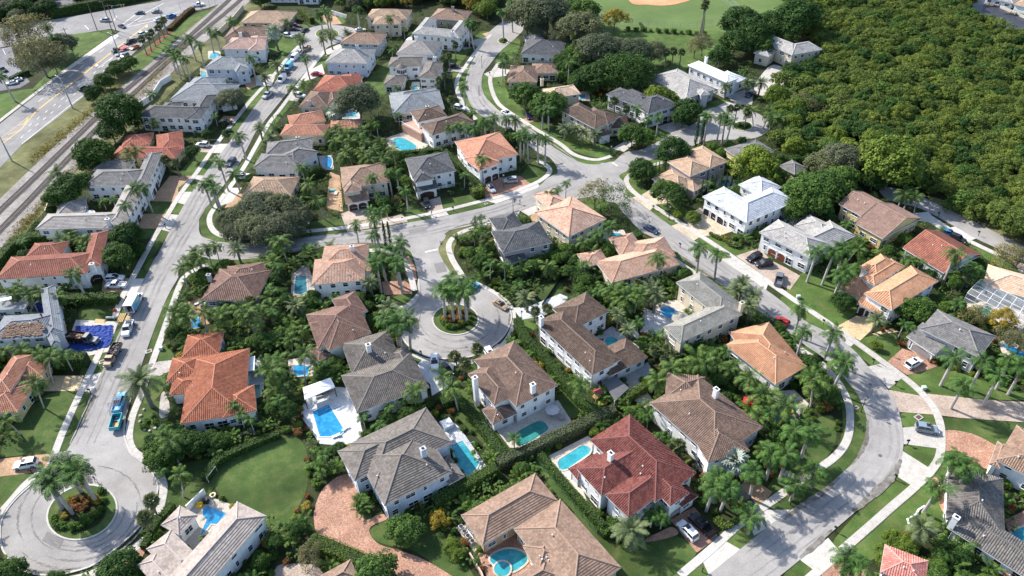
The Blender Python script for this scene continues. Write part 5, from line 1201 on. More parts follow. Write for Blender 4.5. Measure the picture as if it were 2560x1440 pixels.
def palm(kind,pos,h,s=1.0,label=None,group=None,rz=None,name='palm_tree'):
 """h: height of the crown above ground"""
 v=rnd.randrange(4);tr,top,H,ent,crown=palm_proto(kind,v);NPALM[0]+=1
 root=thing(name,label,'palm tree',(pos[0],pos[1],0),rnd.uniform(0,6.28) if rz is None else rz,group)
 ln=.035 if kind !='coco' else .09;root.rotation_euler=(rnd.gauss(0,ln),rnd.gauss(0,ln),root.rotation_euler[2])
 t=link('trunk',tr,root);t.scale=(s,s,h/H)
 T=Vector((top.x*s,top.y*s,h))
 if ppm((pos[0],pos[1],h))>8.2:
  for nm,me,M in ent:
   o=link(nm,me,root);o.matrix_local=Matrix.Translation(T) @ Matrix.Scale(s,4) @ M
 else:
  o=link('crown',crown,root);o.matrix_local=Matrix.Translation(T) @ Matrix.Scale(s,4)
 return root
def leaf_cloud(m,c,r,n,size,R,up=.35,mi=0):
 for _ in range(n):
  d=Vector((R.gauss(0,1),R.gauss(0,1),R.gauss(0,1)+.35));d.normalize();q=c+Vector((d.x*r[0],d.y*r[1],d.z*r[2]))*R.uniform(.72,1.04)
  nn=(d+Vector((R.uniform(-.6,.6),R.uniform(-.6,.6),R.uniform(-.2,.8)+up))).normalized();x=nn.orthogonal().normalized();x.rotate(Matrix.Rotation(R.uniform(0,6.28),3,nn));y=nn.cross(x);s=size*R.uniform(.6,1.25)
  m.face([q-x*s,q-y*s*.55+nn*s*.1,q+x*s,q+y*s*.55+nn*s*.1],mi=mi)
def crown_mesh(r,rz,clumps,per,size,mat,seed,flat=0.,hollow=.55,name='crown',low=-.25):
 """crown of leaf clumps on an uneven dome of radius r; z = 0 at the dome's centre"""
 R=random.Random(seed);m=MB();lob=[(R.uniform(0,6.28),R.uniform(.08,.25),R.randint(2,4)) for _ in range(3)]
 for i in range(clumps):
  z=low+(1-low)*((i+.5)/clumps);a=i*2.39996+R.uniform(-.3,.3);k=math.sqrt(max(0,1-z*z)) if z>0 else 1-.3*abs(z)
  wob=1+sum(w*math.sin(f*a+p) for p,w,f in lob);q=R.uniform(hollow+.2,1.0)
  c=Vector((math.cos(a)*r*k*wob*q,math.sin(a)*r*k*wob*q,z*rz*R.uniform(.75,1.1)))
  rc=r*R.uniform(.22,.36);leaf_cloud(m,c,(rc,rc,rc*(.7-flat)),per,size,R)
 return m.mesh(name,mat)
def limb_trunk(h,r,seed,spread=.6):
 m=MB();R=random.Random(seed);m.tube([(0,0,-.1),(R.uniform(-.1,.1),R.uniform(-.1,.1),h*.45),(R.uniform(-.2,.2),R.uniform(-.2,.2),h*.7)],[r*1.3,r,r*.8],7)
 for i in range(6):
  a=i*1.05+R.uniform(-.3,.3);q=R.uniform(.4,1)*spread*h
  m.tube([(0,0,h*R.uniform(.4,.6)),(math.cos(a)*q*.5,math.sin(a)*q*.5,h*.85),(math.cos(a)*q,math.sin(a)*q,h*R.uniform(1.1,1.4))],[r*.55,r*.38,r*.12],5)
 return m.mesh('trunk',MTRUNK,True)
TREE={}
TK=dict(oak=('olive',1.0,.62,90,120,.085),broad=('broad',1.0,.72,64,100,.12),mid=('mid',1.0,.75,60,95,.125),lime=('lime',1.0,.8,56,90,.12),
          bare=('bare',1.0,.8,50,60,.08),airy=('mid',1.0,.95,40,34,.085),gold=('gold',1.0,.75,44,80,.11),flame=('broad',1.15,.5,90,110,.08),mangrove=('mangrove',1.05,.62,30,64,.19))
def tree_proto(kind,var):
 k=(kind,var)
 if k not in TREE:
  mt,rr,rz,cl,per,sz=TK[kind];sd=(sum(map(ord,kind))*7+var*131)
  TREE[k]=(limb_trunk(1.0,.085,sd),crown_mesh(rr,rz,cl,per,sz*.55,ML[mt],sd))
 return TREE[k]
def tree(kind,pos,r,hc=None,label=None,group=None,name='broadleaf_tree'):
 """r: crown radius; hc: height of the crown's centre"""
 tm,cm=tree_proto(kind,rnd.randrange(4));hc=hc or r*1.25
 root=thing(name,label,'tree',(pos[0],pos[1],0),rnd.uniform(0,6.28),group)
 t=link('trunk',tm,root);t.scale=(hc*.62 if hc<4 else hc*.5,hc*.62 if hc<4 else hc*.5,hc*.8)
 c=link('crown',cm,root);c.location=(0,0,hc);c.scale=(r,r,r*rnd.uniform(.9,1.1));c.rotation_euler=(0,0,rnd.uniform(0,6.28))
 return root
def at_crown(px,py,h):
 p=G(px,py,h);return Vector((p.x,p.y,0))
# shrubs: arching clumps, broad-leaved bushes, big paddle leaves
SHR={}
def shrub_proto(kind,var):
 k=(kind,var)
 if k in SHR:return SHR[k]
 R=random.Random(kind+str(var));m=MB()
 if kind=='areca':
  for i in range(16):
   fr=[frond(2.6,10,.46,1.1+.3*j,1.1,.3,.6,ML['areca'],var*7+j) for j in range(2)] if i==0 else fr
   M=Matrix.Translation((R.uniform(-.5,.5),R.uniform(-.5,.5),R.uniform(.3,1.4))) @ Matrix.Rotation(i*2.4+R.uniform(-.2,.2),4,'Z') @ Matrix.Rotation(R.uniform(-.4,.35),4,'Y') @ Matrix.Scale(R.uniform(.7,1.05),4)
   me=fr[i%2]
   for p in me.polygons:m.face([M @ me.vertices[v].co for v in p.vertices],mi=p.material_index)
  for i in range(7):m.tube([(R.uniform(-.5,.5),R.uniform(-.5,.5),-.1),(R.uniform(-.8,.8),R.uniform(-.8,.8),2.0)],[.05,.04],4,1)
  mats=[ML['areca'],MSTEM]
 elif kind=='paddle':
  for i in range(22):
   a=R.uniform(0,6.28);el=R.uniform(.5,1.3);L=R.uniform(1.2,2.2);b=Vector((R.uniform(-.4,.4),R.uniform(-.4,.4),.1));d=Vector((math.cos(a)*math.cos(el),math.sin(a)*math.cos(el),math.sin(el)));s=Vector((-math.sin(a),math.cos(a),0));p=b+d*L
   m.face([b-s*.03,p-s*.03,p+s*.03,b+s*.03],mi=1);e=p+Vector((math.cos(a)*.9,math.sin(a)*.9,.25-R.random()*.5));q=p.lerp(e,.5)+Vector((0,0,.18));w=R.uniform(.22,.36)
   m.face([p,q-s*w,e,q]);m.face([p,q,e,q+s*w])
  mats=[ML['mid'],MSTEM]
 else:
  mt={'bush':'hedge','croton':'croton','lime':'lime','gold':'gold','flower':'white'}[kind]
  for i in range(12):
   a=i*2.4;q=R.uniform(.1,.62);c=Vector((math.cos(a)*q,math.sin(a)*q,R.uniform(.35,.85)));rc=R.uniform(.35,.5)
   leaf_cloud(m,c,(rc,rc,rc),46,.13,R)
  mats=[ML[mt]]
 me=m.mesh('foliage',mats);SHR[k]=me;return me
SN=dict(areca='areca_clump',paddle='banana_clump',bush='round_shrub',croton='croton_shrub',lime='bright_shrub',gold='golden_shrub',flower='flowering_shrub')
def shrub(kind,pos,s,label,group,sz=None):
 o=link(SN[kind],shrub_proto(kind,rnd.randrange(3)));o.location=(pos[0],pos[1],0);o.rotation_euler=(0,0,rnd.uniform(0,6.28));o.scale=(s,s,sz or s)
 return tag(o,label,'shrub' if kind !='areca' else 'palm clump',group)
def hedge(pts,w,h,label,mat='hedge',smooth=False,group=None,dens=26,z0=0):
 """clipped hedge along photo pixels on the ground"""
 P=pix(pts)
 P=smooth_line(P,False,4) if smooth else [Vector((p.x,p.y)) for p in P]
 root=thing('hedge',label,'hedge',(P[0].x,P[0].y,z0),0,group);o=P[0];m=MB();R=random.Random(label);c=MB()
 L,Q=ribbon(P,w);Li,Qi=ribbon(P,w*.8)
 for i in range(len(P)-1):
  a,b=P[i]-o,P[i+1]-o;t=(b-a);ln=t.length;t.normalize();nr=Vector((-t.y,t.x));occ([L[i],Q[i],Q[i+1],L[i+1]])
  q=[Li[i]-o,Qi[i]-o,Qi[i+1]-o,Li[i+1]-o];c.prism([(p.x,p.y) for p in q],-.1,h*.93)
  px=ppm((P[i].x,P[i].y,0));sz=max(.10,min(.2,1.6/px));n=int(dens*(.13/sz)**2*ln*(w+2*h)*1.1)
  for _ in range(n):
   s=R.uniform(-.02,1.02)*ln;u=R.uniform(0,w+2*h)
   if u<h:y,z,d=-w/2,u,Vector((-nr.x,-nr.y,.25))
   elif u>h+w:y,z,d=w/2,u-h-w,Vector((nr.x,nr.y,.25))
   else:y,z,d=u-h-w/2,h+.04*math.sin(s*2.1),Vector((0,0,1))
   p=Vector((a.x+t.x*s+nr.x*y,a.y+t.y*s+nr.y*y,z))+Vector((R.uniform(-.1,.1),R.uniform(-.1,.1),R.uniform(-.08,.12)))
   nn=(d.normalized()+Vector((R.uniform(-.7,.7),R.uniform(-.7,.7),R.uniform(-.3,.6)))).normalized();x=nn.orthogonal().normalized();x.rotate(Matrix.Rotation(R.uniform(0,6.28),3,nn));yv=nn.cross(x);k=sz*R.uniform(.7,1.3)
   m.face([p-x*k,p-yv*k*.6,p+x*k,p+yv*k*.6])
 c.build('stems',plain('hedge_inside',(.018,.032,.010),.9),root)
 k=m.build('leaves',ML[mat],root);k['kind']='stuff'
 return root
# ---------------------------------------------------------------- planting: single palms and trees seen in the photograph
def PL(kind,label,group,h,s,pts):
 for p in pts:
  hh=p[2] if len(p)>2 else h;c=at_crown(p[0],p[1],hh+.2)
  o=palm(kind,c,hh*rnd.uniform(.97,1.03),s*rnd.uniform(.94,1.06),label,group);q=[Vector((c.x+x,c.y+y)) for x,y in ((-.7,-.7),(.7,-.7),(.7,.7),(-.7,.7))];occ(q)
PL('royal','tall dark royal palm with pale trunk on the bottom left island','royal palms on the bottom left island',8.5,1.18,[(140,1220),(162,1165),(202,1190),(112,1208),(190,1170)])
PL('royal','tall royal palm with pale trunk on the roundabout island','royal palms on the roundabout island',9,1.15,[(1106,730),(1126,704),(1146,732),(1165,712),(1162,738),(1128,738)])
PL('sabal','cabbage palm at the right rim of the bottom turning circle','cabbage palms by the turning circle',5,1.05,[(373,1252),(355,1298)])
PL('coco','coconut palm on the side lawn right of the turning circle','coconut palms right of the turning circle',6,.85,[(436,1196)])
PL('foxtail','small feathery palm on the lawn edge by the turning circle','small palms',3,.7,[(403,1178)])
PL('coco','leaning coconut palm behind the dark shrubs above the turning circle','coconut palms above the turning circle',7,.9,[(420,1102)])
PL('date','huge grey-green date palm beside the lower left street','date palms beside the lower left street',8,1.5,[(351,955)])
PL('coco','coconut palm in front of the orange roof at the left edge','coconut palms by the orange roof',8,.95,[(72,958),(98,898),(25,1047,5)])
PL('foxtail','slim palm beside the tall clipped hedge block','palms by the hedge block',5,.95,[(160,888),(125,885),(108,892)])
PL('royal','royal palm leaning over the terracotta roof, left edge','palms by the terracotta roof',8,1.05,[(190,690)])
PL('coco','coconut palm in the thicket below the terracotta roof','coconut palms below the terracotta roof',5,.95,[(45,722),(100,728),(140,735),(15,738),(75,745)])
PL('coco','coconut palm in front of the half stripped roof','palms by the re-roofed house',4.5,.85,[(40,880),(15,872),(78,888)])
PL('coco','tall coconut palm standing beside the railway','coconut palms beside the railway',9,1.05,[(135,432)])
PL('coco','one of two coconut palms in front of the red-orange railway roof','two coconut palms by the red-orange roof',7.5,.9,[(315,380),(345,374)])
PL('sabal','cabbage palm right of the red-orange railway roof','cabbage palms by the red-orange roof',5,1.0,[(415,395),(437,409)])
PL('royal','royal palm in front of the U-shaped white house','royal palms by the U-shaped house',8,.9,[(340,470),(360,474),(311,524,8.5)])
PL('coco','coconut palm against the front wall of the U-shaped white house','coconut palms below the U-shaped house',4.5,.95,[(150,600),(180,586),(206,595),(222,600)])
PL('royal','royal palm on the verge right of the left street','royal palms right of the left street',8.5,1.0,[(550,408,10),(525,456),(537,476),(515,470,7),(589,440,6)])
PL('coco','coconut palm at the inner corner of the left and cross streets','coconut palms at the inner street corner',6.5,.9,[(485,622),(515,624),(536,618),(475,642),(448,668,8),(500,640)])
PL('date','young date palm on the corner verge of the cross street','young date palms',4.5,.9,[(592,624)])
PL('coco','big coconut palm above the dark thicket below the cross street','coconut palms below the cross street',8,1.1,[(704,600)])
PL('royal','tall slim royal palm standing in the verge of the cross street','royal palms on the cross street',11,.85,[(935,535),(938,556),(933,588,8.5),(888,566,8.5)])
PL('royal','royal palm in front of the tan house with arched garage','royal palms by the arched garage house',7.5,.85,[(932,444),(973,437),(1015,484,6.5),(990,430)])
PL('foxtail','foxtail palm in the bed beside the pink forecourt','foxtail palms',4,.9,[(966,521),(952,530)])
PL('royal','royal palm in the dark cluster left of the side street','royal palms left of the side street',8.5,1.05,[(955,640),(988,648),(1000,614),(942,668),(996,668)])
PL('date','date palm between pinkish striped roof and brick drive','date palms by the side street',4.5,.95,[(925,707),(972,768)])
PL('coco','coconut palm right of the ribbed blue-grey roof','coconut palms by the blue-grey roof',7.5,.95,[(753,418),(800,498,7)])
PL('coco','coconut palm in the gardens left of the turquoise freeform pool','coconut palms left of the freeform pool',7,.9,[(862,392),(890,380),(905,392),(938,375),(960,398),(985,372),(875,372),(925,402)])
PL('royal','royal palm in front of the orange roof by the street bend','palms by the street bend',8,1.0,[(1204,404)])
PL('foxtail','small palm on the curved verge above the side street corner','small palms on the curved verge',4,.7,[(1190,547),(1205,544)])
PL('date','date palm in the thicket left of the red-brown roof','date palms by the red-brown roof',4.5,1.05,[(738,764)])
PL('royal','royal palm in the dark clump left of the roundabout','royal palms left of the roundabout',9,1.1,[(995,816),(966,806),(1016,803),(985,795)])
PL('sabal','cabbage palm on the lawn below the roundabout','cabbage palms below the roundabout',4.5,1.0,[(1192,867),(1198,895),(1141,888),(1156,905)])
PL('coco','coconut palm beside the grey-brown roof and white drive','coconut palms by the white drive',7.5,.95,[(1102,937),(1140,970,7),(1032,970,6.5)])
PL('foxtail','small palm against the side wall of the grey-brown roofed house','small palms by the grey-brown roof',3.5,.8,[(907,1042),(975,1020),(1000,1005)])
PL('coco','big coconut palm behind the bright blue garden pool','coconut palms by the bright blue pool',9,1.1,[(745,888),(698,918,7)])
PL('coco','coconut palm in the thicket beside the brick pool patio','coconut palms by the brick patio',7,1.0,[(440,770),(462,785),(620,787),(600,770),(555,775),(500,790)])
PL('foxtail','slim palm at the lower corner of the sprawling orange roof','palms by the sprawling orange roof',4.5,.8,[(585,1010),(600,1040,4),(412,1072,4),(625,1050,4)])
PL('date','date palm on the small lawn above the courtyard house','date palms by the courtyard house',4.5,1.05,[(1318,745)])
PL('sabal','cabbage palm on the white forecourt of the courtyard house','cabbage palms on the white forecourt',3.5,.85,[(1335,778),(1370,768)])
PL('date','small date palm on the courtyard tiles','date palms in the courtyard',5,.75,[(1545,788),(1572,826)])
PL('coco','coconut palm over the hedge corner below the courtyard house','coconut palms below the courtyard house',8,.9,[(1470,952)])
PL('coco','coconut palm in the thicket left of the apricot roof','coconut palms left of the apricot roof',6,1.1,[(1755,900),(1642,952,4),(1700,920),(1725,880)])
PL('sabal','cabbage palm in the thicket below the L-shaped roof','cabbage palms below the L-shaped roof',4.5,.95,[(1665,875),(1690,884),(1640,870),(1660,900)])
PL('coco','yellowing coconut palm between the apricot and tan-brown roofs','coconut palms by the green pool',5,1.0,[(1875,950),(1902,976),(1900,1028),(1925,985)])
PL('date','date palm beside the L-shaped grey-green roof','date palms by the L-shaped roof',6,1.0,[(1625,722),(1640,735),(1880,736),(1877,764),(1857,708),(1848,730)])
PL('coco','tall palm in the thicket above the courtyard house','palms above the courtyard house',6,1.1,[(1590,735),(1555,730),(1530,722),(1565,755)])
PL('royal','tall royal palm on the left verge of the right street','royal palms on the right street',8,1.0,[(2002,778),(2008,838),(2080,838),(2102,915)])
PL('coco','big yellow-green coconut palm inside the right bend','coconut palms inside the right bend',7,1.25,[(2082,888),(2045,960),(1965,1010,5)])
PL('royal','royal palm with thick white trunk in the avenue on the right','royal palm avenue on the right',8,1.05,[(2382,900),(2457,910),(2405,965,7),(2492,950),(2525,908),(2556,922)])
PL('date','silvery young date palm at the golden paver drive','young date palms by the golden drive',4,.85,[(2190,797)])
PL('foxtail','slim palm at the garage corner of the broad grey roof','palms by the broad grey roof',4,.85,[(2258,812),(2276,815)])
PL('royal','very tall royal palm with white trunk beside the ash-grey roof','tall royal palms by the ash-grey roof',9,1.1,[(2037,636),(2076,642),(2110,630,9.5)])
PL('royal','royal palm in front of the arched entry','royal palms by the arched entry',7,1.1,[(2115,685),(2098,700,6)])
PL('royal','royal palm between the terracotta gable and orange-tan roofs','palms by the terracotta gable',9,1.1,[(2387,640),(2434,678,5)])
PL('coco','yellow-green coconut palm by the mangrove lane','coconut palms by the mangrove lane',6,.95,[(2255,486),(2300,494),(2275,480)])
PL('date','broad grey-green date palm on the lawn below the deep red roof','date palms by the deep red roof',4,1.3,[(1580,1328)])
PL('foxtail','bushy palm beside the grey garage of the deep red roof','palms by the deep red roof',3.2,1.0,[(1642,1284),(1655,1296),(1630,1292)])
PL('royal','royal palm between the two paved drives at the lower right','royal palms between two drives',7,1.05,[(1795,1200),(1815,1222),(1778,1222),(1890,1190),(1880,1302,4)])
PL('bismarck','silver-blue fan palm below the tan-brown roof','silver fan palms',4.5,1.25,[(1836,1150)])
PL('sabal','light green fan palm in the side yard of the tan-brown roof','fan palms in the side yard',3.5,1.0,[(1692,1112),(1680,1125)])
PL('foxtail','small palm on the hedge below the kidney pool','small palms by the kidney pool',3.5,.85,[(1285,1098)])
PL('royal','royal palm on the inner bank of the right bend','royal palms inside the right bend',7,1.05,[(1967,1145),(2022,1088),(1990,1090),(2040,1186,4),(1987,1220,4),(1930,1150,6)])
PL('royal','large royal palm beside the brick path, lower right','royal palms by the brick path',7.5,1.15,[(2390,1162),(2340,1222),(2420,1180)])
PL('date','silvery drooping palm left of the white chimney, lower right','silvery palms',5,1.0,[(2300,1318)])
PL('royal','royal palm at the bottom right brick drive','palms at the bottom right',4.5,1.1,[(2120,1407),(2140,1425)])
PL('foxtail','slim palm on the grass edge of the junction','slim palms at the junction',6,.9,[(1415,464),(1393,476),(1372,486)])
PL('royal','royal palm in the garden of the pink-tan roof','palms by the pink-tan roof',5,.9,[(1527,574),(1495,588)])
PL('royal','royal palm on the verge left of the right street, by the pink roof','palms by the mottled pink roof',7,1.05,[(1750,630),(1796,642),(1642,652,6)])
PL('royal','royal palm in the tall row inside the street bend','royal palm row inside the street bend',8.5,.95,[(1300,346),(1320,350),(1345,350),(1363,356),(1310,330)])
PL('coco','tall coconut palm behind the spreading tan-brown roof','coconut palms behind the spreading roof',9,1.0,[(1445,135),(1421,156)])
PL('sabal','cabbage palm right of the charcoal roof below the oaks','cabbage palms by the charcoal roof',8,1.1,[(1428,90),(1440,106),(1446,118)])
PL('royal','royal palm on the front lawn of the pale peach roof','royal palms by the pale peach roof',7,1.0,[(1356,276),(1372,281)])
PL('date','date palm in the row below the long dark brown roof','date palms below the long dark brown roof',4.5,.95,[(1412,320),(1442,322),(1456,330),(1487,336),(1287,300)])
PL('sabal','cabbage palm in front of the modern white house','cabbage palms by the modern white house',5.5,1.0,[(1538,252),(1566,272)])
PL('royal','feathery palm in front of the modern white house','feathery palms by the modern white house',6,.85,[(1592,278),(1616,302),(1645,299)])
PL('sabal','bushy cabbage palm on the grass behind the oaks','cabbage palms behind the oaks',6,1.15,[(1665,130),(1684,126),(1703,130),(1673,160)])
PL('royal','tall royal palm by the upper right cul-de-sac','royal palms by the upper right cul-de-sac',9.5,1.0,[(1770,295),(1800,302),(1815,296),(1822,308)])
PL('coco','coconut palm at the mangrove edge by the upper right cul-de-sac','coconut palms by the upper cul-de-sac',6,1.0,[(1890,275),(1915,282),(1965,225),(1930,290),(1960,300)])
PL('sabal','cabbage palm on the rim of the upper right cul-de-sac','cabbage palms by the upper cul-de-sac',6,1.0,[(1820,268),(1842,270),(1868,280)])
PL('date','date palm by the white-roofed house','date palms by the white-roofed house',5,1.0,[(1817,216),(1870,208),(1902,206)])
PL('washington','very tall thin fan palm at the ball field fence','tall fan palms at the ball field',17,1.15,[(1759,10),(1770,4),(1764,16)])
PL('royal','tall royal palm on the far cul-de-sac island','royal palms on the far cul-de-sac',9.5,1.05,[(800,38),(815,30),(822,42)])
PL('date','date palm below the far cul-de-sac island','date palms by the far cul-de-sac',6.5,1.0,[(807,98),(825,86),(867,82),(747,94),(717,55),(755,100)])
PL('bismarck','large blue-green fan palm beside the far left street','blue fan palms',8,1.6,[(686,80)])
PL('royal','royal palm on the far stretch of the left street','royal palms on the far left street',8,1.0,[(765,150),(892,26),(972,48),(627,150),(602,346)])
PL('date','date palm on the verge left of the far left street','date palms left of the far left street',5.5,1.0,[(690,160),(662,195),(648,318),(676,343)])
PL('royal','tall royal palm in front of the pale grey U-shaped house','royal palms by the pale grey house',10,1.05,[(1170,62),(1182,66)])
PL('royal','very tall royal palm by the top street island','royal palms by the top street',12,1.05,[(1257,32),(1280,12)])
PL('sabal','cabbage palm left of the upper curved street','cabbage palms left of the upper curve',6,1.0,[(1122,140),(1106,150),(1137,112),(1110,190),(1130,246),(1098,200)])
PL('royal','slim royal palm on the pavement of the upper curve','royal palms on the upper curve',7,.9,[(1160,220),(1255,160),(1262,142)])
PL('coco','yellow-green palm left of the bright red roof','palms by the bright red roof',5,.95,[(762,205),(742,212)])
PL('bismarck','silver fan palm beside the mauve-brown roof','silver fan palms by the mauve-brown roof',5,1.5,[(838,280)])
PL('coco','coconut palm in the gardens below the stepped orange roof','coconut palms below the stepped orange roof',6.5,.95,[(820,332),(850,335),(870,350),(835,352),(895,340),(905,358)])
PL('royal','royal palm in the row below the brown roof with pink balcony','royal palms by the pink balcony house',6.5,.95,[(1126,324),(1148,320),(1170,328),(1186,328),(1213,308),(1237,300),(1265,300)])
PL('royal','royal palm on the lawn of the main road corner','palms at the main road corner',9.5,1.05,[(120,70),(33,57),(136,100),(10,195)])
PL('sabal','fan palm in the mulched row between main road and railway','fan palm row beside the main road',6.5,1.15,[(355,100),(367,92),(378,80),(389,70),(400,60),(409,50)])
PL('royal','royal palm in the dark clump between railway and houses','royal palms beside the railway',9,1.05,[(425,130),(445,132),(436,145),(475,100),(497,116),(520,80),(540,84),(582,55),(460,150)])
PL('coco','coconut palm behind the pale rail wall','coconut palms behind the rail wall',5,.9,[(390,307),(382,232)])
def TR(kind,label,group,pts,k=1.15,name='broadleaf_tree'):
 for x,y,rp in pts:
  h=5.0
  for _ in range(3):
   p=G(x,y,h);r=rp/ppm(p);h=max(1.2,r*k)
  o=tree(kind,(p.x,p.y,0),r*1.08,h,label,group,name);c=Vector((p.x,p.y));occ([c+Vector((a*r*.5,b*r*.5)) for a,b in ((-1,-1),(1,-1),(1,1),(-1,1))])
TR('oak','big grey-green oak filling the corner of left and cross streets','grey oaks on the street corner',[(602,545,36),(648,520,42),(700,522,40),(742,545,32),(640,572,40),(692,575,40),(590,580,26),(735,580,24),(662,548,36)],.85)
TR('broad','dark round tree between railway and slate-roofed white house','dark trees by the railway',[(297,282,42),(277,328,26),(340,300,20)])
TR('broad','dark tree left of the red-orange railway roof','dark trees by the red-orange roof',[(235,384,34),(225,408,22)])
TR('broad','dark tree behind the white house with brick forecourt','dark trees by the brick forecourt house',[(175,470,34),(155,490,28)])
TR('broad','dark leafy tree on the front lawn of the U-shaped house','trees by the U-shaped house',[(316,592,30),(295,640,30)])
TR('broad','clipped round bush on the lawn of the left street','clipped bushes on the left street',[(345,625,16)],.8,'round_bush')
TR('broad','slim dark tree beside the red-orange roof drive','slim dark trees',[(482,378,14),(567,335,11)],1.8)
TR('oak','grey-green tree in front of the wide blue-grey roof','trees by the wide blue-grey roof',[(576,247,27)])
TR('bare','thin yellowish tree on the main road corner','thin trees on the main road corner',[(62,82,40),(95,138,42),(45,95,25)])
TR('oak','grey-green tree leaning over the main road verge','oaks on the main road verge',[(155,112,26),(130,150,25)])
TR('broad','small dark tree in the row between main road and railway','small trees beside the main road',[(322,157,16),(305,172,14),(282,180,14),(257,203,17),(272,208,12),(235,232,16),(290,165,13),(230,245,11)])
TR('oak','wide olive oak behind the dark slate-blue roof','oaks by the slate-blue roof',[(895,252,44)])
TR('gold','yellow-green tree standing alone at the ball field fence','yellow-green trees',[(1537,47,24)])
TR('flame','broad flat-topped dark green tree beside the pale grey gabled house','flat-topped trees',[(1562,182,52)],.85)
TR('oak','grey-green oak in the far grove behind the charcoal roof','oaks in the far grove',[(1317,37,45),(1367,30,45),(1455,68,42),(1497,125,44),(1542,130,34),(1582,132,38),(1630,130,28),(1415,60,30),(1340,70,25),(1395,95,20)])
TR('mid','green and gold tree at the edge of the ball field','trees at the ball field edge',[(1460,30,30),(1440,12,22)])
TR('bare','thin grey tree on the grass behind the oaks','thin grey trees',[(1738,118,18),(1757,108,20)],1.5)
TR('broad','dark tall tree between ball field and mangroves','dark trees by the ball field',[(1850,58,40),(1838,108,30),(1885,85,36),(1990,45,42),(1930,66,34),(1800,140,22),(1960,80,30),(1905,112,26)])
TR('mid','leafy tree on the front lawn of the pale peach roof','leafy trees by the pale peach roof',[(1312,238,32),(1372,265,36)])
TR('broad','leafy tree left of the flat-topped dark tree','leafy trees by the flat-topped tree',[(1495,192,34),(1460,200,26)])
TR('mid','round leafy tree by the drive of the modern white house','round trees by the modern white house',[(1580,340,26),(1610,342,24)])
TR('broad','bushy tree right of the modern white house','bushy trees by the modern white house',[(1720,275,28),(1706,295,22)])
TR('lime','bright leafy tree between two charcoal roofs','bright trees behind the modern white house',[(1642,240,26),(1670,250,22)])
TR('airy','airy tree at the corner of the junction','airy trees at the junction',[(1532,502,38),(1553,530,24)])
TR('bare','pale thin tree at the corner of the junction','thin trees at the junction',[(1488,486,34)])
TR('broad','dark round tree on the corner lawn by the mauve house','dark trees by the mauve house',[(1607,424,28),(1682,382,36),(1594,436,18)])
TR('mid','spreading tree on the cream drive of the mauve house','trees on the cream drive',[(1670,484,32)])
TR('lime','clipped bright bush beside the cream forecourt','bright bushes by the forecourt',[(1697,535,14),(1733,545,16)],.8,'round_bush')
TR('lime','bright green tree between mauve house and mangroves','bright trees by the mauve house',[(1890,412,44),(1920,440,30)])
TR('mid','leafy tree behind the silver-roofed mansion','trees behind the mansion',[(2010,480,40),(1985,520,28),(2060,470,40),(2100,455,36),(2040,510,30)])
TR('oak','grey-green tree on the dark lawn by the outbuilding','grey trees by the outbuilding',[(2070,410,36),(2100,400,40)])
TR('lime','large bright-crowned tree at the mangrove edge','bright trees at the mangrove edge',[(2230,410,58)])
TR('broad','dark magnolia in front of the arched entry','magnolias',[(2107,755,22)])
TR('lime','round clipped bush on the front lawn beside the lamp post','clipped bushes by the lamp post',[(2186,862,9),(2198,866,8)],.8,'round_bush')
TR('mid','leafy tree left of the broad grey roof','trees by the broad grey roof',[(2280,775,30),(2305,770,26)])
TR('gold','yellowing bushy tree in front of the screen cage','yellowing trees by the screen cage',[(2505,800,24)])
TR('bare','dry bush hedge along the screen cage','dry bushes by the screen cage',[(2440,790,24),(2530,850,26),(2555,860,24)])
TR('bare','thin pale tree on the lawn by the mangrove lane','thin trees by the mangrove lane',[(2520,640,28),(2550,645,22)])
TR('mid','large round grey-green bush on the curving front lawn','round bushes on the front lawn',[(1012,1325,35)],.85,'round_bush')
TR('gold','golden-leaved bush beside the curving front lawn','golden bushes',[(1096,1298,20)],.85,'round_bush')
TR('lime','variegated bush at the air conditioner strip','variegated bushes',[(1132,1368,18),(1145,1385,16)],.8,'round_bush')
TR('mid','dense clipped green dome at the bottom edge','green domes',[(936,1445,46)],.7,'round_bush')
TR('bare','brownish bush left of the bottom hedge','brownish bushes',[(775,1392,28)],.9,'round_bush')
TR('broad','dark tree covering the white car at the bottom left','dark trees at the bottom left',[(300,1425,38),(335,1435,26),(20,1440,30)],.9)
TR('broad','dark leafy bush group above the turning circle','dark bushes above the turning circle',[(400,1140,34),(440,1120,34),(480,1110,30),(385,1110,20)],.8,'round_bush')
TR('lime','bright yellow-green mound on the wide lawn, lower right','yellow-green mounds',[(2238,1352,22),(2262,1365,24),(2215,1395,22)],.75,'round_bush')
TR('bare','leafless grey tree at the mangrove edge','leafless trees at the mangrove edge',[(2000,262,26),(2025,275,24),(2105,262,20),(2115,280,16)],1.0)
TR('bare','grey bare shrub beside the pink forecourt','bare shrubs',[(990,500,12)],.9,'round_bush')
TR('lime','bright tree beside the orange roof by the bend','bright trees by the street bend',[(1258,392,14)])
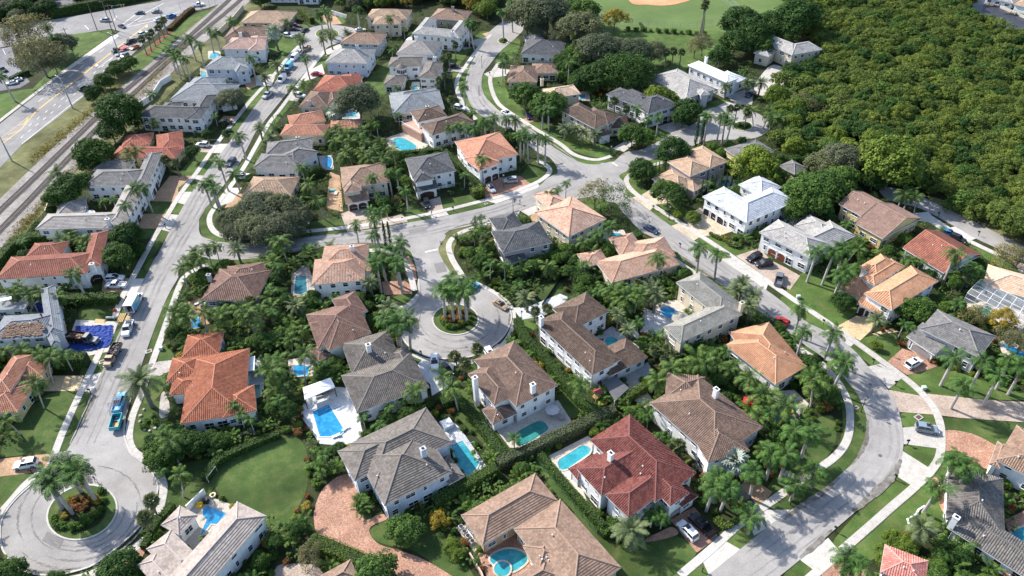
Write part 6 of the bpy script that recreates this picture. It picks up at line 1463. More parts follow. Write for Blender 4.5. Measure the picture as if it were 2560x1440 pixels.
# cypress spires
def cypress(pos,h,label,group):
 root=thing('cypress_tree',label,'tree',(pos[0],pos[1],0),rnd.uniform(0,6),group)
 if 'c' not in TREE:
  m=MB();R=random.Random(5)
  for i in range(18):
   z=.06+.9*i/17;r=.085*(1-(z-.25)**2*1.4);leaf_cloud(m,Vector((0,0,z)),(r,r,.06),26,.03,R)
  t=MB();t.tube([(0,0,-.02),(0,0,.9)],[.02,.01],5);TREE['c']=(m.mesh('crown',ML['broad']),t.mesh('trunk',MTRUNK))
 for nm,me in (('crown',TREE['c'][0]),('trunk',TREE['c'][1])):
  o=link(nm,me,root);o.scale=(h*.8,h*.8,h)
for pts,h,lb,gp in (([(1752,492),(1772,483),(1785,478),(1799,476),(1812,474),(1827,468),(1845,460),(1853,450)],6,'dark cypress in the row beside the mauve house','cypress row'),([(1662,432),(1637,440),(1646,437)],5,'dark cypress left of the mauve house garage','cypresses by the garage'),([(1738,364),(1752,364)],11,'tall dark cypress above the mauve house','tall cypress pair'),([(967,622),(978,620)],9,'thin dark cypress left of the side street','cypress pair by the side street')):
 for p in pts:
  q=G(*p);cypress(q,h,lb,gp)
# hedges
for pts,w,h,lb,mt,smo in [
 ([(1293,812),(1312,856),(1345,890),(1400,952),(1452,1012),(1492,1045)],2.3,2.6,'long clipped hedge between courtyard house and kidney pool house','hedge',True),
 ([(1245,1172),(1300,1145),(1400,1098),(1500,1052),(1535,1036)],2.2,2.5,'long brownish-topped hedge below the kidney pool','olive',True),
 ([(1540,1022),(1590,990),(1630,966)],1.8,2.4,'bright hedge below the grey tiled patio','lime',False),
 ([(1352,1148),(1430,1240),(1508,1328)],1.5,2.0,'straight clipped hedge left of the deep red roof','hedge',False),
 ([(1085,1268),(1160,1226),(1240,1180)],2.4,2.4,'loose hedge right of the pale blue house','mid',True),
 ([(1105,1020),(1150,1010),(1205,1075),(1258,1150)],2.0,2.2,'loose hedge between white pool deck and kidney pool','mid',True),
 ([(782,1362),(850,1390),(925,1425)],3.0,2.6,'wide bright hedge along the curving brick drive','lime',True),
 ([(124,916),(224,912)],3.0,3.4,'tall clipped hedge block beside the work-site drive','hedge',False),
 ([(160,758),(300,755)],2.6,2.4,'clipped hedge above the work-site lawn','hedge',False),
 ([(752,658),(830,644),(912,629)],2.0,2.4,'clipped hedge along the cross street','hedge',False),
 ([(-20,700),(20,648),(62,615),(128,607)],3.0,3.4,'tall hedge between railway and terracotta roof','hedge',True),
 ([(1112,388),(1160,434),(1206,480)],1.8,2.2,'clipped hedge between charcoal roof and orange roof','mid',False),
 ([(1180,492),(1208,484)],3.2,2.6,'bright square hedge block at the brick drive','lime',False),
 ([(985,394),(1110,384)],1.6,2.2,'hedge below the turquoise freeform pool','mid',False),
 ([(1535,630),(1602,592)],1.6,1.7,'dark clipped hedge by the patterned drive','hedge',False),
 ([(1957,575),(2032,540)],2.2,2.6,'pale silvery hedge between mansion and ash-grey roof','silver',False),
 ([(1774,585),(1790,596),(1812,603),(1826,616),(1846,620),(1850,608)],.9,.8,'low winding hedge in the mansion flower bed','lime',True),
 ([(1790,1298),(1812,1322),(1842,1303)],1.3,1.0,'low V-shaped hedge right of the black pickup','lime',False),
 ([(515,1205),(545,1162),(605,1130),(700,1092)],1.6,1.7,'hedge along the large shaded backyard','hedge',True),
 ([(362,1375),(392,1318),(435,1266)],1.6,1.4,'low hedge left of the taupe roof','hedge',True),
 ([(752,34),(782,60)],2.4,3.0,'bright hedge above the far cul-de-sac','lime',False),
 ([(130,44),(200,28),(300,10),(400,-12)],3.0,4.0,'tall dark hedge along the top of the main junction','hedge',False),
 ([(30,205),(60,190),(75,185)],2.0,2.0,'hedge by the car park at the left edge','hedge',False),
 ([(425,78),(440,62),(470,34),(484,25)],2.5,1.6,'reddish-brown hedge at the end of the grass strip','croton',True),
 ([(1500,1340),(1525,1322),(1548,1312)],2.0,1.6,'rounded hedge in front of the deep red roof','hedge',False),
 ([(2246,1380),(2290,1360)],1.2,1.0,'low hedge above the pink-red roof','lime',False),
 ([(1600,60),(1610,76)],1,.8,'small bush row by the field','hedge',False),
]:
 hedge(pts,w,h,lb,mt,smo)
for i in range(11):
 x=1570+19*i;p=G(x,76+i*1.2);shrub('bush',(p.x,p.y),1.1+.8*rnd.random(),'round bush in the row below the ball field fence','bush row at the ball field')
# island beds
def bed(kind,pts,s,label,group):
 for x,y in pts:p=G(x,y);shrub(kind,(p.x,p.y,0),s*rnd.uniform(.85,1.15),label,group)
bed('croton',[(1125,800),(1133,806),(1140,803),(1150,795),(1148,785)],1.0,'red-leaved shrub on the roundabout island','red shrubs on the roundabout')
bed('gold',[(1160,780),(1168,786),(1135,778),(1150,812),(1110,800)],1.0,'yellow-green shrub on the roundabout island','yellow shrubs on the roundabout')
bed('bush',[(1112,812),(1120,820),(1175,798),(1160,810),(1145,820),(1115,785),(1172,808),(1130,822)],1.1,'dark green shrub on the roundabout island','green shrubs on the roundabout')
bed('croton',[(185,1260),(195,1272),(205,1278),(215,1270),(222,1260),(190,1250),(180,1272),(212,1252)],1.0,'dark red shrub on the bottom left island','red shrubs on the bottom left island')
bed('gold',[(240,1252),(232,1245),(180,1255),(165,1295),(248,1258)],1.0,'yellow-green shrub on the bottom left island','yellow shrubs on the bottom left island')
bed('bush',[(140,1300),(150,1312),(165,1318),(185,1322),(205,1318),(225,1305),(240,1290),(255,1278),(262,1255),(255,1230),(215,1300)],1.2,'dark green shrub on the bottom left island','green shrubs on the bottom left island')
bed('flower',[(1792,592),(1835,612)],.8,'pink-white shrub in the mansion flower bed','pale shrubs in the flower bed')
bed('gold',[(1815,598),(1822,606),(1808,592)],.8,'golden shrub in the mansion flower bed','golden shrubs in the flower bed')
bed('bush',[(1802,598),(1780,590),(1845,612),(2345,905)],.8,'small green shrub by a front path','small green shrubs')
bed('croton',[(2245,860),(2252,862),(2325,905),(2335,908),(2205,828),(2215,822),(2470,935),(2440,925)],.8,'rust-red shrub beside a brick drive on the right','rust-red shrubs on the right')
bed('bush',[(812,92),(825,90),(835,86),(805,84)],.9,'small shrub on the far cul-de-sac island','shrubs on the far island')
bed('bush',[(1850,315),(1862,318),(1870,314),(1845,318)],1.0,'shrub on the upper right island','shrubs on the upper right island')
bed('lime',[(1254,104),(1262,102),(1258,108)],.9,'clipped shrub on the top street island','shrubs on the top street island')
bed('areca',[(905,1260),(915,1275),(900,1275)],.9,'bright palm clump in the bed by the pale blue house','palm clumps by the pale blue house')
bed('bush',[(385,1045),(392,1060),(370,1055),(360,1070)],.9,'low shrub round the huge date palm','shrubs round the date palm')
# ---------------------------------------------------------------- planting: everything between lawns, paving and houses
def near_house(p):
 b=min(HOUSES,key=lambda H:(H['c']-Vector((p[0],p[1],0))).length-.25*H['L']);d=Vector((p[0],p[1],0))-b['c']
 rel=('behind' if d.y>0 else 'below') if abs(d.y)>abs(d.x) else ('right of' if d.x>0 else 'left of')
 s=b['short']
 if len(s.split())>8:s=' '.join(s.split()[:8])
 return rel+' the '+s,b
JUNGLE=[[G(*p) for p in q] for q in (
 [(640,650),(760,640),(730,740),(735,800),(790,920),(760,1000),(780,1120),(860,1110),(800,1230),(740,1290),(700,1200),(690,1100),(640,1000),(640,880),(540,850),(490,820),(480,740),(660,740)],
 [(1140,600),(1210,580),(1260,640),(1370,640),(1480,650),(1560,720),(1640,700),(1650,770),(1540,760),(1480,740),(1400,710),(1300,730),(1190,700)],
 [(1540,800),(1620,850),(1700,870),(1800,880),(1850,960),(1760,960),(1640,960),(1620,880)],[(1400,640),(1480,640),(1540,560),(1600,620),(1560,680),(1430,690)],
 [(800,330),(1000,330),(1000,400),(900,420),(860,500),(770,500),(800,420)],[(-20,700),(230,700),(240,750),(-20,780)],[(0,860),(110,890),(110,940),(0,930)],
 [(2060,660),(2140,620),(2260,640),(2340,700),(2420,690),(2460,720),(2400,760),(2330,720),(2160,650),(2080,720)],[(1880,960),(2000,1060),(2010,1160),(1900,1200),(1860,1100)],[(2380,1440),(2560,1460),(2500,1380),(2420,1340),(2360,1360)])]
AREA=[G(*p) for p in [(455,140),(560,60),(640,25),(900,38),(1220,65),(1440,165),(1640,190),(1800,130),(1870,160),(1930,250),(1960,360),(2120,480),(2300,560),(2600,700),(2660,1500),(-90,1500),(-90,720),(35,625),(130,520),(215,430),(330,320),(400,235)]]
xs=[p.x for p in AREA];ys=[p.y for p in AREA];cnt={};grid={};ROOF=[]
def onroad(x,y):return any(a<=x<=b and c<=y<=d and inside((x,y),q) for a,b,c,d,q in ROADS)
R8=random.Random(41);rest=MB();nfill=0
def far_enough(x,y,d):
 gx,gy=int(x//3),int(y//3)
 for i in (-1,0,1):
  for j in (-1,0,1):
   for q in grid.get((gx+i,gy+j),()):
    if (q[0]-x)**2+(q[1]-y)**2<d*d:return False
 return True
LOOK=dict(areca='arching palm clump',paddle='banana-leaved clump',bush='dark green shrub',croton='reddish shrub',lime='bright green shrub',gold='golden shrub',flower='pale flowering shrub',foxtail='slim young palm',coco='young coconut palm',mid='small leafy tree',broad='small dark tree',sabal='young cabbage palm')
LIMIT=dict(areca=290,paddle=230,bush=290,croton=110,lime=180,gold=90,flower=60,foxtail=95,coco=80,mid=120,broad=110,sabal=50)
cand=[]
for _ in range(60000):
 x,y=R8.uniform(min(xs),max(xs)),R8.uniform(min(ys),max(ys))
 if inside((x,y),AREA):cand.append((x,y))
cand.sort(key=lambda c:math.hypot(c[0],c[1])+R8.uniform(0,60))
for x,y in cand:
 j=any(inside((x,y),q) for q in JUNGLE);d0=math.hypot(x,y)
 sp=(1.75 if j else 1.7)+max(0,d0-120)*.0042
 if not far_enough(x,y,sp) or occupied(x,y):continue
 tight=any(occupied(x+dx,y+dy) for dx,dy in ((1.1,0),(-1.1,0),(0,1.1),(0,-1.1)))
 wide=not tight and not any(occupied(x+dx,y+dy) for dx,dy in ((2.4,0),(-2.4,0),(0,2.4),(0,-2.4)))
 if any(onroad(x+dx,y+dy) for dx,dy in ((1.5,0),(-1.5,0),(0,1.5),(0,-1.5),(1.05,1.05),(-1.05,1.05),(1.05,-1.05),(-1.05,-1.05))):continue
 u=R8.random()
 if wide and j:k='areca' if u<.36 else 'coco' if u<.5 else 'foxtail' if u<.6 else 'paddle' if u<.74 else 'mid' if u<.84 else 'broad' if u<.92 else 'sabal' if u<.95 else 'lime'
 elif wide:k='areca' if u<.24 else 'mid' if u<.42 else 'broad' if u<.58 else 'paddle' if u<.68 else 'foxtail' if u<.76 else 'bush' if u<.9 else 'lime'
 elif tight:k='bush' if u<.5 else 'lime' if u<.68 else 'croton' if u<.8 else 'paddle' if u<.92 else 'flower' if u<.95 else 'gold'
 else:k='areca' if u<.32 else 'bush' if u<.60 else 'paddle' if u<.76 else 'lime' if u<.88 else 'croton' if u<.93 else 'gold'
 if cnt.get(k,0)>=LIMIT[k]:
  k=min(('bush','areca','paddle','lime'),key=lambda q:cnt.get(q,0)/LIMIT[q])
  if cnt.get(k,0)>=LIMIT[k]:
   grid.setdefault((int(x//3),int(y//3)),[]).append((x,y))
   leaf_cloud(rest,Vector((x,y,.9)),(1.3,1.3,.9),42,.24,R8);continue
 cnt[k]=cnt.get(k,0)+1;grid.setdefault((int(x//3),int(y//3)),[]).append((x,y));nfill+=1
 rel,H=near_house((x,y));lb=LOOK[k]+' '+rel;gp=LOOK[k]+'s '+rel
 if k in ('coco','foxtail','sabal'):palm(k,(x,y),R8.uniform(3.2,5.5) if j else R8.uniform(2.8,4.2),R8.uniform(.75,1.0),lb,gp,name='young_palm')
 elif k in ('mid','broad'):tree(k,(x,y),R8.uniform(1.3,2.2),R8.uniform(2.0,3.2) if j else R8.uniform(1.6,2.5),lb,gp,'small_tree')
 elif k=='areca':shrub(k,(x,y),R8.uniform(1.0,1.5) if j else R8.uniform(.8,1.2),lb,gp)
 elif k=='paddle':shrub(k,(x,y),R8.uniform(.7,1.15),lb,gp)
 else:shrub(k,(x,y),R8.uniform(.75,1.05) if tight else R8.uniform(1.1,1.6),lb,gp)
tag(rest.build('undergrowth',ML['mid']),'low green undergrowth filling the gaps between far gardens','undergrowth',kind='stuff')
# scrub and groves along the top and by the mangroves, tree by tree
def grove(poly,sp,kinds,rr,label,group,limit=120):
 P=[G(*p) for p in poly];a,b,c,d=min(p.x for p in P),max(p.x for p in P),min(p.y for p in P),max(p.y for p in P);got=[]
 for _ in range(6000):
  x,y=R8.uniform(a,b),R8.uniform(c,d)
  if not inside((x,y),P) or occupied(x,y) or any((x-q[0])**2+(y-q[1])**2<sp*sp for q in got):continue
  got.append((x,y));r=R8.uniform(*rr);tree(R8.choice(kinds),(x,y),r,r*R8.uniform(.9,1.2),label,group,'scrub_tree')
  if len(got)>=limit:break
grove([(835,-50),(1235,-50),(1225,55),(1160,25),(1080,2),(1010,22),(905,30),(850,22)],4.6,['mid','lime','mid','olive' if False else 'oak','gold'],(2.6,4.2),'leafy tree in the scrub along the top edge','scrub trees along the top')
grove([(-60,-60),(130,-60),(135,40),(60,60),(-60,62)],6,['broad','oak'],(3,4.6),'dark tree at the top left corner','dark trees at the top left corner')
grove([(135,-70),(640,-70),(600,-30),(420,-22),(300,-4),(190,14)],6,['broad','oak','broad'],(3,4.6),'dark tree along the top edge behind the junction','dark trees behind the junction')
grove([(590,20),(660,-10),(665,20),(610,45)],4.5,['broad'],(2.4,3.6),'dark tree beside the long white block','dark trees by the long white block',12)
grove([(1235,-60),(1440,-60),(1430,20),(1300,20)],6,['oak','bare','mid'],(3.5,5),'oak in the far grove at the top','far oaks at the top')
grove([(1960,330),(1930,260),(1960,190),(2040,180),(2150,300),(2280,430),(2250,500),(2150,470),(2060,400),(1980,400),(1940,360)],4.6,['mid','mangrove','lime','broad'],(2.6,4.0),'leafy tree on the near edge of the mangroves','trees on the mangrove edge')
grove([(1400,130),(1480,160),(1500,230),(1450,240),(1400,200)],4.6,['broad','mid'],(2.2,3.4),'leafy tree behind the pale peach roof','trees behind the pale peach roof',20)
# mangrove wood: one mass, too many crowns to count
FOR=[G(*p) for p in [(1950,60),(1985,-40),(2060,-90),(2412,-90),(2418,30),(2436,52),(2488,78),(2560,98),(2700,128),(2760,700),(2600,640),(2480,575),(2380,515),(2320,486),(2240,440),(2130,330),(2060,240),(2045,160),(2060,130),(2020,95)]]
xs=[p.x for p in FOR];ys=[p.y for p in FOR];got=[];g2={}
for _ in range(40000):
 x,y=R8.uniform(min(xs),max(xs)),R8.uniform(min(ys),max(ys));k=(int(x//4),int(y//4))
 if not inside((x,y),FOR):continue
 if any((x-q[0])**2+(y-q[1])**2<11.5 for i in (-1,0,1) for j in (-1,0,1) for q in g2.get((k[0]+i,k[1]+j),())):continue
 g2.setdefault(k,[]).append((x,y));got.append((x,y,2.8+R8.uniform(-1.2,1.6)+1.4*math.sin(x*.08)*math.cos(y*.06)))
me=D.meshes.new('mangrove_forest');me.from_pydata(got,[],[])
fo=link('mangrove_forest',me);tag(fo,'dense mangrove wood filling the upper right','forest',kind='stuff')
for v,(r,h,mt) in enumerate([(3.0,2.3,'mangrove'),(3.2,2.2,'mangrove'),(2.6,2.4,'mangrove'),(2.9,2.1,'mangrove'),(3.9,3.0,'mangrove'),(3.4,2.8,'mangrove'),(2.2,2.4,'mangrove'),(2.6,3.0,'broad'),(3.2,2.5,'mid'),(3.6,3.2,'mangrove')]):
 o=D.objects.new('mangrove_crown',crown_mesh(r,h,42,84,.21,ML[mt],300+v,name='mangrove_crown'));PR.objects.link(o)
ng=D.node_groups.new('grow_wood','GeometryNodeTree')
ng.interface.new_socket('Geometry',in_out='INPUT',socket_type='NodeSocketGeometry');ng.interface.new_socket('Geometry',in_out='OUTPUT',socket_type='NodeSocketGeometry')
N=ng.nodes;gi=N.new('NodeGroupInput');go=N.new('NodeGroupOutput');ip=N.new('GeometryNodeInstanceOnPoints');ci=N.new('GeometryNodeCollectionInfo')
ci.inputs[0].default_value=PR;ci.inputs['Separate Children'].default_value=True;ci.inputs['Reset Children'].default_value=True
rv=N.new('FunctionNodeRandomValue');rv.data_type='FLOAT_VECTOR';rv.inputs[0].default_value=(-.12,-.12,0);rv.inputs[1].default_value=(.12,.12,6.28)
rs=N.new('FunctionNodeRandomValue');rs.data_type='FLOAT';rs.inputs[2].default_value=.6;rs.inputs[3].default_value=1.35;rs.inputs['Seed'].default_value=4
ip.inputs['Pick Instance'].default_value=True
ng.links.new(gi.outputs[0],ip.inputs['Points']);ng.links.new(ci.outputs[0],ip.inputs['Instance']);ng.links.new(rv.outputs[0],ip.inputs['Rotation']);ng.links.new(rs.outputs[1],ip.inputs['Scale']);ng.links.new(ip.outputs[0],go.inputs[0])
md=fo.modifiers.new('grow_wood','NODES');md.node_group=ng
# rough weeds along the railway
m=MB()
for _ in range(1500):
 t=R8.random();side=R8.choice((0,0,1));x,y=(25+440*t,600-490*t) if side==0 else (75+230*t,405-190*t)
 x+=R8.gauss(0,7);y+=R8.gauss(0,7);p=G(x,y)
 if occupied(p.x,p.y) and R8.random()<.0:continue
 leaf_cloud(m,Vector((p.x,p.y,.35)),(.9,.9,.4),7,.22,R8)
tag(m.build('weeds',ML['gold']),'yellowish weeds growing along the railway','weeds',kind='stuff')
# ---------------------------------------------------------------- labels: look-alikes are told apart by their order in the photograph
ORD=['leftmost','second from the left','third from the left','fourth from the left','fifth from the left','sixth from the left','seventh from the left','eighth from the left','ninth from the left']
BY={}
for o in SC.objects:
 if o.parent is None and o.get('category') and o.get('kind') is None:BY.setdefault(o['label'],[]).append(o)
for lb,os_ in BY.items():
 n=len(os_)
 if n<2 or n>10:continue
 os_.sort(key=lambda o:project(o.location)[0])
 for i,o in enumerate(os_):
  t=('left one of two','right one of two')[i] if n==2 else 'rightmost' if i==n-1 else ORD[i]
  if n==2 or len((lb+' '+t).split())<=16:o['label']=lb+', '+t
  else:o['label']=lb+', '+t.split()[0]
# ---------------------------------------------------------------- vehicles
PAINT={k:plain('car_paint_'+k,c,.25,.03,.3,.15 if k in ('silver','grey') else 0,.6) for k,c in dict(white=(.78,.78,.79),black=(.012,.012,.014),silver=(.42,.44,.46),grey=(.16,.17,.185),
 bluegrey=(.20,.26,.31),red=(.45,.015,.02),darkred=(.16,.02,.03),blue=(.03,.18,.50),sky=(.12,.42,.66),teal=(.02,.34,.42),navy=(.03,.05,.10),purple=(.05,.02,.09),orange=(.65,.20,.02),gold=(.34,.24,.16),green=(.02,.06,.05)).items()}
MTYRE=plain('tyre_rubber',(.018,.018,.018),.85);MRIM=plain('wheel_rim',(.42,.42,.43),.35,.05,1,.6);MLAMP=plain('headlamp',(.7,.72,.72),.15);MTAIL=plain('tail_lamp',(.35,.01,.01),.25)
CARGEO={}
def loft(m,st,mi=0):
 """st: list of cross-sections (same point count) along x"""
 for a,b in zip(st,st[1:]):
  n=len(a)
  for i in range(n):m.face([a[i],b[i],b[(i+1)%n],a[(i+1)%n]],mi=mi)
 m.face(st[0],mi=mi);m.face(st[-1][::-1],mi=mi)
def car_geo(kind):
 if kind in CARGEO:return CARGEO[kind]
 # L, W, belt height, roof height, bonnet height, cabin base x0..x1 (rear..front), roof x0..x1
 L,Wd,bz,rz,hz,c0,c1,r0,r1=dict(
  sedan=(4.7,1.82,.92,1.44,.86,-1.75,1.05,-1.05,.25),hatch=(3.9,1.74,.95,1.46,.92,-1.85,.85,-1.6,.25),
  suv=(4.75,1.94,1.06,1.74,1.02,-2.25,1.0,-1.95,.35),jeep=(4.4,1.88,1.1,1.8,1.1,-2.1,.75,-2.0,.5),
  pickup=(5.7,2.0,1.12,1.86,1.12,-.75,1.35,-.5,.75),van=(5.5,2.0,1.25,2.3,1.15,-2.65,2.0,-2.6,1.4))[kind]
 h=L/2;w=Wd/2;zl=.28
 def sec(x,k,top):return [(x,-w*k,zl),(x,w*k,zl),(x,w*k*1.0,zl+.35),(x,w*k*.97,top-.08),(x,w*k*.88,top),(x,-w*k*.88,top),(x,-w*k*.97,top-.08),(x,-w*k,zl+.35)]
 body=MB()
 rear=bz if kind !='pickup' else bz-.02
 if kind=='pickup':
  loft(body,[sec(-.8,1,bz),sec(1.0,1,bz),sec(1.5,1,hz),sec(h-.35,.98,hz-.06),sec(h-.05,.92,hz-.25),sec(h,.88,hz-.4)])
  for y in (-w+.06,w-.06):body.box((-h+(h-.8)/2+.02,y,zl),h-.8-.04,.12,rear-zl)
  body.box((-h+.06,0,zl),.1,Wd-.26,rear-zl);body.box((-h+(h-.8)/2,0,zl),h-.9,Wd-.28,.42)
 else:loft(body,[sec(-h,.86,bz-.35),sec(-h+.06,.94,bz-.06),sec(-h+.4,1,bz),sec(c1-.2,1,bz),sec(c1+.2,1,hz),sec(h-.45,.97,hz-.07),sec(h-.08,.9,hz-.25),sec(h,.84,hz-.4)])
 tw=w*(.74 if kind in ('sedan','hatch') else .80 if kind !='van' else .9)
 loft(body,[[(r0,-tw,rz-.05),(r0,tw,rz-.05),(r0+.05,tw*.92,rz),(r0+.05,-tw*.92,rz)],[((r0+r1)/2,-tw,rz-.04),((r0+r1)/2,tw,rz-.04),((r0+r1)/2,tw*.92,rz+.03),((r0+r1)/2,-tw*.92,rz+.03)],[(r1,-tw,rz-.05),(r1,tw,rz-.05),(r1-.05,tw*.92,rz),(r1-.05,-tw*.92,rz)]])
 B=w*.9;q=dict(a=(c0,-B,bz-.02),b=(c0,B,bz-.02),c=(c1,B,bz-.02),d=(c1,-B,bz-.02),e=(r0,-tw,rz-.04),f=(r0,tw,rz-.04),g=(r1,tw,rz-.04),h=(r1,-tw,rz-.04))
 V=lambda k:Vector(q[k])
 for lo,hi in (('a','e'),('b','f'),('c','g'),('d','h')):body.tube([V(lo),V(hi)],[.055,.045],4)
 for s,t in ((('a','d'),('e','h')),(('b','c'),('f','g'))):
  body.tube([(V(s[0])+V(s[1]))/2,(V(t[0])+V(t[1]))/2],[.045,.04],4)
 parts=[('body',body.mesh('body',[PAINT['white']]))]
 def quad(nm,ks,mat):
  m=MB();m.face([V(k) for k in ks]);parts.append((nm,m.mesh(nm,mat)))
 if kind=='van':
  m=MB();m.face([V('a'),V('d'),V('h'),V('e')]);m.face([V('b'),V('f'),V('g'),V('c')]);m.face([V('a'),V('e'),V('f'),V('b')]);parts.append(('side_panel',m.mesh('side_panel',[PAINT['white']])))
  m=MB()
  for s in (-1,1):m.face([(1.15,s*(B-.01),bz+.12),(1.75,s*(B-.01),bz+.12),(1.35,s*(tw+.01),rz-.3),(1.1,s*(tw+.03),rz-.3)][::s])
  parts.append(('side_window',m.mesh('side_window',MGLASS)))
 else:quad('side_window','adhe',MGLASS);quad('side_window','bfgc',MGLASS);quad('rear_window','aefb',MGLASS)
 quad('windscreen','dcgh',MGLASS)
 if kind in ('suv','sedan'):
  m=MB();m.box((.0 if kind=='suv' else-.3,0,rz+.02),.75,tw*1.2,.025);parts.append(('sunroof',m.mesh('sunroof',MGLASS)))
 m=MB();m.tube([(0,-.12,0),(0,.12,0)],[.36 if kind in ('pickup','suv','jeep','van') else .32]*2,12);tyre=m.mesh('wheel',MTYRE,True)
 m=MB();m.tube([(0,-.13,0),(0,.13,0)],[.21]*2,8);rim=m.mesh('rim',MRIM)
 lm=MB();lm.box((0,0,0),.22,.38,.16);lamp=lm.mesh('headlight',MLAMP);tm=MB();tm.box((0,0,0),.14,.26,.3);tail=tm.mesh('tail_light',MTAIL)
 CARGEO[kind]=(L,Wd,bz,hz,parts,tyre,rim,lamp,tail,.36 if kind in ('pickup','suv','jeep','van') else .32);return CARGEO[kind]
CN=dict(sedan='sedan',hatch='small_car',suv='suv',jeep='suv',pickup='pickup_truck',van='van')
CC=dict(sedan='car',hatch='car',suv='car',jeep='car',pickup='pickup',van='van')
GZ=.13
def car(kind,colour,tail,nose,label,group=None,z=GZ,place=None):
 L,Wd,bz,hz,parts,tyre,rim,lamp,tl,wr=car_geo(kind)
 a,b=(G(*tail,.8),G(*nose,.8));c=(a+b)/2;d=b-a
 root=thing(CN[kind],label,CC[kind],(c.x,c.y,z),math.atan2(d.y,d.x),group)
 for nm,me in parts:
  o=link(nm,me,root)
  if nm in ('body','side_panel'):o.material_slots[0].link='OBJECT';o.material_slots[0].material=PAINT[colour]
 for x in (-L*.30,L*.315):
  for s in (-1,1):
   o=link('wheel',tyre,root);o.location=(x,s*(Wd/2-.10),wr);link('rim',rim,o)
 for s in (-1,1):
  o=link('headlight',lamp,root);o.location=(L/2-.16,s*Wd*.33,hz-.36)
  o=link('tail_light',tl,root);o.location=(-L/2+.06,s*Wd*.40,bz-.42)
 return root
for k,c,a,b,lb in [
 ('suv','white',(94,1154),(33,1165),'white boxy SUV on the tan drive at the bottom left'),
 ('suv','white',(1742,1350),(1697,1302),'white rounded SUV on the brick drive of the deep red roof'),
 ('pickup','black',(1778,1333),(1732,1290),'black pickup beside the white rounded SUV'),
 ('jeep','black',(1848,1235),(1878,1262),'dark open jeep half hidden by royal palms'),
 ('suv','bluegrey',(2290,1066),(2346,1076),'blue-grey SUV on the stained concrete drive'),
 ('suv','white',(2266,917),(2303,897),'white SUV with dark sunroof on the red brick drive'),
 ('hatch','red',(1970,810),(1940,794),'small red car with pale roof parked on the right street'),
 ('sedan','grey',(1955,865),(1978,876),'grey car nose hidden under palms by the apricot roof'),
 ('sedan','navy',(1616,566),(1641,579),'dark blue-grey sedan parked on the right street'),
 ('suv','black',(1902,635),(1869,650),'black SUV by the ash-grey roofed house, upper of two'),
 ('suv','black',(1930,656),(1890,661),'black SUV by the ash-grey roofed house, lower of two'),
 ('pickup','grey',(1944,714),(1952,680),'grey pickup on the pink paved forecourt'),
 ('sedan','gold',(1239,753),(1264,769),'dark bronze sedan parked at the roundabout'),
 ('sedan','sky',(1172,722),(1188,712),'pale blue car behind the roundabout palms'),
 ('suv','white',(1086,890),(1087,920),'white car with black roof on the white paved drive'),
 ('sedan','black',(1112,915),(1122,928),'black covered car beside the white paved drive car'),
 ('suv','white',(1219,876),(1232,896),'white car by the kidney pool house, at the roundabout rim'),
 ('suv','black',(1064,497),(1070,521),'dark SUV on the pink paved drive of the charcoal-roofed house'),
 ('sedan','silver',(1220,458),(1236,481),'white and black sedan on the red brick drive'),
 ('suv','silver',(1295,449),(1257,452),'silver SUV on the red brick drive'),
 ('suv','white',(260,697),(314,693),'white estate car on the tan drive, upper of two vehicles'),
 ('pickup','white',(320,712),(260,712),'white pickup on the tan drive, lower of two vehicles'),
 ('suv','white',(590,443),(625,438),'white SUV behind the palms at the golden tan roof'),
 ('suv','navy',(584,398),(571,412),'black SUV with white roof parked on the left street'),
 ('suv','white',(522,362),(490,360),'white SUV on the pink paved drive'),
 ('suv','black',(550,308),(582,305),'black SUV beside the slate-roofed white house'),
 ('pickup','silver',(677,231),(661,243),'silver pickup on the left street'),
 ('van','white',(715,188),(696,209),'white work van on the left street'),
 ('pickup','black',(717,178),(706,187),'dark green pickup between two vans'),
 ('van','sky',(730,158),(714,175),'sky-blue van with white roof on the left street'),
 ('van','white',(745,137),(728,152),'white van behind the sky-blue van'),
 ('suv','white',(752,128),(742,138),'white SUV in the line of parked vans'),
 ('pickup','gold',(771,117),(758,126),'tan flatbed pickup at the end of the parked line'),
 ('suv','white',(708,86),(734,91),'white SUV on the grass by the far cul-de-sac'),
 ('sedan','black',(724,72),(748,72),'black sedan on the dark drive by the far cul-de-sac'),
 ('suv','darkred',(728,64),(750,64),'dark red SUV behind the black sedan'),
 ('sedan','black',(755,78),(769,70),'black sedan parked on the far cul-de-sac'),
 ('sedan','red',(780,184),(803,184),'red car beside the lavender house'),
 ('suv','white',(740,236),(760,240),'white car half hidden by the mauve-brown roof'),
 ('sedan','white',(890,74),(912,73),'white car by the far cul-de-sac rim'),
 ('suv','black',(1162,112),(1188,112),'black SUV beside the pale grey U-shaped house'),
 ('suv','black',(1122,165),(1147,166),'dark SUV beside the striped grey roof'),
 ('sedan','white',(1257,277),(1276,286),'white car on the upper curved street'),
 ('suv','white',(1140,267),(1160,271),'white SUV behind palms left of the upper curve'),
 ('sedan','black',(1278,329),(1268,318),'dark car under the palms inside the street bend'),
 ('sedan','purple',(1318,283),(1324,295),'purple-black car on the brick drive by the pale peach roof'),
 ('suv','navy',(1882,230),(1867,240),'black SUV on the grey paved forecourt of the white-roofed house'),
 ('suv','blue',(2360,580),(2384,586),'bright blue car on the mangrove lane drive'),
 ('suv','black',(2385,592),(2404,600),'black car beside the bright blue car'),
]:car(k,c,a,b,lb)
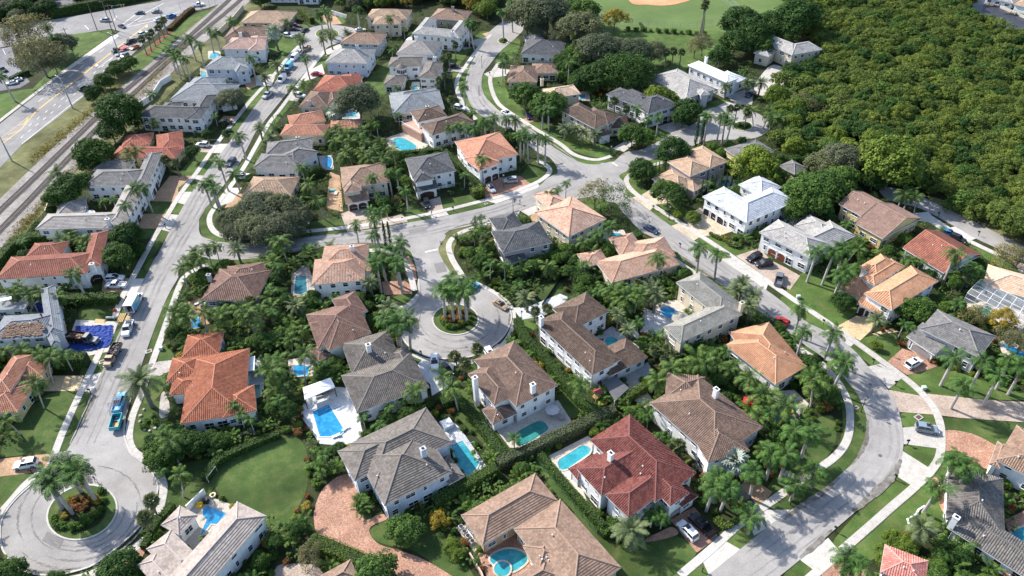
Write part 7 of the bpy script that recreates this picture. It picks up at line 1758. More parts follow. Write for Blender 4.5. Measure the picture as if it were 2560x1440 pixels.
for k,c,a,b,lb in [
 ('suv','green',(200,224),(219,215),'dark green SUV driving on the main road'),('sedan','navy',(294,61),(315,69),'dark blue car turning at the main junction'),
 ('suv','silver',(272,50),(251,50),'grey-blue SUV on the junction, left of the pole'),('sedan','navy',(360,31),(338,32),'black sedan in the junction'),('sedan','grey',(402,28),(380,29),'dark grey sedan behind the black one in the junction'),
 ('suv','blue',(420,43),(437,36),'dark blue SUV at the right of the junction'),('sedan','white',(390,50),(402,46),'white car behind the fan palm row'),('suv','white',(349,87),(367,79),'white SUV in the right lane of the main road'),
 ('pickup','white',(483,13),(508,10),'white pickup by the rail crossing'),('pickup','black',(340,98),(312,109),'black pickup carried behind the red tow truck'),('sedan','orange',(345,112),(327,122),'orange car with black roof on the main road'),
 ('hatch','grey',(320,133),(303,142),'small grey car next to the tow truck'),('suv','silver',(57,185),(33,193),'silver car in the car park, top of three'),('sedan','white',(52,196),(28,202),'white car in the car park, middle of three'),('sedan','white',(40,204),(18,208),'white car in the car park, lowest of three'),
 ('suv','black',(-2,172),(14,176),'black car cut by the left edge'),('sedan','white',(135,22),(150,20),'white car behind the top hedge'),
]:car(k,c,a,b,lb,z=.09)
# larger work vehicles
def wheels(root,xs,w,r,dual=False):
 m=MB();m.tube([(0,-.15,0),(0,.15,0)],[r]*2,12)
 if 'tw%.2f'%r not in CARGEO:
  k=MB();k.tube([(0,-.16,0),(0,.16,0)],[r*.55]*2,8);CARGEO['tw%.2f'%r]=(m.mesh('wheel',MTYRE,True),k.mesh('rim',MRIM))
 a,b=CARGEO['tw%.2f'%r]
 for x in xs:
  for s in (-1,1):
   o=link('wheel',a,root);o.location=(x,s*(w/2-.14),r);link('rim',b,o)
def cab(root,x0,w,col,z0=.5,hood=1.3,length=1.7,top=2.2):
 """truck cab from x0 forward: cabin, glass, bonnet"""
 m=MB();b=1.35;l=length
 m.box((x0+l/2,0,z0),l,w,b-z0);m.box((x0+l/2-.1,0,top-.12),l-.5,w*.84,.14)
 for x in (x0+.05,x0+l-.12):
  for s in (-1,1):m.tube([(x,s*w*.46,b),(x-(.25 if x>x0+.5 else-.1),s*w*.42,top-.1)],[.06,.05],4)
 if hood:m.box((x0+l+hood/2,0,z0),hood,w*.9,.75,0,0,.94)
 o=m.build('cab',PAINT[col],root)
 g=MB();g.box((x0+l/2-.05,0,b),l-.22,w*.9,top-.12-b,0,0,.9);g.build('cab_window',MGLASS,o)
 for s in (-1,1):p=MB();p.box((x0+l+hood-.02,s*w*.33,.85),.1,.28,.2);p.build('headlight',MLAMP,root)
 bm_=MB();bm_.box((x0+l+hood+.06,0,.45),.18,w*.95,.25);bm_.build('bumper',MRIM,root)
def place(name,label,cat,tail,nose,z=GZ,h=1.0):
 a,b=G(*tail,h),G(*nose,h);c=(a+b)/2;d=b-a
 return thing(name,label,cat,(c.x,c.y,z),math.atan2(d.y,d.x))
# box truck with open rear and a teal side panel bearing a yellow disc
t=place('box_truck','white box truck with teal side panel and open rear door','truck',(323,776),(345,736),h=1.6)
m=MB();x0,x1,w,zb,zt=-3.4,1.5,2.3,.85,3.15
m.box(((x0+x1)/2,0,zt),x1-x0,w,.08);m.box(((x0+x1)/2,0,zb-.1),x1-x0,w,.12);m.box((x1-.04,0,zb),.08,w,zt-zb)
for s in (-1,1):m.box(((x0+x1)/2,s*(w/2-.03),zb),x1-x0,.06,zt-zb)
m.build('cargo_box',PAINT['white'],t)
for i in range(8):r=MB();r.box((x0+.3+i*.6,0,zt+.08),.06,w,.02);r.build('roof_rib',PAINT['silver'],t)
m=MB();m.box((.15+(x0+x1)/2,-w/2-.012,zb+.08),x1-x0-.4,.02,zt-zb-.16);sp=m.build('side_panel',PAINT['sky'],t)
m=MB();n=20;pts=[(.1+.55*math.cos(6.2832*i/n),2.1+.55*math.sin(6.2832*i/n)) for i in range(n)];m.face([(p[0],-w/2-.026,p[1]) for p in pts]);m.build('emblem',plain('emblem_yellow',(.75,.55,.04),.5),sp)
m=MB()
for i,(x,z,l) in enumerate(((-1.9,2.3,1.2),(-1.9,1.95,1.0),(-1.7,1.55,2.2),(-1.7,1.3,1.6))):m.box((x+l/2,-w/2-.024,z),l,.01,.16)
m.build('lettering',PAINT['teal'],sp)
m=MB()
for i in range(9):m.box((rnd.uniform(x0+.2,x0+2),rnd.uniform(-.9,.9),zb+.02),rnd.uniform(.3,.7),rnd.uniform(.3,.6),rnd.uniform(.3,.9),rnd.random())
m.build('cargo',plain('dark_cargo',(.06,.05,.06),.8),t)
cab(t,1.6,2.1,'white',.5,.9,1.6,2.3);wheels(t,(-2.1,2.9),2.2,.42)
m=MB();m.box((x0-1.2,.1,.35),1.9,1.2,.06);o=m.build('ramp',plain('plywood',(.50,.34,.15),.8),t)
def ladder(root,x,y,z,L,w=.42,rz=0,mat=None):
 m=MB();n=int(L/.32)
 for s in (-1,1):m.tube([(x-L/2,y+s*w/2,z),(x+L/2,y+s*w/2,z)],[.035,.035],4)
 for i in range(n):m.tube([(x-L/2+.2+i*.32,y-w/2,z),(x-L/2+.2+i*.32,y+w/2,z)],[.022,.022],4)
 return m.build('ladder',mat or MRIM,root)
def rack(root,x0,x1,w,z):
 m=MB()
 for s in (-1,1):
  m.tube([(x0,s*w/2,z),(x1,s*w/2,z)],[.04,.04],4)
  for x in (x0+.1,x1-.1):m.tube([(x,s*w/2,.9),(x,s*w/2,z)],[.035,.035],4)
 for i in range(4):x=x0+(x1-x0)*i/3;m.tube([(x,-w/2,z),(x,w/2,z)],[.035,.035],4)
 return m.build('ladder_rack',MRIM,root)
p=car('pickup','white',(327,799),(311,843),'white and teal work pickup with ladder rack, facing down the street')
m=MB();m.box((-1.7,1.005,.5),1.9,.02,.55);m.box((-1.7,-1.005,.5),1.9,.02,.55);m.build('side_sticker',PAINT['sky'],p);m=MB();m.box((0,1.008,.55),.8,.02,.5);m.build('emblem',plain('emblem_yellow',(.75,.55,.04),.5),p)
rack(p,-2.5,1.0,1.7,2.0);ladder(p,-.8,.55,2.08,3.6);ladder(p,-.8,.1,2.08,3.6);m=MB()
for i in range(6):m.box((rnd.uniform(-2.5,-1.1),rnd.uniform(-.6,.6),.75),.5,.4,rnd.uniform(.15,.4),rnd.random())
m.build('tools',plain('dark_cargo',(.06,.05,.06),.8),p)
p=car('pickup','sky',(291,1025),(305,985),'teal work pickup with ladders, towing the teal dump trailer')
rack(p,-2.6,1.2,1.7,2.0)
for y in (-.6,-.2,.2,.6):ladder(p,-.8,y,2.08,3.7,.32,0,MRIM if y !=.2 else plain('orange_ladder',(.55,.2,.05),.5))
t=place('dump_trailer','teal dump trailer with a plywood sheet inside','trailer',(285,1079),(297,1035),h=.9)
m=MB();L_,w,z0,z1=4.2,2.1,.6,1.55
m.box((0,0,z0),L_,w,.1)
for s in (-1,1):m.box((0,s*(w/2-.04),z0+.1),L_,.08,z1-z0)
m.box((L_/2-.04,0,z0+.1),.08,w-.16,z1-z0);m.box((-L_/2+.04,0,z0+.1),.08,w-.16,z1-z0)
m.box((L_/2+.7,0,.5),1.4,.14,.14);m.build('bin',PAINT['teal'],t);wheels(t,(-.6,.4),2.3,.34)
m=MB();m.box((-.7,.1,.72),2.2,1.2,.05,.08);m.build('plywood_sheet',plain('plywood',(.50,.34,.15),.8),t)
m=MB()
for i in range(7):m.box((rnd.uniform(.4,1.6),rnd.uniform(-.7,.7),.7),rnd.uniform(.3,.9),.3,rnd.uniform(.1,.35),rnd.uniform(0,3))
m.build('scrap',plain('dark_cargo',(.06,.05,.06),.8),t)
# long debris truck on the street
t=place('flatbed_truck','dark flatbed truck with white cab piled with debris, on the lower left street','truck',(296,860),(268,912),h=1.0)
m=MB();m.box((-1.2,0,.75),4.6,2.2,.15)
for s in (-1,1):
 m.box((-1.2,s*1.06,.9),4.6,.06,.7)
m.box((-3.47,0,.9),.06,2.2,.7);m.build('bed',plain('dark_truck_bed',(.035,.03,.03),.6),t)
m=MB()
for i in range(26):m.box((rnd.uniform(-3.3,.8),rnd.uniform(-.85,.85),.9),rnd.uniform(.3,1.0),rnd.uniform(.1,.5),rnd.uniform(.2,.8),rnd.uniform(0,3),rnd.randrange(3))
k=m.build('debris',[plain('dark_cargo',(.06,.05,.06),.8),plain('old_wood',(.22,.13,.08),.9),plain('grey_scrap',(.16,.15,.15),.9)],t);k['kind']='stuff'
cab(t,1.2,1.95,'gold',.5,1.2,1.5,2.0);wheels(t,(-1.9,3.1),2.1,.42);ladder(t,-1.2,1.25,1.5,4.4)
# dump truck on the tarp
t=place('dump_truck','dark dump truck with a load of wood standing on the blue tarp','truck',(160,842),(252,852),h=1.2,z=.28)
m=MB();m.box((-1.6,0,.95),4.8,2.4,.12)
for s in (-1,1):
 m.box((-1.6,s*1.17,1.07),4.8,.07,1.15)
 for i in range(6):m.box((-3.8+i*.88,s*1.23,1.0),.1,.07,1.2)
m.box((.77,0,1.07),.07,2.3,1.35);m.box((-3.97,0,1.07),.07,2.3,1.1);m.build('tipper_body',plain('rusty_tipper',(.05,.028,.02),.7,.35,1.2),t)
m=MB();m.box((-1.6,0,1.07),4.6,2.2,.55);m.build('load_base',plain('old_wood',(.22,.13,.08),.9),t);m=MB()
for i in range(24):m.box((rnd.uniform(-3.6,.3),rnd.uniform(-.9,.9),1.6),rnd.uniform(.5,1.5),rnd.uniform(.08,.3),rnd.uniform(.05,.3),rnd.uniform(0,3),rnd.randrange(3))
k=m.build('debris',[plain('old_wood',(.22,.13,.08),.9),plain('pale_wood',(.48,.36,.22),.9),plain('dark_cargo',(.06,.05,.06),.8)],t);k['kind']='stuff'
cab(t,.95,2.1,'grey',.6,1.7,1.5,2.5);wheels(t,(-2.9,-1.7,3.2),2.4,.5)
# tow truck with red winch body on the main road
t=place('tow_truck','dark tow truck with red boom on the main road','truck',(318,116),(282,130),z=.09)
m=MB();m.box((-1.3,0,.8),4.2,2.2,.18);m.box((.6,0,.98),.6,1.8,.7);m.tube([(.6,0,1.6),(-2.6,0,2.0)],[.16,.12],6);m.build('boom',PAINT['red'],t);cab(t,1.1,2.1,'green',.5,1.0,1.7,2.3);wheels(t,(-2.,2.9),2.2,.45)
t=place('flat_trailer','pale flat trailer lying low beside the tow truck','trailer',(318,133),(284,139),z=.09,h=.5)
m=MB();m.box((0,0,.5),4.5,2.0,.12);m.build('deck',PAINT['silver'],t);wheels(t,(-.5,.4),2.1,.3)
# ---------------------------------------------------------------- the work site
tarp=[(166,886),(192,817),(232,816),(283,814),(283,845),(272,868),(225,878)]
P=pix(tarp);c=sum((Vector((p.x,p.y,0)) for p in P),Vector())/len(P);m=MB();R=random.Random(3)
poly=[(p.x,p.y) for p in P];x0,x1,y0,y1=min(p[0] for p in poly),max(p[0] for p in poly),min(p[1] for p in poly),max(p[1] for p in poly);n=36
H=[[.22+.22*R.random()**2+.05*math.sin(i*.5-j*.9)+.05*math.sin(i*1.3+j*.25) for j in range(n+1)] for i in range(n+1)]
for i in range(n):
 for j in range(n):
  if inside((x0+(x1-x0)*(i+.5)/n,y0+(y1-y0)*(j+.5)/n),poly):
   m.face([(x0+(x1-x0)*a/n-c.x,y0+(y1-y0)*b/n-c.y,H[a][b]) for a,b in ((i,j),(i+1,j),(i+1,j+1),(i,j+1))])
MTARP=plain('blue_tarp',(.04,.075,.30),.75,.25,1.2,0,.1)
o=m.build('tarp',MTARP);o.location=(c.x,c.y,0);tag(o,'crumpled blue tarp spread under the dark dump truck','tarp')
m=MB();P=[G(*p) for p in [(72,788),(78,757),(128,762),(126,786)]];c=P[0]
for i in range(12):
 for j in range(12):
  f=lambda a,b:P[0].lerp(P[3],a/12).lerp(P[1].lerp(P[2],a/12),b/12)-c+Vector((0,0,.5+.35*math.sin(a*1.3)*math.cos(b)))
  m.face([f(i,j),f(i+1,j),f(i+1,j+1),f(i,j+1)])
o=m.build('tarp',MTARP);o.location=c;tag(o,'dark blue sheet hung in the yard behind the re-roofed house','tarp')
MPLY=plain('plywood',(.50,.34,.15),.8)
def slab_at(name,pts,th,mat,label,cat,z=.09,group=None):
 P=pix(pts);c=sum((Vector((p.x,p.y,0)) for p in P),Vector())/len(P);m=MB();m.prism([(p.x-c.x,p.y-c.y) for p in P],0,th);o=m.build(name,mat);o.location=(c.x,c.y,z);return tag(o,label,cat,group)
slab_at('plywood_sheet',[(235,807),(240,798),(265,800),(262,809)],.06,MPLY,'plywood sheet lying on the work-site lawn','board')
slab_at('plywood_sheet',[(324,801),(330,786),(343,787),(336,803)],.5,MPLY,'plywood sheet leaning at the rear of the box truck','board',.3) if False else None
for i in range(4):slab_at('timber_plank',[(292+i*4,806),(302+i*4,784),(304+i*4,785),(294+i*4,807)],.1,MPLY,'pale timber plank on the kerb lawn beside the box truck','plank',.1,'timber planks on the kerb lawn')
m=MB();c=G(275,798)
m.tube([(-.8,0,.4),(.8,0,.4)],[.3,.3],10);m.box((1.1,0,0),.5,.5,.6);o=m.build('compressor',PAINT['silver']);o.location=(c.x,c.y,.15);tag(o,'grey tank compressor on the pavement by the work-site lawn','compressor')
m=MB();c=G(289,779);m.box((0,0,0),.8,.5,.5);m.box((0,0,.5),.5,.3,.3);o=m.build('generator',plain('red_machine',(.45,.05,.03),.5));o.location=(c.x,c.y,.15);tag(o,'small red machine on the pavement above the compressor','machine')
# stripped tiles and rolls of underlay on the re-roofed house
m=MB();R=random.Random(9)
a,b=G(-5,850.5,5.4),G(112,843,5.4)
for i in range(420):
 t,v=R.random(),R.random();p=a.lerp(b,.06+.88*t);d=.5+3.4*v;e=Vector((-(b-a).y,(b-a).x,0)).normalized();p=p+e*d
 if min(t,1-t)*(b-a).length<d*.7-1.5:continue
 m.box((p.x,p.y,5.4+d*.414+.07),R.uniform(.3,.7),R.uniform(.3,.45),.12,R.uniform(-.3,.3),R.choice((0,1,1,1,2)))
o=m.build('loose_tiles',[MR['tanbrown'],MR['midbrown'],plain('old_wood',(.22,.13,.08),.9)],HR['root']);o.location=-HR['c'];o['kind']='stuff'
slab_at('underlay_roll',[(5,808),(60,796),(60,802),(5,815)],.3,MFRAME,'white folded underlay on the half stripped roof','sheeting',7.2)
# ---------------------------------------------------------------- street furniture
def mailbox(p,rz=0):
 pass
MB_=MB();MB_.box((0,0,0),.14,.14,1.15);mpost=MB_.mesh('post',MDARK)
MB_=MB();MB_.box((0,.15,1.15),.26,.62,.3);MB_.tube([(0,-.16,1.45),(0,.46,1.45)],[.13,.13],8);mbx=MB_.mesh('box',MDARK)
MB_=MB();MB_.box((.14,.2,1.3),.02,.04,.24);mfl=MB_.mesh('flag',PAINT['red'])
for p in [(228,984),(415,571),(421,1000) if False else (363,680),(480,468),(2182,910),(2238,965),(2268,1112),(2238,1200),(2088,1330),(1755,1430),(1975,1262),(1054,890),(2058,812),(780,518) if False else (779,588),(1080,540),(1134,528),(1300,512),(1634,525),(1700,620),(1672,548),(2465,572) if False else (2445,590),(2345,543),(822,96) if False else (720,224),(677,238),(815,520) if False else (1012,395),(1526,386),(1225,190),(1248,215),(82,1185),(374,1325),(1287,508)]:
 q=G(*p);H=near_house(q)[0];r=thing('mailbox','black post mailbox on the kerb '+H,'mailbox',(q.x,q.y,.1),rnd.choice((0,1.57,.8)),'black mailboxes along the streets')
 for nm,me in (('post',mpost),('box',mbx),('flag',mfl)):link(nm,me,r)
m1=MB();m1.tube([(0,0,0),(0,0,.4),(0,0,4.2)],[.14,.09,.055],8);lpost=m1.mesh('post',MDARK,True)
m1=MB();m1.tube([(0,0,4.2),(0,0,4.35),(0,0,4.85),(0,0,5.05)],[.10,.17,.24,.04],6);llan=m1.mesh('lantern',MDARK)
m1=MB();m1.tube([(0,0,4.37),(0,0,4.82)],[.18,.25],6);lgl=m1.mesh('lamp_glass',plain('milk_glass',(.55,.55,.5),.3))
for p in [(2182,874),(690,322),(565,604),(1283,530),(1527,398),(1672,550),(779,590),(610,386),(1305,815),(2152,1030),(422,1000),(1205,170),(1260,470)]:
 q=G(*p);r=thing('street_lamp','black lantern street lamp '+near_house(q)[0],'street lamp',(q.x,q.y,.1),0,'black street lamps')
 for nm,me in (('post',lpost),('lantern',llan),('lamp_glass',lgl)):link(nm,me,r)
MGREY=plain('galvanised_pole',(.38,.40,.43),.5,.1,1,.3);MWOODP=plain('wooden_pole',(.17,.14,.12),.9,.2,1)
for b,lb in (((30,403),'left edge'),((182,271),'middle stretch'),((306,158),'tow truck'),((417,84),'fan palm row')):
 q=G(*b);r=thing('light_pole','tall grey light pole on the main road verge by the '+lb,'light pole',(q.x,q.y,0),0,'grey light poles along the main road')
 m=MB();m.tube([(0,0,0),(0,0,6),(0,0,12.2)],[.28,.22,.13],10);m.build('pole',MGREY,r,True);m=MB();m.tube([(0,0,11.9),(-1.2,1.0,12.5),(-2.2,1.8,12.5)],[.07,.06,.05],6);m.build('arm',MGREY,r);m=MB();m.box((-2.5,2.05,12.42),.8,.35,.14,2.45);m.build('lamp_head',MGREY,r)
for b,h,lb in (((243,76),15,'grass corner, left one'),((282,82),15,'grass corner, middle one'),((290,76),12,'grass corner, right one'),((190,150),14,'verge below the thin trees'),((503,21),10,'rail crossing'),((165,163),10,'verge behind the oak'),((10,60),12,'top left corner'),((122,40),12,'top hedge, left'),((75,46),11,'top hedge, far left')):
 q=G(*b);r=thing('utility_pole','weathered wooden utility pole by the '+lb,'utility pole',(q.x,q.y,0),.6,'wooden utility poles')
 m=MB();m.tube([(0,0,0),(.1,0,h*.5),(.15,0,h)],[.20,.17,.13],8);m.build('pole',MWOODP,r,True);m=MB();m.box((.15,0,h-.8),2.6,.12,.14);m.build('crossarm',MWOODP,r)
 for s in (-1,0,1):m=MB();m.tube([(.15+s,0,h-.66),(.15+s,0,h-.4)],[.05,.07],6);m.build('insulator',MGREY,r)
# wires between the poles
m=MB()
tops=[G(*b)+Vector((0,0,h)) for b,h in (((10,60),11.4),((122,40),11.4),((243,76),14.4),((282,82),14.4),((503,21),9.4))]
for a,b in zip(tops,tops[1:]):
 for off in (-.9,.9):
  pts=[a.lerp(b,i/10)+Vector((off,.3,-2.2*(1-(2*i/10-1)**2)*.5)) for i in range(11)];m.tube(pts,[.025]*11,3,cap=False)
tag(m.build('power_lines',MDARK),'thin power lines sagging between the wooden poles','power lines')
# stop sign, street name sign, green signal sign
q=G(1105,625);r=thing('stop_sign','red octagonal stop sign at the side street corner','stop sign',(q.x,q.y,0),0)
m=MB();m.tube([(0,0,0),(0,0,2.9)],[.035,.035],6);m.build('post',MGREY,r);m=MB();oc=[(.40*math.cos(math.radians(22.5+45*i)),.40*math.sin(math.radians(22.5+45*i))) for i in range(8)]
m.face([(x,-.05,2.25+y) for x,y in oc]);m.face([(x,-.03,2.25+y) for x,y in oc][::-1]);sg=m.build('plate',PAINT['red'],r)
def text(s,size,mat,parent,loc,rot):
 cu=D.curves.new('lettering','FONT');cu.body=s;cu.size=size;cu.align_x='CENTER';cu.align_y='CENTER';cu.extrude=.004
 cu.materials.append(mat);o=D.objects.new('lettering',cu);COL.objects.link(o);dg=bpy.context.evaluated_depsgraph_get();dg.update();me=D.meshes.new_from_object(o.evaluated_get(dg));D.objects.remove(o);D.curves.remove(cu);me.name='lettering'
 o=link('lettering',me,parent);o.location=loc;o.rotation_euler=rot;return o
text('STOP',.30,MFRAME,sg,(0,-.06,2.25),(math.pi/2,0,0));m=MB();m.box((0,0,2.8),.9,.03,.2);m.build('street_name_plate',plain('sign_green',(.01,.12,.06),.5),r)
q=G(290,48);r=thing('signal_sign','green street sign hung over the main junction','street sign',(q.x,q.y,0),0);m=MB();m.tube([(0,0,0),(0,0,6.5)],[.16,.12],8);m.tube([(0,0,6.3),(6,1,6.6)],[.09,.06],6);m.build('mast',MGREY,r);m=MB();m.box((2.4,.3,5.9),2.6,.06,.6,.16);m.build('plate',plain('sign_green',(.01,.16,.12),.5),r)
for x in (4.2,5.4):m=MB();m.box((x,.8,5.5),.32,.3,.95);m.build('signal_head',plain('signal_yellow',(.5,.33,.03),.5),r)
for b,lb in (((452,24),'right of the junction'),((525,18),'at the rail crossing'),((540,14),'far side of the rail crossing')):
 q=G(*b);r=thing('crossing_signal','railway crossing signal post '+lb,'crossing signal',(q.x,q.y,0),.4);m=MB();m.tube([(0,0,0),(0,0,4)],[.08,.07],6);m.build('post',MGREY,r);m=MB();m.box((0,-.06,3.2),1.4,.06,.2,.5);m.box((0,-.09,3.2),.2,.06,.9);m.build('crossbuck',MFRAME,r);m=MB();m.tube([(.2,0,1.0),(3.6,.6,3.6)],[.05,.03],5);m.build('barrier_arm',PAINT['white'],r)
# drains, manholes, hydrants
for p,w in [((372,879),1.5),((256,905),1.5),((2140,1020),1.1),((2296,1044),1.7),((541,391),1.2),((606,397),1.1),((2441,556),1.3),((1215,510),1.0),((1005,545),1.0)]:
 q=G(*p);r=thing('storm_drain','square storm drain '+near_house(q)[0],'storm drain',(q.x,q.y,.06),.5,'storm drains in the verges');m=MB();m.box((0,0,0),w,w*.8,.1);m.build('collar',MG['kerb'],r);m=MB();m.box((0,0,.1),w*.65,w*.5,.02);m.build('grate',plain('rust_grate',(.10,.05,.04),.8),r)
for p in [(316,889),(2175,962),(1166,869),(1044,648),(1465,444),(1518,448),(2141,924),(1036,566),(2200,1140),(700,288),(1210,266)]:
 q=G(*p);m=MB();m.prism([(.42*math.cos(.35*i),.42*math.sin(.35*i)) for i in range(18)],0,.012);o=m.build('manhole_cover',plain('manhole_iron',(.12,.11,.11),.7));o.location=(q.x,q.y,.139);tag(o,'round iron manhole cover in the street '+near_house(q)[0],'manhole','manhole covers')
for p in [(404,874),(1995,745),(2308,973),(1825,1313)]:
 q=G(*p);m=MB();m.box((0,0,0),.9,.75,.8);m.box((0,0,.8),.94,.79,.06);o=m.build('utility_box',plain('pale_green_box',(.42,.50,.44),.6));o.location=(q.x,q.y,.05);tag(o,'pale green utility box in the verge '+near_house(q)[0],'utility box')
# walls and fences
wallrun('boundary_wall',[(548,90),(585,55),(610,25)],2.6,MW['cream'],'cream wall between the railway and the far left houses')
wallrun('boundary_wall',[(343,275),(382,250),(405,215),(430,200)],2.4,MW['white'],'white wall between railway and the wide blue-grey roof')
wallrun('boundary_wall',[(118,540),(130,505),(150,490)],2.0,MW['cream'],'weathered wall left of the U-shaped house')
wallrun('boundary_wall',[(830,35),(868,47)],1.8,MW['white'],'white wall beyond the far cul-de-sac')
wallrun('boundary_wall',[(1545,800),(1570,820),(1595,850)],1.8,MW['white'],'white wall right of the courtyard')
wallrun('boundary_wall',[(1175,1390),(1205,1440),(1215,1470)],1.2,MW['pink'],'low pink wall left of the brick pool terrace')
wallrun('boundary_wall',[(470,1278),(515,1235)],1.8,MW['white'],'white wall beside the zigzag pool terrace')
wallrun('boundary_wall',[(1538,620),(1552,650)],2.0,MW['tan'],'tan wall by the mottled pink roof')
wallrun('boundary_wall',[(1355,765),(1400,700),(1420,690)],.8,MDARK,'low black fence round the dark turf square','fence',.1)
MCHAIN=plain('fence_wire',(.34,.36,.36),.6)
def fence(pts,h,label,step=2.6,mat=None,rails=3):
 P=pix(pts);root=thing('fence',label,'fence',(P[0].x,P[0].y,0));o=P[0];rl=MB();pm=MB();pm.tube([(0,0,0),(0,0,h)],[.05,.05],5);pm=pm.mesh('post',mat or MCHAIN)
 for a,b in zip(P,P[1:]):
  n=max(1,int((b-a).length/step))
  for i in range(n):q=a.lerp(b,i/n)-o;k=link('post',pm,root);k.location=(q.x,q.y,0)
  for j in range(rails):z=h*(j+1)/rails-.05;rl.tube([a-o+Vector((0,0,z)),b-o+Vector((0,0,z))],[.03,.03],4)
 rl.build('rail',mat or MCHAIN,root)
fence([(1495,40),(1520,56),(1560,66),(1620,69),(1700,70),(1760,66),(1830,52),(1850,44)],2.6,'tall chain-link fence curving round the ball field outfield',3.0)
fence([(1770,-20),(1850,40)],2.6,'chain-link fence along the right foul line',3.0);fence([(1800,-20),(1862,36)],1.8,'second low chain-link fence beside the foul line',3.0)
fence([(1345,1160),(1420,1248),(1492,1340)],1.4,'green wire fence behind the straight clipped hedge',2.0,plain('green_fence',(.02,.10,.07),.6),2)
q=G(1851,40);m=MB();m.tube([(0,0,0),(0,0,8)],[.12,.12],8);o=m.build('foul_pole',plain('foul_pole_yellow',(.75,.55,.05),.5));o.location=q;tag(o,'yellow foul pole at the ball field fence','pole')
# pool cage
P=[G(2408,755),G(2440,725),G(2575,795),G(2555,832)];root=thing('pool_cage','white framed screen cage over the pool at the right edge','pool cage',P[0]);o=P[0];h=3.0
W2=lambda a,b,z:P[0].lerp(P[3],a).lerp(P[1].lerp(P[2],a),b)-o+Vector((0,0,z))
for i in range(7):
 a=i/6;m=MB();m.tube([W2(a,0,0),W2(a,0,h)],[.06,.06],4);m.build('post',MFRAME,root);m=MB();m.tube([W2(a,1,0),W2(a,1,h+.6)],[.06,.06],4);m.build('post',MFRAME,root);m=MB();m.tube([W2(a,0,h),W2(a,.5,h+.8),W2(a,1,h+.6)],[.06]*3,4);m.build('rafter',MFRAME,root)
for b,z in ((0,h),(.5,h+.8),(1,h+.6),(0,h*.5),(.25,h+.45)):m=MB();m.tube([W2(0,b,z),W2(1,b,z)],[.05,.05],4);m.build('beam',MFRAME,root)
ms,t_,n_,l_,b2=newmat('insect_screen');tr=n_.new('ShaderNodeBsdfTransparent');mx=n_.new('ShaderNodeMixShader');mx.inputs[0].default_value=.28;b2.inputs['Base Color'].default_value=(.45,.46,.47,1);l_.new(tr.outputs[0],mx.inputs[1]);l_.new(b2.outputs[0],mx.inputs[2]);l_.new(mx.outputs[0],n_['Material Output'].inputs[0])
for i in range(6):m=MB();a,b=i/6,(i+1)/6;m.face([W2(a,0,h),W2(b,0,h),W2(b,.5,h+.8),W2(a,.5,h+.8)]);m.face([W2(a,.5,h+.8),W2(b,.5,h+.8),W2(b,1,h+.6),W2(a,1,h+.6)]);m.build('screen',ms,root)
# ---------------------------------------------------------------- garden things
q=G(1381,1022,2.4);r=thing('patio_umbrella','pale grey patio umbrella over a dark table on the cream terrace','patio umbrella',(q.x,q.y,.08))
def parasol(root,rad,hh,mat,n=8):
 m=MB()
 for i in range(n):
  a,b=6.2832*i/n,6.2832*(i+1)/n;m.face([(0,0,hh),(rad*math.cos(a),rad*math.sin(a),hh-.5),(rad*math.cos(b),rad*math.sin(b),hh-.5)]);m.face([(rad*math.cos(a),rad*math.sin(a),hh-.5),(rad*math.cos(a),rad*math.sin(a),hh-.66),(rad*math.cos(b),rad*math.sin(b),hh-.66),(rad*math.cos(b),rad*math.sin(b),hh-.5)])
 m.build('canopy',mat,root);m=MB();m.tube([(0,0,0),(0,0,hh)],[.04,.04],6);m.build('pole',MDARK,root)
parasol(r,1.6,2.6,MW['grey'])
def table(p,label,mat,rad=.8,z=.08):
 q=G(*p);r=thing('patio_table',label,'table',(q.x,q.y,z));m=MB();m.tube([(0,0,.68),(0,0,.74)],[rad,rad],14);m.build('table_top',mat,r)
 for i in range(4):m=MB();a=i*1.57+.78;m.tube([(rad*.6*math.cos(a),rad*.6*math.sin(a),0),(rad*.6*math.cos(a),rad*.6*math.sin(a),.68)],[.04,.04],5);m.build('leg',mat,r)
table((1381,1034),'dark round table under the pale grey umbrella',MDARK);table((1404,1047),'grey round table right of the umbrella',MW['taupe'])
q=G(1875,1000,2.3);r=thing('patio_umbrella','bright red umbrella beside the tan-brown roof','patio umbrella',(q.x,q.y,.08));parasol(r,1.5,2.5,PAINT['red'])
q=G(220,533,2.3);r=thing('patio_umbrella','white round umbrella in the U-shaped house yard','patio umbrella',(q.x,q.y,.08));parasol(r,2.0,2.6,MFRAME,12)
q=G(1421,110,2.3);r=thing('patio_umbrella','green umbrella right of the charcoal roof below the oaks','patio umbrella',(q.x,q.y,.08));parasol(r,1.8,2.6,plain('green_canvas',(.02,.16,.12),.8))
q=G(1490,862,3.4);r=thing('pavilion','conical brown tiled pavilion beside the courtyard pool','pavilion',(q.x,q.y,.05));n=14;m=MB()
def cone(root,rad,z0,z1,mat,n=14):
 m=MB()
 for i in range(n):
  a,b=6.2832*i/n,6.2832*(i+1)/n
  for k in range(8):
   f0,f1=1-k/8,1-(k+1)/8;za,zb=z0+(z1-z0)*k/8,z0+(z1-z0)*(k+1)/8;P=lambda t,f,z:(rad*f*math.cos(t),rad*f*math.sin(t),z)
   m.face([P(a,f0,za+.06),P(b,f0,za+.06),P(b,f1,zb),P(a,f1,zb)],[(i,k),(i+.9,k),(i+.9,k+.9),(i,k+.9)]);m.face([P(a,f0,za-.02),P(b,f0,za-.02),P(b,f0,za+.06),P(a,f0,za+.06)])
 return m.build('roof',mat,root)
cone(r,2.3,3.0,4.3,MR['brown'])
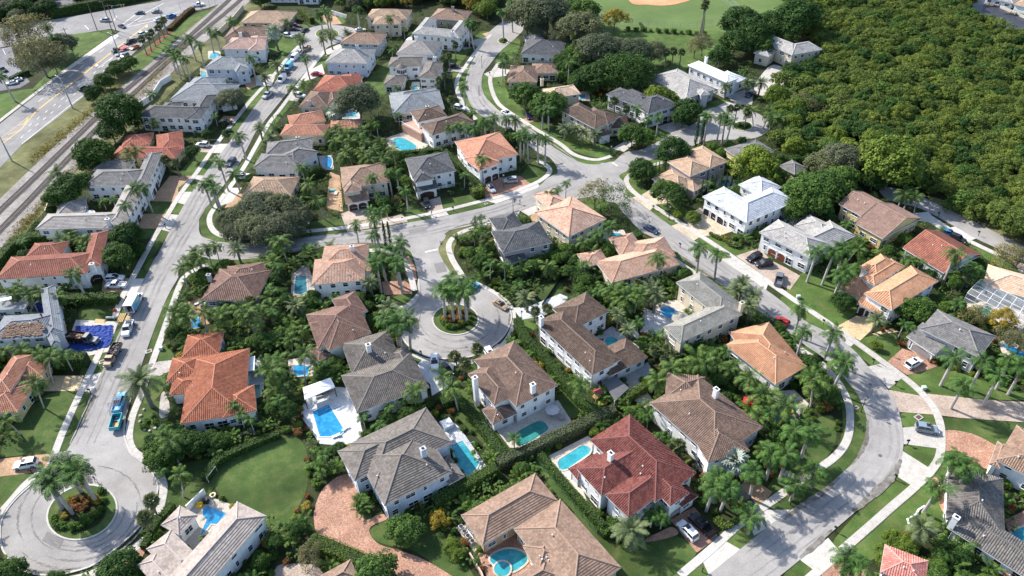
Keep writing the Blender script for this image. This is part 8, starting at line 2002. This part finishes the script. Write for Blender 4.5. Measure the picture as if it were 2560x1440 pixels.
for i in range(6):m=MB();a=i*1.047;m.tube([(1.9*math.cos(a),1.9*math.sin(a),0),(1.9*math.cos(a),1.9*math.sin(a),3.1)],[.14,.14],6);m.build('column',MW['white'],r)
q=G(1702,792,3.2);r=thing('pavilion','eight-sided grey tiled pavilion beside the L-shaped house pool','pavilion',(q.x,q.y,.05));cone(r,2.4,2.8,4.1,MR['greentile'],8)
for i in range(6):m=MB();a=i*1.047;m.tube([(2.0*math.cos(a),2.0*math.sin(a),0),(2.0*math.cos(a),2.0*math.sin(a),2.9)],[.14,.14],6);m.build('column',MW['cream'],r)
q=G(1003,164,6.2);r=thing('bay_turret','round white bay turret with conical roof on the turret house','turret',(q.x,q.y,0));m=MB();m.tube([(0,0,0),(0,0,5.8)],[1.9,1.9],14);m.build('wall',MW['white'],r);cone(r,2.3,5.7,7.0,MR['greybrown'])
for i in range(7):a=3.6+i*.38;m=MB();m.box((1.9*math.cos(a),1.9*math.sin(a),3.6),.1,.5,1.4,a);m.build('window',MGLASS,r)
# covered patio at the white deck
P=[G(762,1000,3.0),G(838,968,3.0),G(826,945,3.0),G(757,970,3.0)];root=thing('patio_cover','flat white patio cover on black posts by the white stone pool deck','patio cover',(P[0].x,P[0].y,0));o=Vector((P[0].x,P[0].y,0));m=MB();m.prism([((p-o).x,(p-o).y) for p in P],2.9,3.15);m.build('roof',plain('flat_white_roof',(.74,.74,.75),.7),root)
for p in P:m=MB();q=p-o;m.box((q.x*.96+.1,q.y*.96,0),.16,.16,2.9);m.build('post',MDARK,root)
for x,y,lb in ((800,992,'left'),(815,986,'middle'),(828,978,'right')):
 q=G(x,y);r=thing('patio_sofa','dark grey patio sofa under the white cover, %s one'%lb,'sofa',(q.x,q.y,.09),.4);m=MB();m.box((0,0,0),1.8,.8,.4);m.build('seat',MW['taupe'],r);m=MB();m.box((0,.4,.4),1.8,.15,.4);m.build('backrest',MDARK,r)
P=[G(1508,955,2.7),G(1540,940,2.7),G(1572,970,2.7),G(1538,1003,2.7)];root=thing('patio_cover','grey flat roofed patio cover below the courtyard house','patio cover',(P[0].x,P[0].y,0));o=Vector((P[0].x,P[0].y,0));m=MB();m.prism([((p-o).x,(p-o).y) for p in P],2.55,2.72);m.build('roof',MR['slate'],root)
for p in P:m=MB();q=p-o;m.box((q.x*.95,q.y*.95,0),.14,.14,2.6);m.build('post',MFRAME,root)
P=[G(619,893,2.9),G(637,890,2.9),G(636,926,2.9),G(617,928,2.9)];root=thing('patio_cover','white flat awning at the right side of the sprawling orange roof','patio cover',(P[0].x,P[0].y,0));o=Vector((P[0].x,P[0].y,0));m=MB();m.prism([((p-o).x,(p-o).y) for p in P],2.8,2.95);m.build('roof',plain('flat_white_roof',(.74,.74,.75),.7),root)
for p in P:m=MB();q=p-o;m.box((q.x,q.y,0),.12,.12,2.8);m.build('post',MFRAME,root)
for p,a,lb in (((492,762),.5,'upper'),((507,764),.5,'lower'),((862,1075),.9,'bottom'),((838,1093),.4,'pool side'),((440,470) if False else (1425,122),.2,'far')):
 q=G(*p);r=thing('sun_lounger','white sun lounger beside a pool, the %s one'%lb,'sun lounger',(q.x,q.y,.09),a);m=MB();m.box((0,0,.28),1.3,.62,.08);m.build('seat',MFRAME,r);m=MB();m.box((.85,0,.34),.75,.62,.07);k=m.build('backrest',MFRAME,r);k.rotation_euler=(0,-.12,0)
 for x in (-.55,.55):
  for y in (-.25,.25):m=MB();m.box((x,y,0),.06,.06,.3);m.build('leg',MFRAME,r)
def ring(p,R_,rr,mat,label,name='pool_float',z=.15):
 q=G(*p);m=MB();n=20
 pts=[(R_*math.cos(6.2832*i/n),R_*math.sin(6.2832*i/n),rr) for i in range(n+1)];m.tube(pts,[rr]*(n+1),8,cap=False);o=m.build(name,mat,smooth=True);o.location=(q.x,q.y,z);return tag(o,label,'pool float')
ring((1975,1030),.55,.2,plain('float_yellow',(.75,.50,.03),.4),'yellow ring float on the green pool');ring((533,1240),.5,.18,plain('float_cream',(.75,.68,.42),.4),'cream ring lying on the shaded backyard lawn');ring((1506,1010),.75,.32,plain('slide_yellow',(.75,.58,.10),.4),'yellow tube slide end of the play house','slide_tube',.3)
q=G(1492,1000);r=thing('play_house','red wooden play house beside the hedge corner','play house',(q.x,q.y,0),.5);m=MB();m.box((0,0,1.2),1.8,1.5,.1);m.build('platform',MPLY,r)
for x in (-.8,.8):
 for y in (-.65,.65):m=MB();m.box((x,y,0),.12,.12,2.6);m.build('post',MPLY,r)
m=MB();m.face([(-1,-.9,2.5),(1,-.9,2.5),(1,0,3.3),(-1,0,3.3)]);m.face([(1,.9,2.5),(-1,.9,2.5),(-1,0,3.3),(1,0,3.3)]);m.build('roof',plain('play_red',(.28,.05,.06),.6),r)
q=G(500,1266);m=MB();m.box((0,0,0),1.1,.9,.5);m.box((0,.35,.5),1.1,.2,.35);o=m.build('pool_chair',plain('float_yellow',(.75,.50,.03),.4));o.location=(q.x,q.y,.1);tag(o,'yellow chair beside the zigzag pool','chair')
q=G(515,1256);m=MB();m.box((0,0,0),1.3,.9,.7);m.box((0,0,.7),1.1,.7,.25);o=m.build('grill',MDARK);o.location=(q.x,q.y,.1);tag(o,'black covered grill at the white terrace wall','grill')
# football goal frame standing by the backyard hedge
q=G(533,1192);r=thing('goal_frame','white goal frame with net standing on the backyard lawn','goal',(q.x,q.y,.05),1.25);m=MB()
for x in (-1.5,1.5):m.tube([(x,0,0),(x,0,1.6)],[.04,.04],5);m.tube([(x,0,1.6),(x,.8,0)],[.03,.03],5)
m.tube([(-1.5,0,1.6),(1.5,0,1.6)],[.04,.04],5);m.build('frame',MFRAME,r);m=MB()
for i in range(14):x=-1.5+3*i/13;m.tube([(x,0,1.6),(x,.8,0)],[.012,.012],3)
for j in range(6):m.tube([(-1.5,.8*j/6,1.6-1.6*j/6),(1.5,.8*j/6,1.6-1.6*j/6)],[.012,.012],3)
m.build('net',MFRAME,r)
for i,p in enumerate([(1153,1322),(1161,1334),(1170,1345),(1181,1358)]):
 q=G(*p);r=thing('air_conditioner',('topmost','second','third','lowest')[i]+' air conditioner in the row left of the big tan roof','air conditioner',(q.x,q.y,.09),.6);m=MB();m.box((0,0,0),.85,.85,.8);m.build('casing',MW['grey'],r);m=MB();m.tube([(0,0,.8),(0,0,.86)],[.36,.36],12);m.build('fan_grille',MDARK,r)
for p,lb in (((1750,1184),'black'),((1758,1192),'grey'),((1072,975),'black')):
 q=G(*p);r=thing('wheelie_bin',lb+' wheelie bin standing '+near_house(q)[0],'bin',(q.x,q.y,.05));m=MB();m.box((0,0,0),.6,.65,1.0,0,0,1.1);m.build('body',MDARK if lb=='black' else MW['taupe'],r);m=MB();m.box((0,0,1.0),.7,.75,.08);m.build('lid',MDARK if lb=='black' else MW['taupe'],r)
q=G(1765,1208);m=MB();m.box((0,0,.3),1.9,.5,.12,.6);m.box((0,0,0),.3,.3,.3);o=m.build('garden_bench',MPLY);o.location=(q.x,q.y,0);tag(o,'pale wooden bench in the side strip right of the deep red roof','bench')
q=G(830,478);m=MB();m.box((0,0,0),2.0,.8,.4);o=m.build('toy_boat',plain('teal_plastic',(.05,.35,.40),.5));o.location=(q.x,q.y,.1);tag(o,'teal plastic tub in the side yard by the tan house','tub')
q=G(840,485);m=MB();m.box((0,0,0),1.0,2.0,.35);o=m.build('storage_box',MW['grey']);o.location=(q.x,q.y,.1);tag(o,'grey storage chest beside the teal tub','chest')
# bay of stepping stones along the lawn edge
for i in range(15):
 x,y=520+i*8.3,1104-i*1.7+3*math.sin(i);q=G(x,y);m=MB();m.box((0,0,0),.5,.8,.06,.1);o=m.build('stepping_stone',MG['pav_gold']);o.location=(q.x,q.y,.02);tag(o,'square stepping stone in the path above the shaded backyard','stepping stone','stepping stones above the backyard')
for i in range(9):
 q=G(849+i*.6,480+i*6);m=MB();m.box((0,0,0),.7,.5,.06,.1);o=m.build('stepping_stone',MG['pav_gold']);o.location=(q.x,q.y,.09);tag(o,'stepping stone in the side yard left of the arched garage house','stepping stone','stepping stones by the arched garage house')
for i in range(5):
 q=G(1955+i*9,1180+i*4);m=MB();m.box((0,0,0),1.6,.6,.08,.9);o=m.build('stepping_stone',MG['deck_cream']);o.location=(q.x,q.y,.06);tag(o,'pale step slab inside the right bend','stepping stone','pale step slabs inside the right bend')
# boulders round the huge date palm
MROCK=plain('pale_rock',(.42,.38,.32),.9,.3,1.5)
for i,p in enumerate([(358,1065),(350,1055),(352,1040),(362,1075),(375,1078),(388,1072),(398,1060),(360,1025)]):
 q=G(*p);m=MB();R=random.Random(i);rr=[R.uniform(.3,.55) for _ in range(9)]
 ring0=[(rr[k]*math.cos(.698*k),rr[k]*math.sin(.698*k),0) for k in range(9)];ring1=[(x*.7,y*.7,.3+.1*R.random()) for x,y,_ in ring0]
 for k in range(9):m.face([ring0[k],ring0[(k+1)%9],ring1[(k+1)%9],ring1[k]])
 m.face(ring1);o=m.build('boulder',MROCK,smooth=False);o.location=(q.x,q.y,.02);tag(o,'pale boulder in the ring round the huge date palm','boulder','boulders round the date palm')
# red mulch rings under the fan palm row
for x,y in [(368,135),(378,124),(389,112),(398,104),(410,92),(422,82)]:
 q=G(x,y);m=MB();m.prism([(1.5*math.cos(.45*i),1.5*math.sin(.45*i)) for i in range(14)],0,.06);o=structure(m.build('mulch_ring',MG['mulch_red']));o.location=(q.x,q.y,.09);o['label']='round red mulch bed under a fan palm by the main road'
# pink balcony and lean-to roofs
P=[G(1052,336,3.1),G(1076,312,3.1),G(1050,296,3.1),G(1004,310,3.1)];c=Vector((P[0].x,P[0].y,0));m=MB();m.prism([((p-c).x,(p-c).y) for p in P],-.0,3.1);o=m.build('balcony_floor',plain('pink_terrace',(.50,.30,.23),.85),HB['root']);o.location=c-HB['c']
m=MB()
for a,b in ((P[0],P[3]),(P[3],P[2]),(P[0],P[1])):
 a,b=a-c,b-c;m.tube([a+Vector((0,0,1)),b+Vector((0,0,1))],[.06,.06],4)
 for i in range(15):q=a.lerp(b,i/14);m.tube([q,q+Vector((0,0,1))],[.04,.04],4)
o=m.build('balustrade',MFRAME,HB['root']);o.location=c-HB['c']
# trampoline-like white spa cover and shade sail
P=[G(1014,100,2.6),G(1030,86,3.4),G(1030,100,2.6)];m=MB();c=Vector((P[0].x,P[0].y,0));m.face([p-c for p in P]);m.face([p-c-Vector((0,0,.04)) for p in P][::-1])
for p in P:m.tube([Vector((p.x,p.y,0))-c,p-c],[.05,.05],5)
o=m.build('shade_sail',MFRAME);o.location=c;tag(o,'white triangular shade sail left of the pale grey U-shaped house','shade sail')
q=G(1118,1065);m=MB();m.box((0,0,0),2.2,2.2,.9,.5);m.box((0,0,.9),2.3,2.3,.1,.5);o=m.build('hot_tub',MFRAME);o.location=(q.x,q.y,.09);tag(o,'white square hot tub at the end of the white pool deck','hot tub')
# bay of dead branches: fountain ring and curved white bench, lower right
m=MB();pts=[G(*p) for p in [(2311,1267),(2296,1276),(2290,1288),(2268,1300),(2272,1312)]];c=pts[0];m.tube([p-c+Vector((0,0,.25)) for p in pts],[.22]*5,6);o=m.build('garden_edging',MFRAME,smooth=True);o.location=c;tag(o,'curving white garden edging under the royal palm, lower right','edging')
# boats and dock at the canal
for p,lb in (((2484,16),'left'),((2525,36),'right')):
 q=G(*p);r=thing('dock','wooden canal dock with piles, the %s one'%lb,'dock',(q.x,q.y,0),-.5);m=MB();m.box((0,0,.7),5,1.4,.12);m.build('decking',MWOODP,r)
 for x in (-2.2,0,2.2):m=MB();m.tube([(x,-.6,-1),(x,-.6,1.6)],[.14,.13],6);m.build('pile',MWOODP,r)
# ---------------------------------------------------------------- people
def person(pos,rz,label,shirt,trousers,hair,z=0.,stride=.25,arm=.5,lean=.0,h=1.72):
 """one skinned body with the shirt and trousers as coloured regions of the surface; hair is a separate piece"""
 k=h/1.72;J=dict(pel=(0,0,.95),bel=(.02+lean*.3,0,1.15),che=(.03+lean*.7,0,1.36),nek=(.04+lean,0,1.49),hed=(.06+lean*1.1,0,1.60),top=(.06+lean*1.15,0,1.70))
 for s,n in ((1,'l'),(-1,'r')):
  f=stride*s
  J['hip'+n]=(0,s*.10,.90);J['kne'+n]=(f*.6+.05,s*.11,.50);J['ank'+n]=(f,s*.11,.09);J['toe'+n]=(f+.17,s*.12,.04)
  J['sho'+n]=(.03+lean*.9,s*.19,1.42);J['elb'+n]=(.02+lean*.8-f*.4,s*.25,1.14);J['wri'+n]=(.12+lean*.8+arm*.35-f*.5,s*.22,.98+arm*.12);J['han'+n]=(.20+lean*.8+arm*.4-f*.5,s*.21,.94+arm*.14)
 names=list(J);E=[('pel','bel'),('bel','che'),('che','nek'),('nek','hed'),('hed','top')]
 for n in 'lr':E+=[('pel','hip'+n),('hip'+n,'kne'+n),('kne'+n,'ank'+n),('ank'+n,'toe'+n),('che','sho'+n),('sho'+n,'elb'+n),('elb'+n,'wri'+n),('wri'+n,'han'+n)]
 rad=dict(pel=.15,bel=.14,che=.16,nek=.06,hed=.10,top=.07,hip=.10,kne=.065,ank=.045,toe=.04,sho=.065,elb=.045,wri=.033,han=.035)
 me=D.meshes.new('person');me.from_pydata([Vector(J[n])*k for n in names],[(names.index(a),names.index(b)) for a,b in E],[])
 o=D.objects.new('person',me);COL.objects.link(o);md=o.modifiers.new('skin','SKIN');md.use_smooth_shade=True
 for i,n in enumerate(names):
  r_=rad.get(n,rad.get(n[:3],.05))*k;me.skin_vertices[0].data[i].radius=(r_,r_)
 me.skin_vertices[0].data[0].use_root=True
 o.modifiers.new('subdiv','SUBSURF').levels=1;dg=bpy.context.evaluated_depsgraph_get();dg.update();em=D.meshes.new_from_object(o.evaluated_get(dg));o.modifiers.clear();o.data=em;D.meshes.remove(me);em.name='person'
 em.materials.clear()
 for m_ in (plain('skin',(.45,.28,.20),.6),shirt,trousers,MDARK):em.materials.append(m_)
 for p in em.polygons:
  z_=p.center.z/k;y_=abs(p.center.y)/k
  p.material_index=3 if z_<.09 else 2 if z_<.95 and y_<.20 else 1 if z_<1.46 and (y_<.2 or z_>1.12) else 0
  p.use_smooth=True
 o.location=(pos[0],pos[1],z);o.rotation_euler=(0,0,rz);tag(o,label,'person')
 m=MB();bmn=bmesh.new();bmesh.ops.create_icosphere(bmn,subdivisions=2,radius=.115*k);c=Vector(J['hed'])*k+Vector((-.02,0,.05))*k
 for f_ in bmn.faces:
  if f_.calc_center_median().z>-.02:m.face([v.co+c for v in f_.verts])
 bmn.free();m.build('hair',hair,o,True);return o
HAIR=plain('dark_hair',(.03,.02,.015),.8)
person(G(239,1203),1.2,'person in a purple top and dark leggings walking past the bottom left island',plain('purple_top',(.25,.05,.40),.8),plain('dark_leggings',(.03,.03,.04),.8),plain('white_cap',(.7,.7,.7),.8),.11)
person(G(339,818),2.2,'person in a blue shirt walking behind the white and teal work pickup',plain('blue_shirt',(.03,.07,.30),.8),plain('dark_leggings',(.03,.03,.04),.8),HAIR,.11)
q=G(107,795,7.1);person(q,-1.2,'person in a red shirt carrying a bundle on the re-roofed house',plain('red_shirt',(.35,.04,.05),.8),plain('dark_leggings',(.03,.03,.04),.8),HAIR,7.0,.2,1.2)
q=G(96,806,6.9);person(q,.6,'person crouching in dark clothes on the re-roofed house',plain('dark_shirt',(.05,.05,.06),.8),plain('dark_leggings',(.03,.03,.04),.8),HAIR,6.6,.3,.8,.25,1.3)
q=G(1956,842);person(q,0.5,'person in dark clothes standing beside the right street',plain('dark_shirt',(.05,.05,.06),.8),plain('dark_leggings',(.03,.03,.04),.8),HAIR,.1)
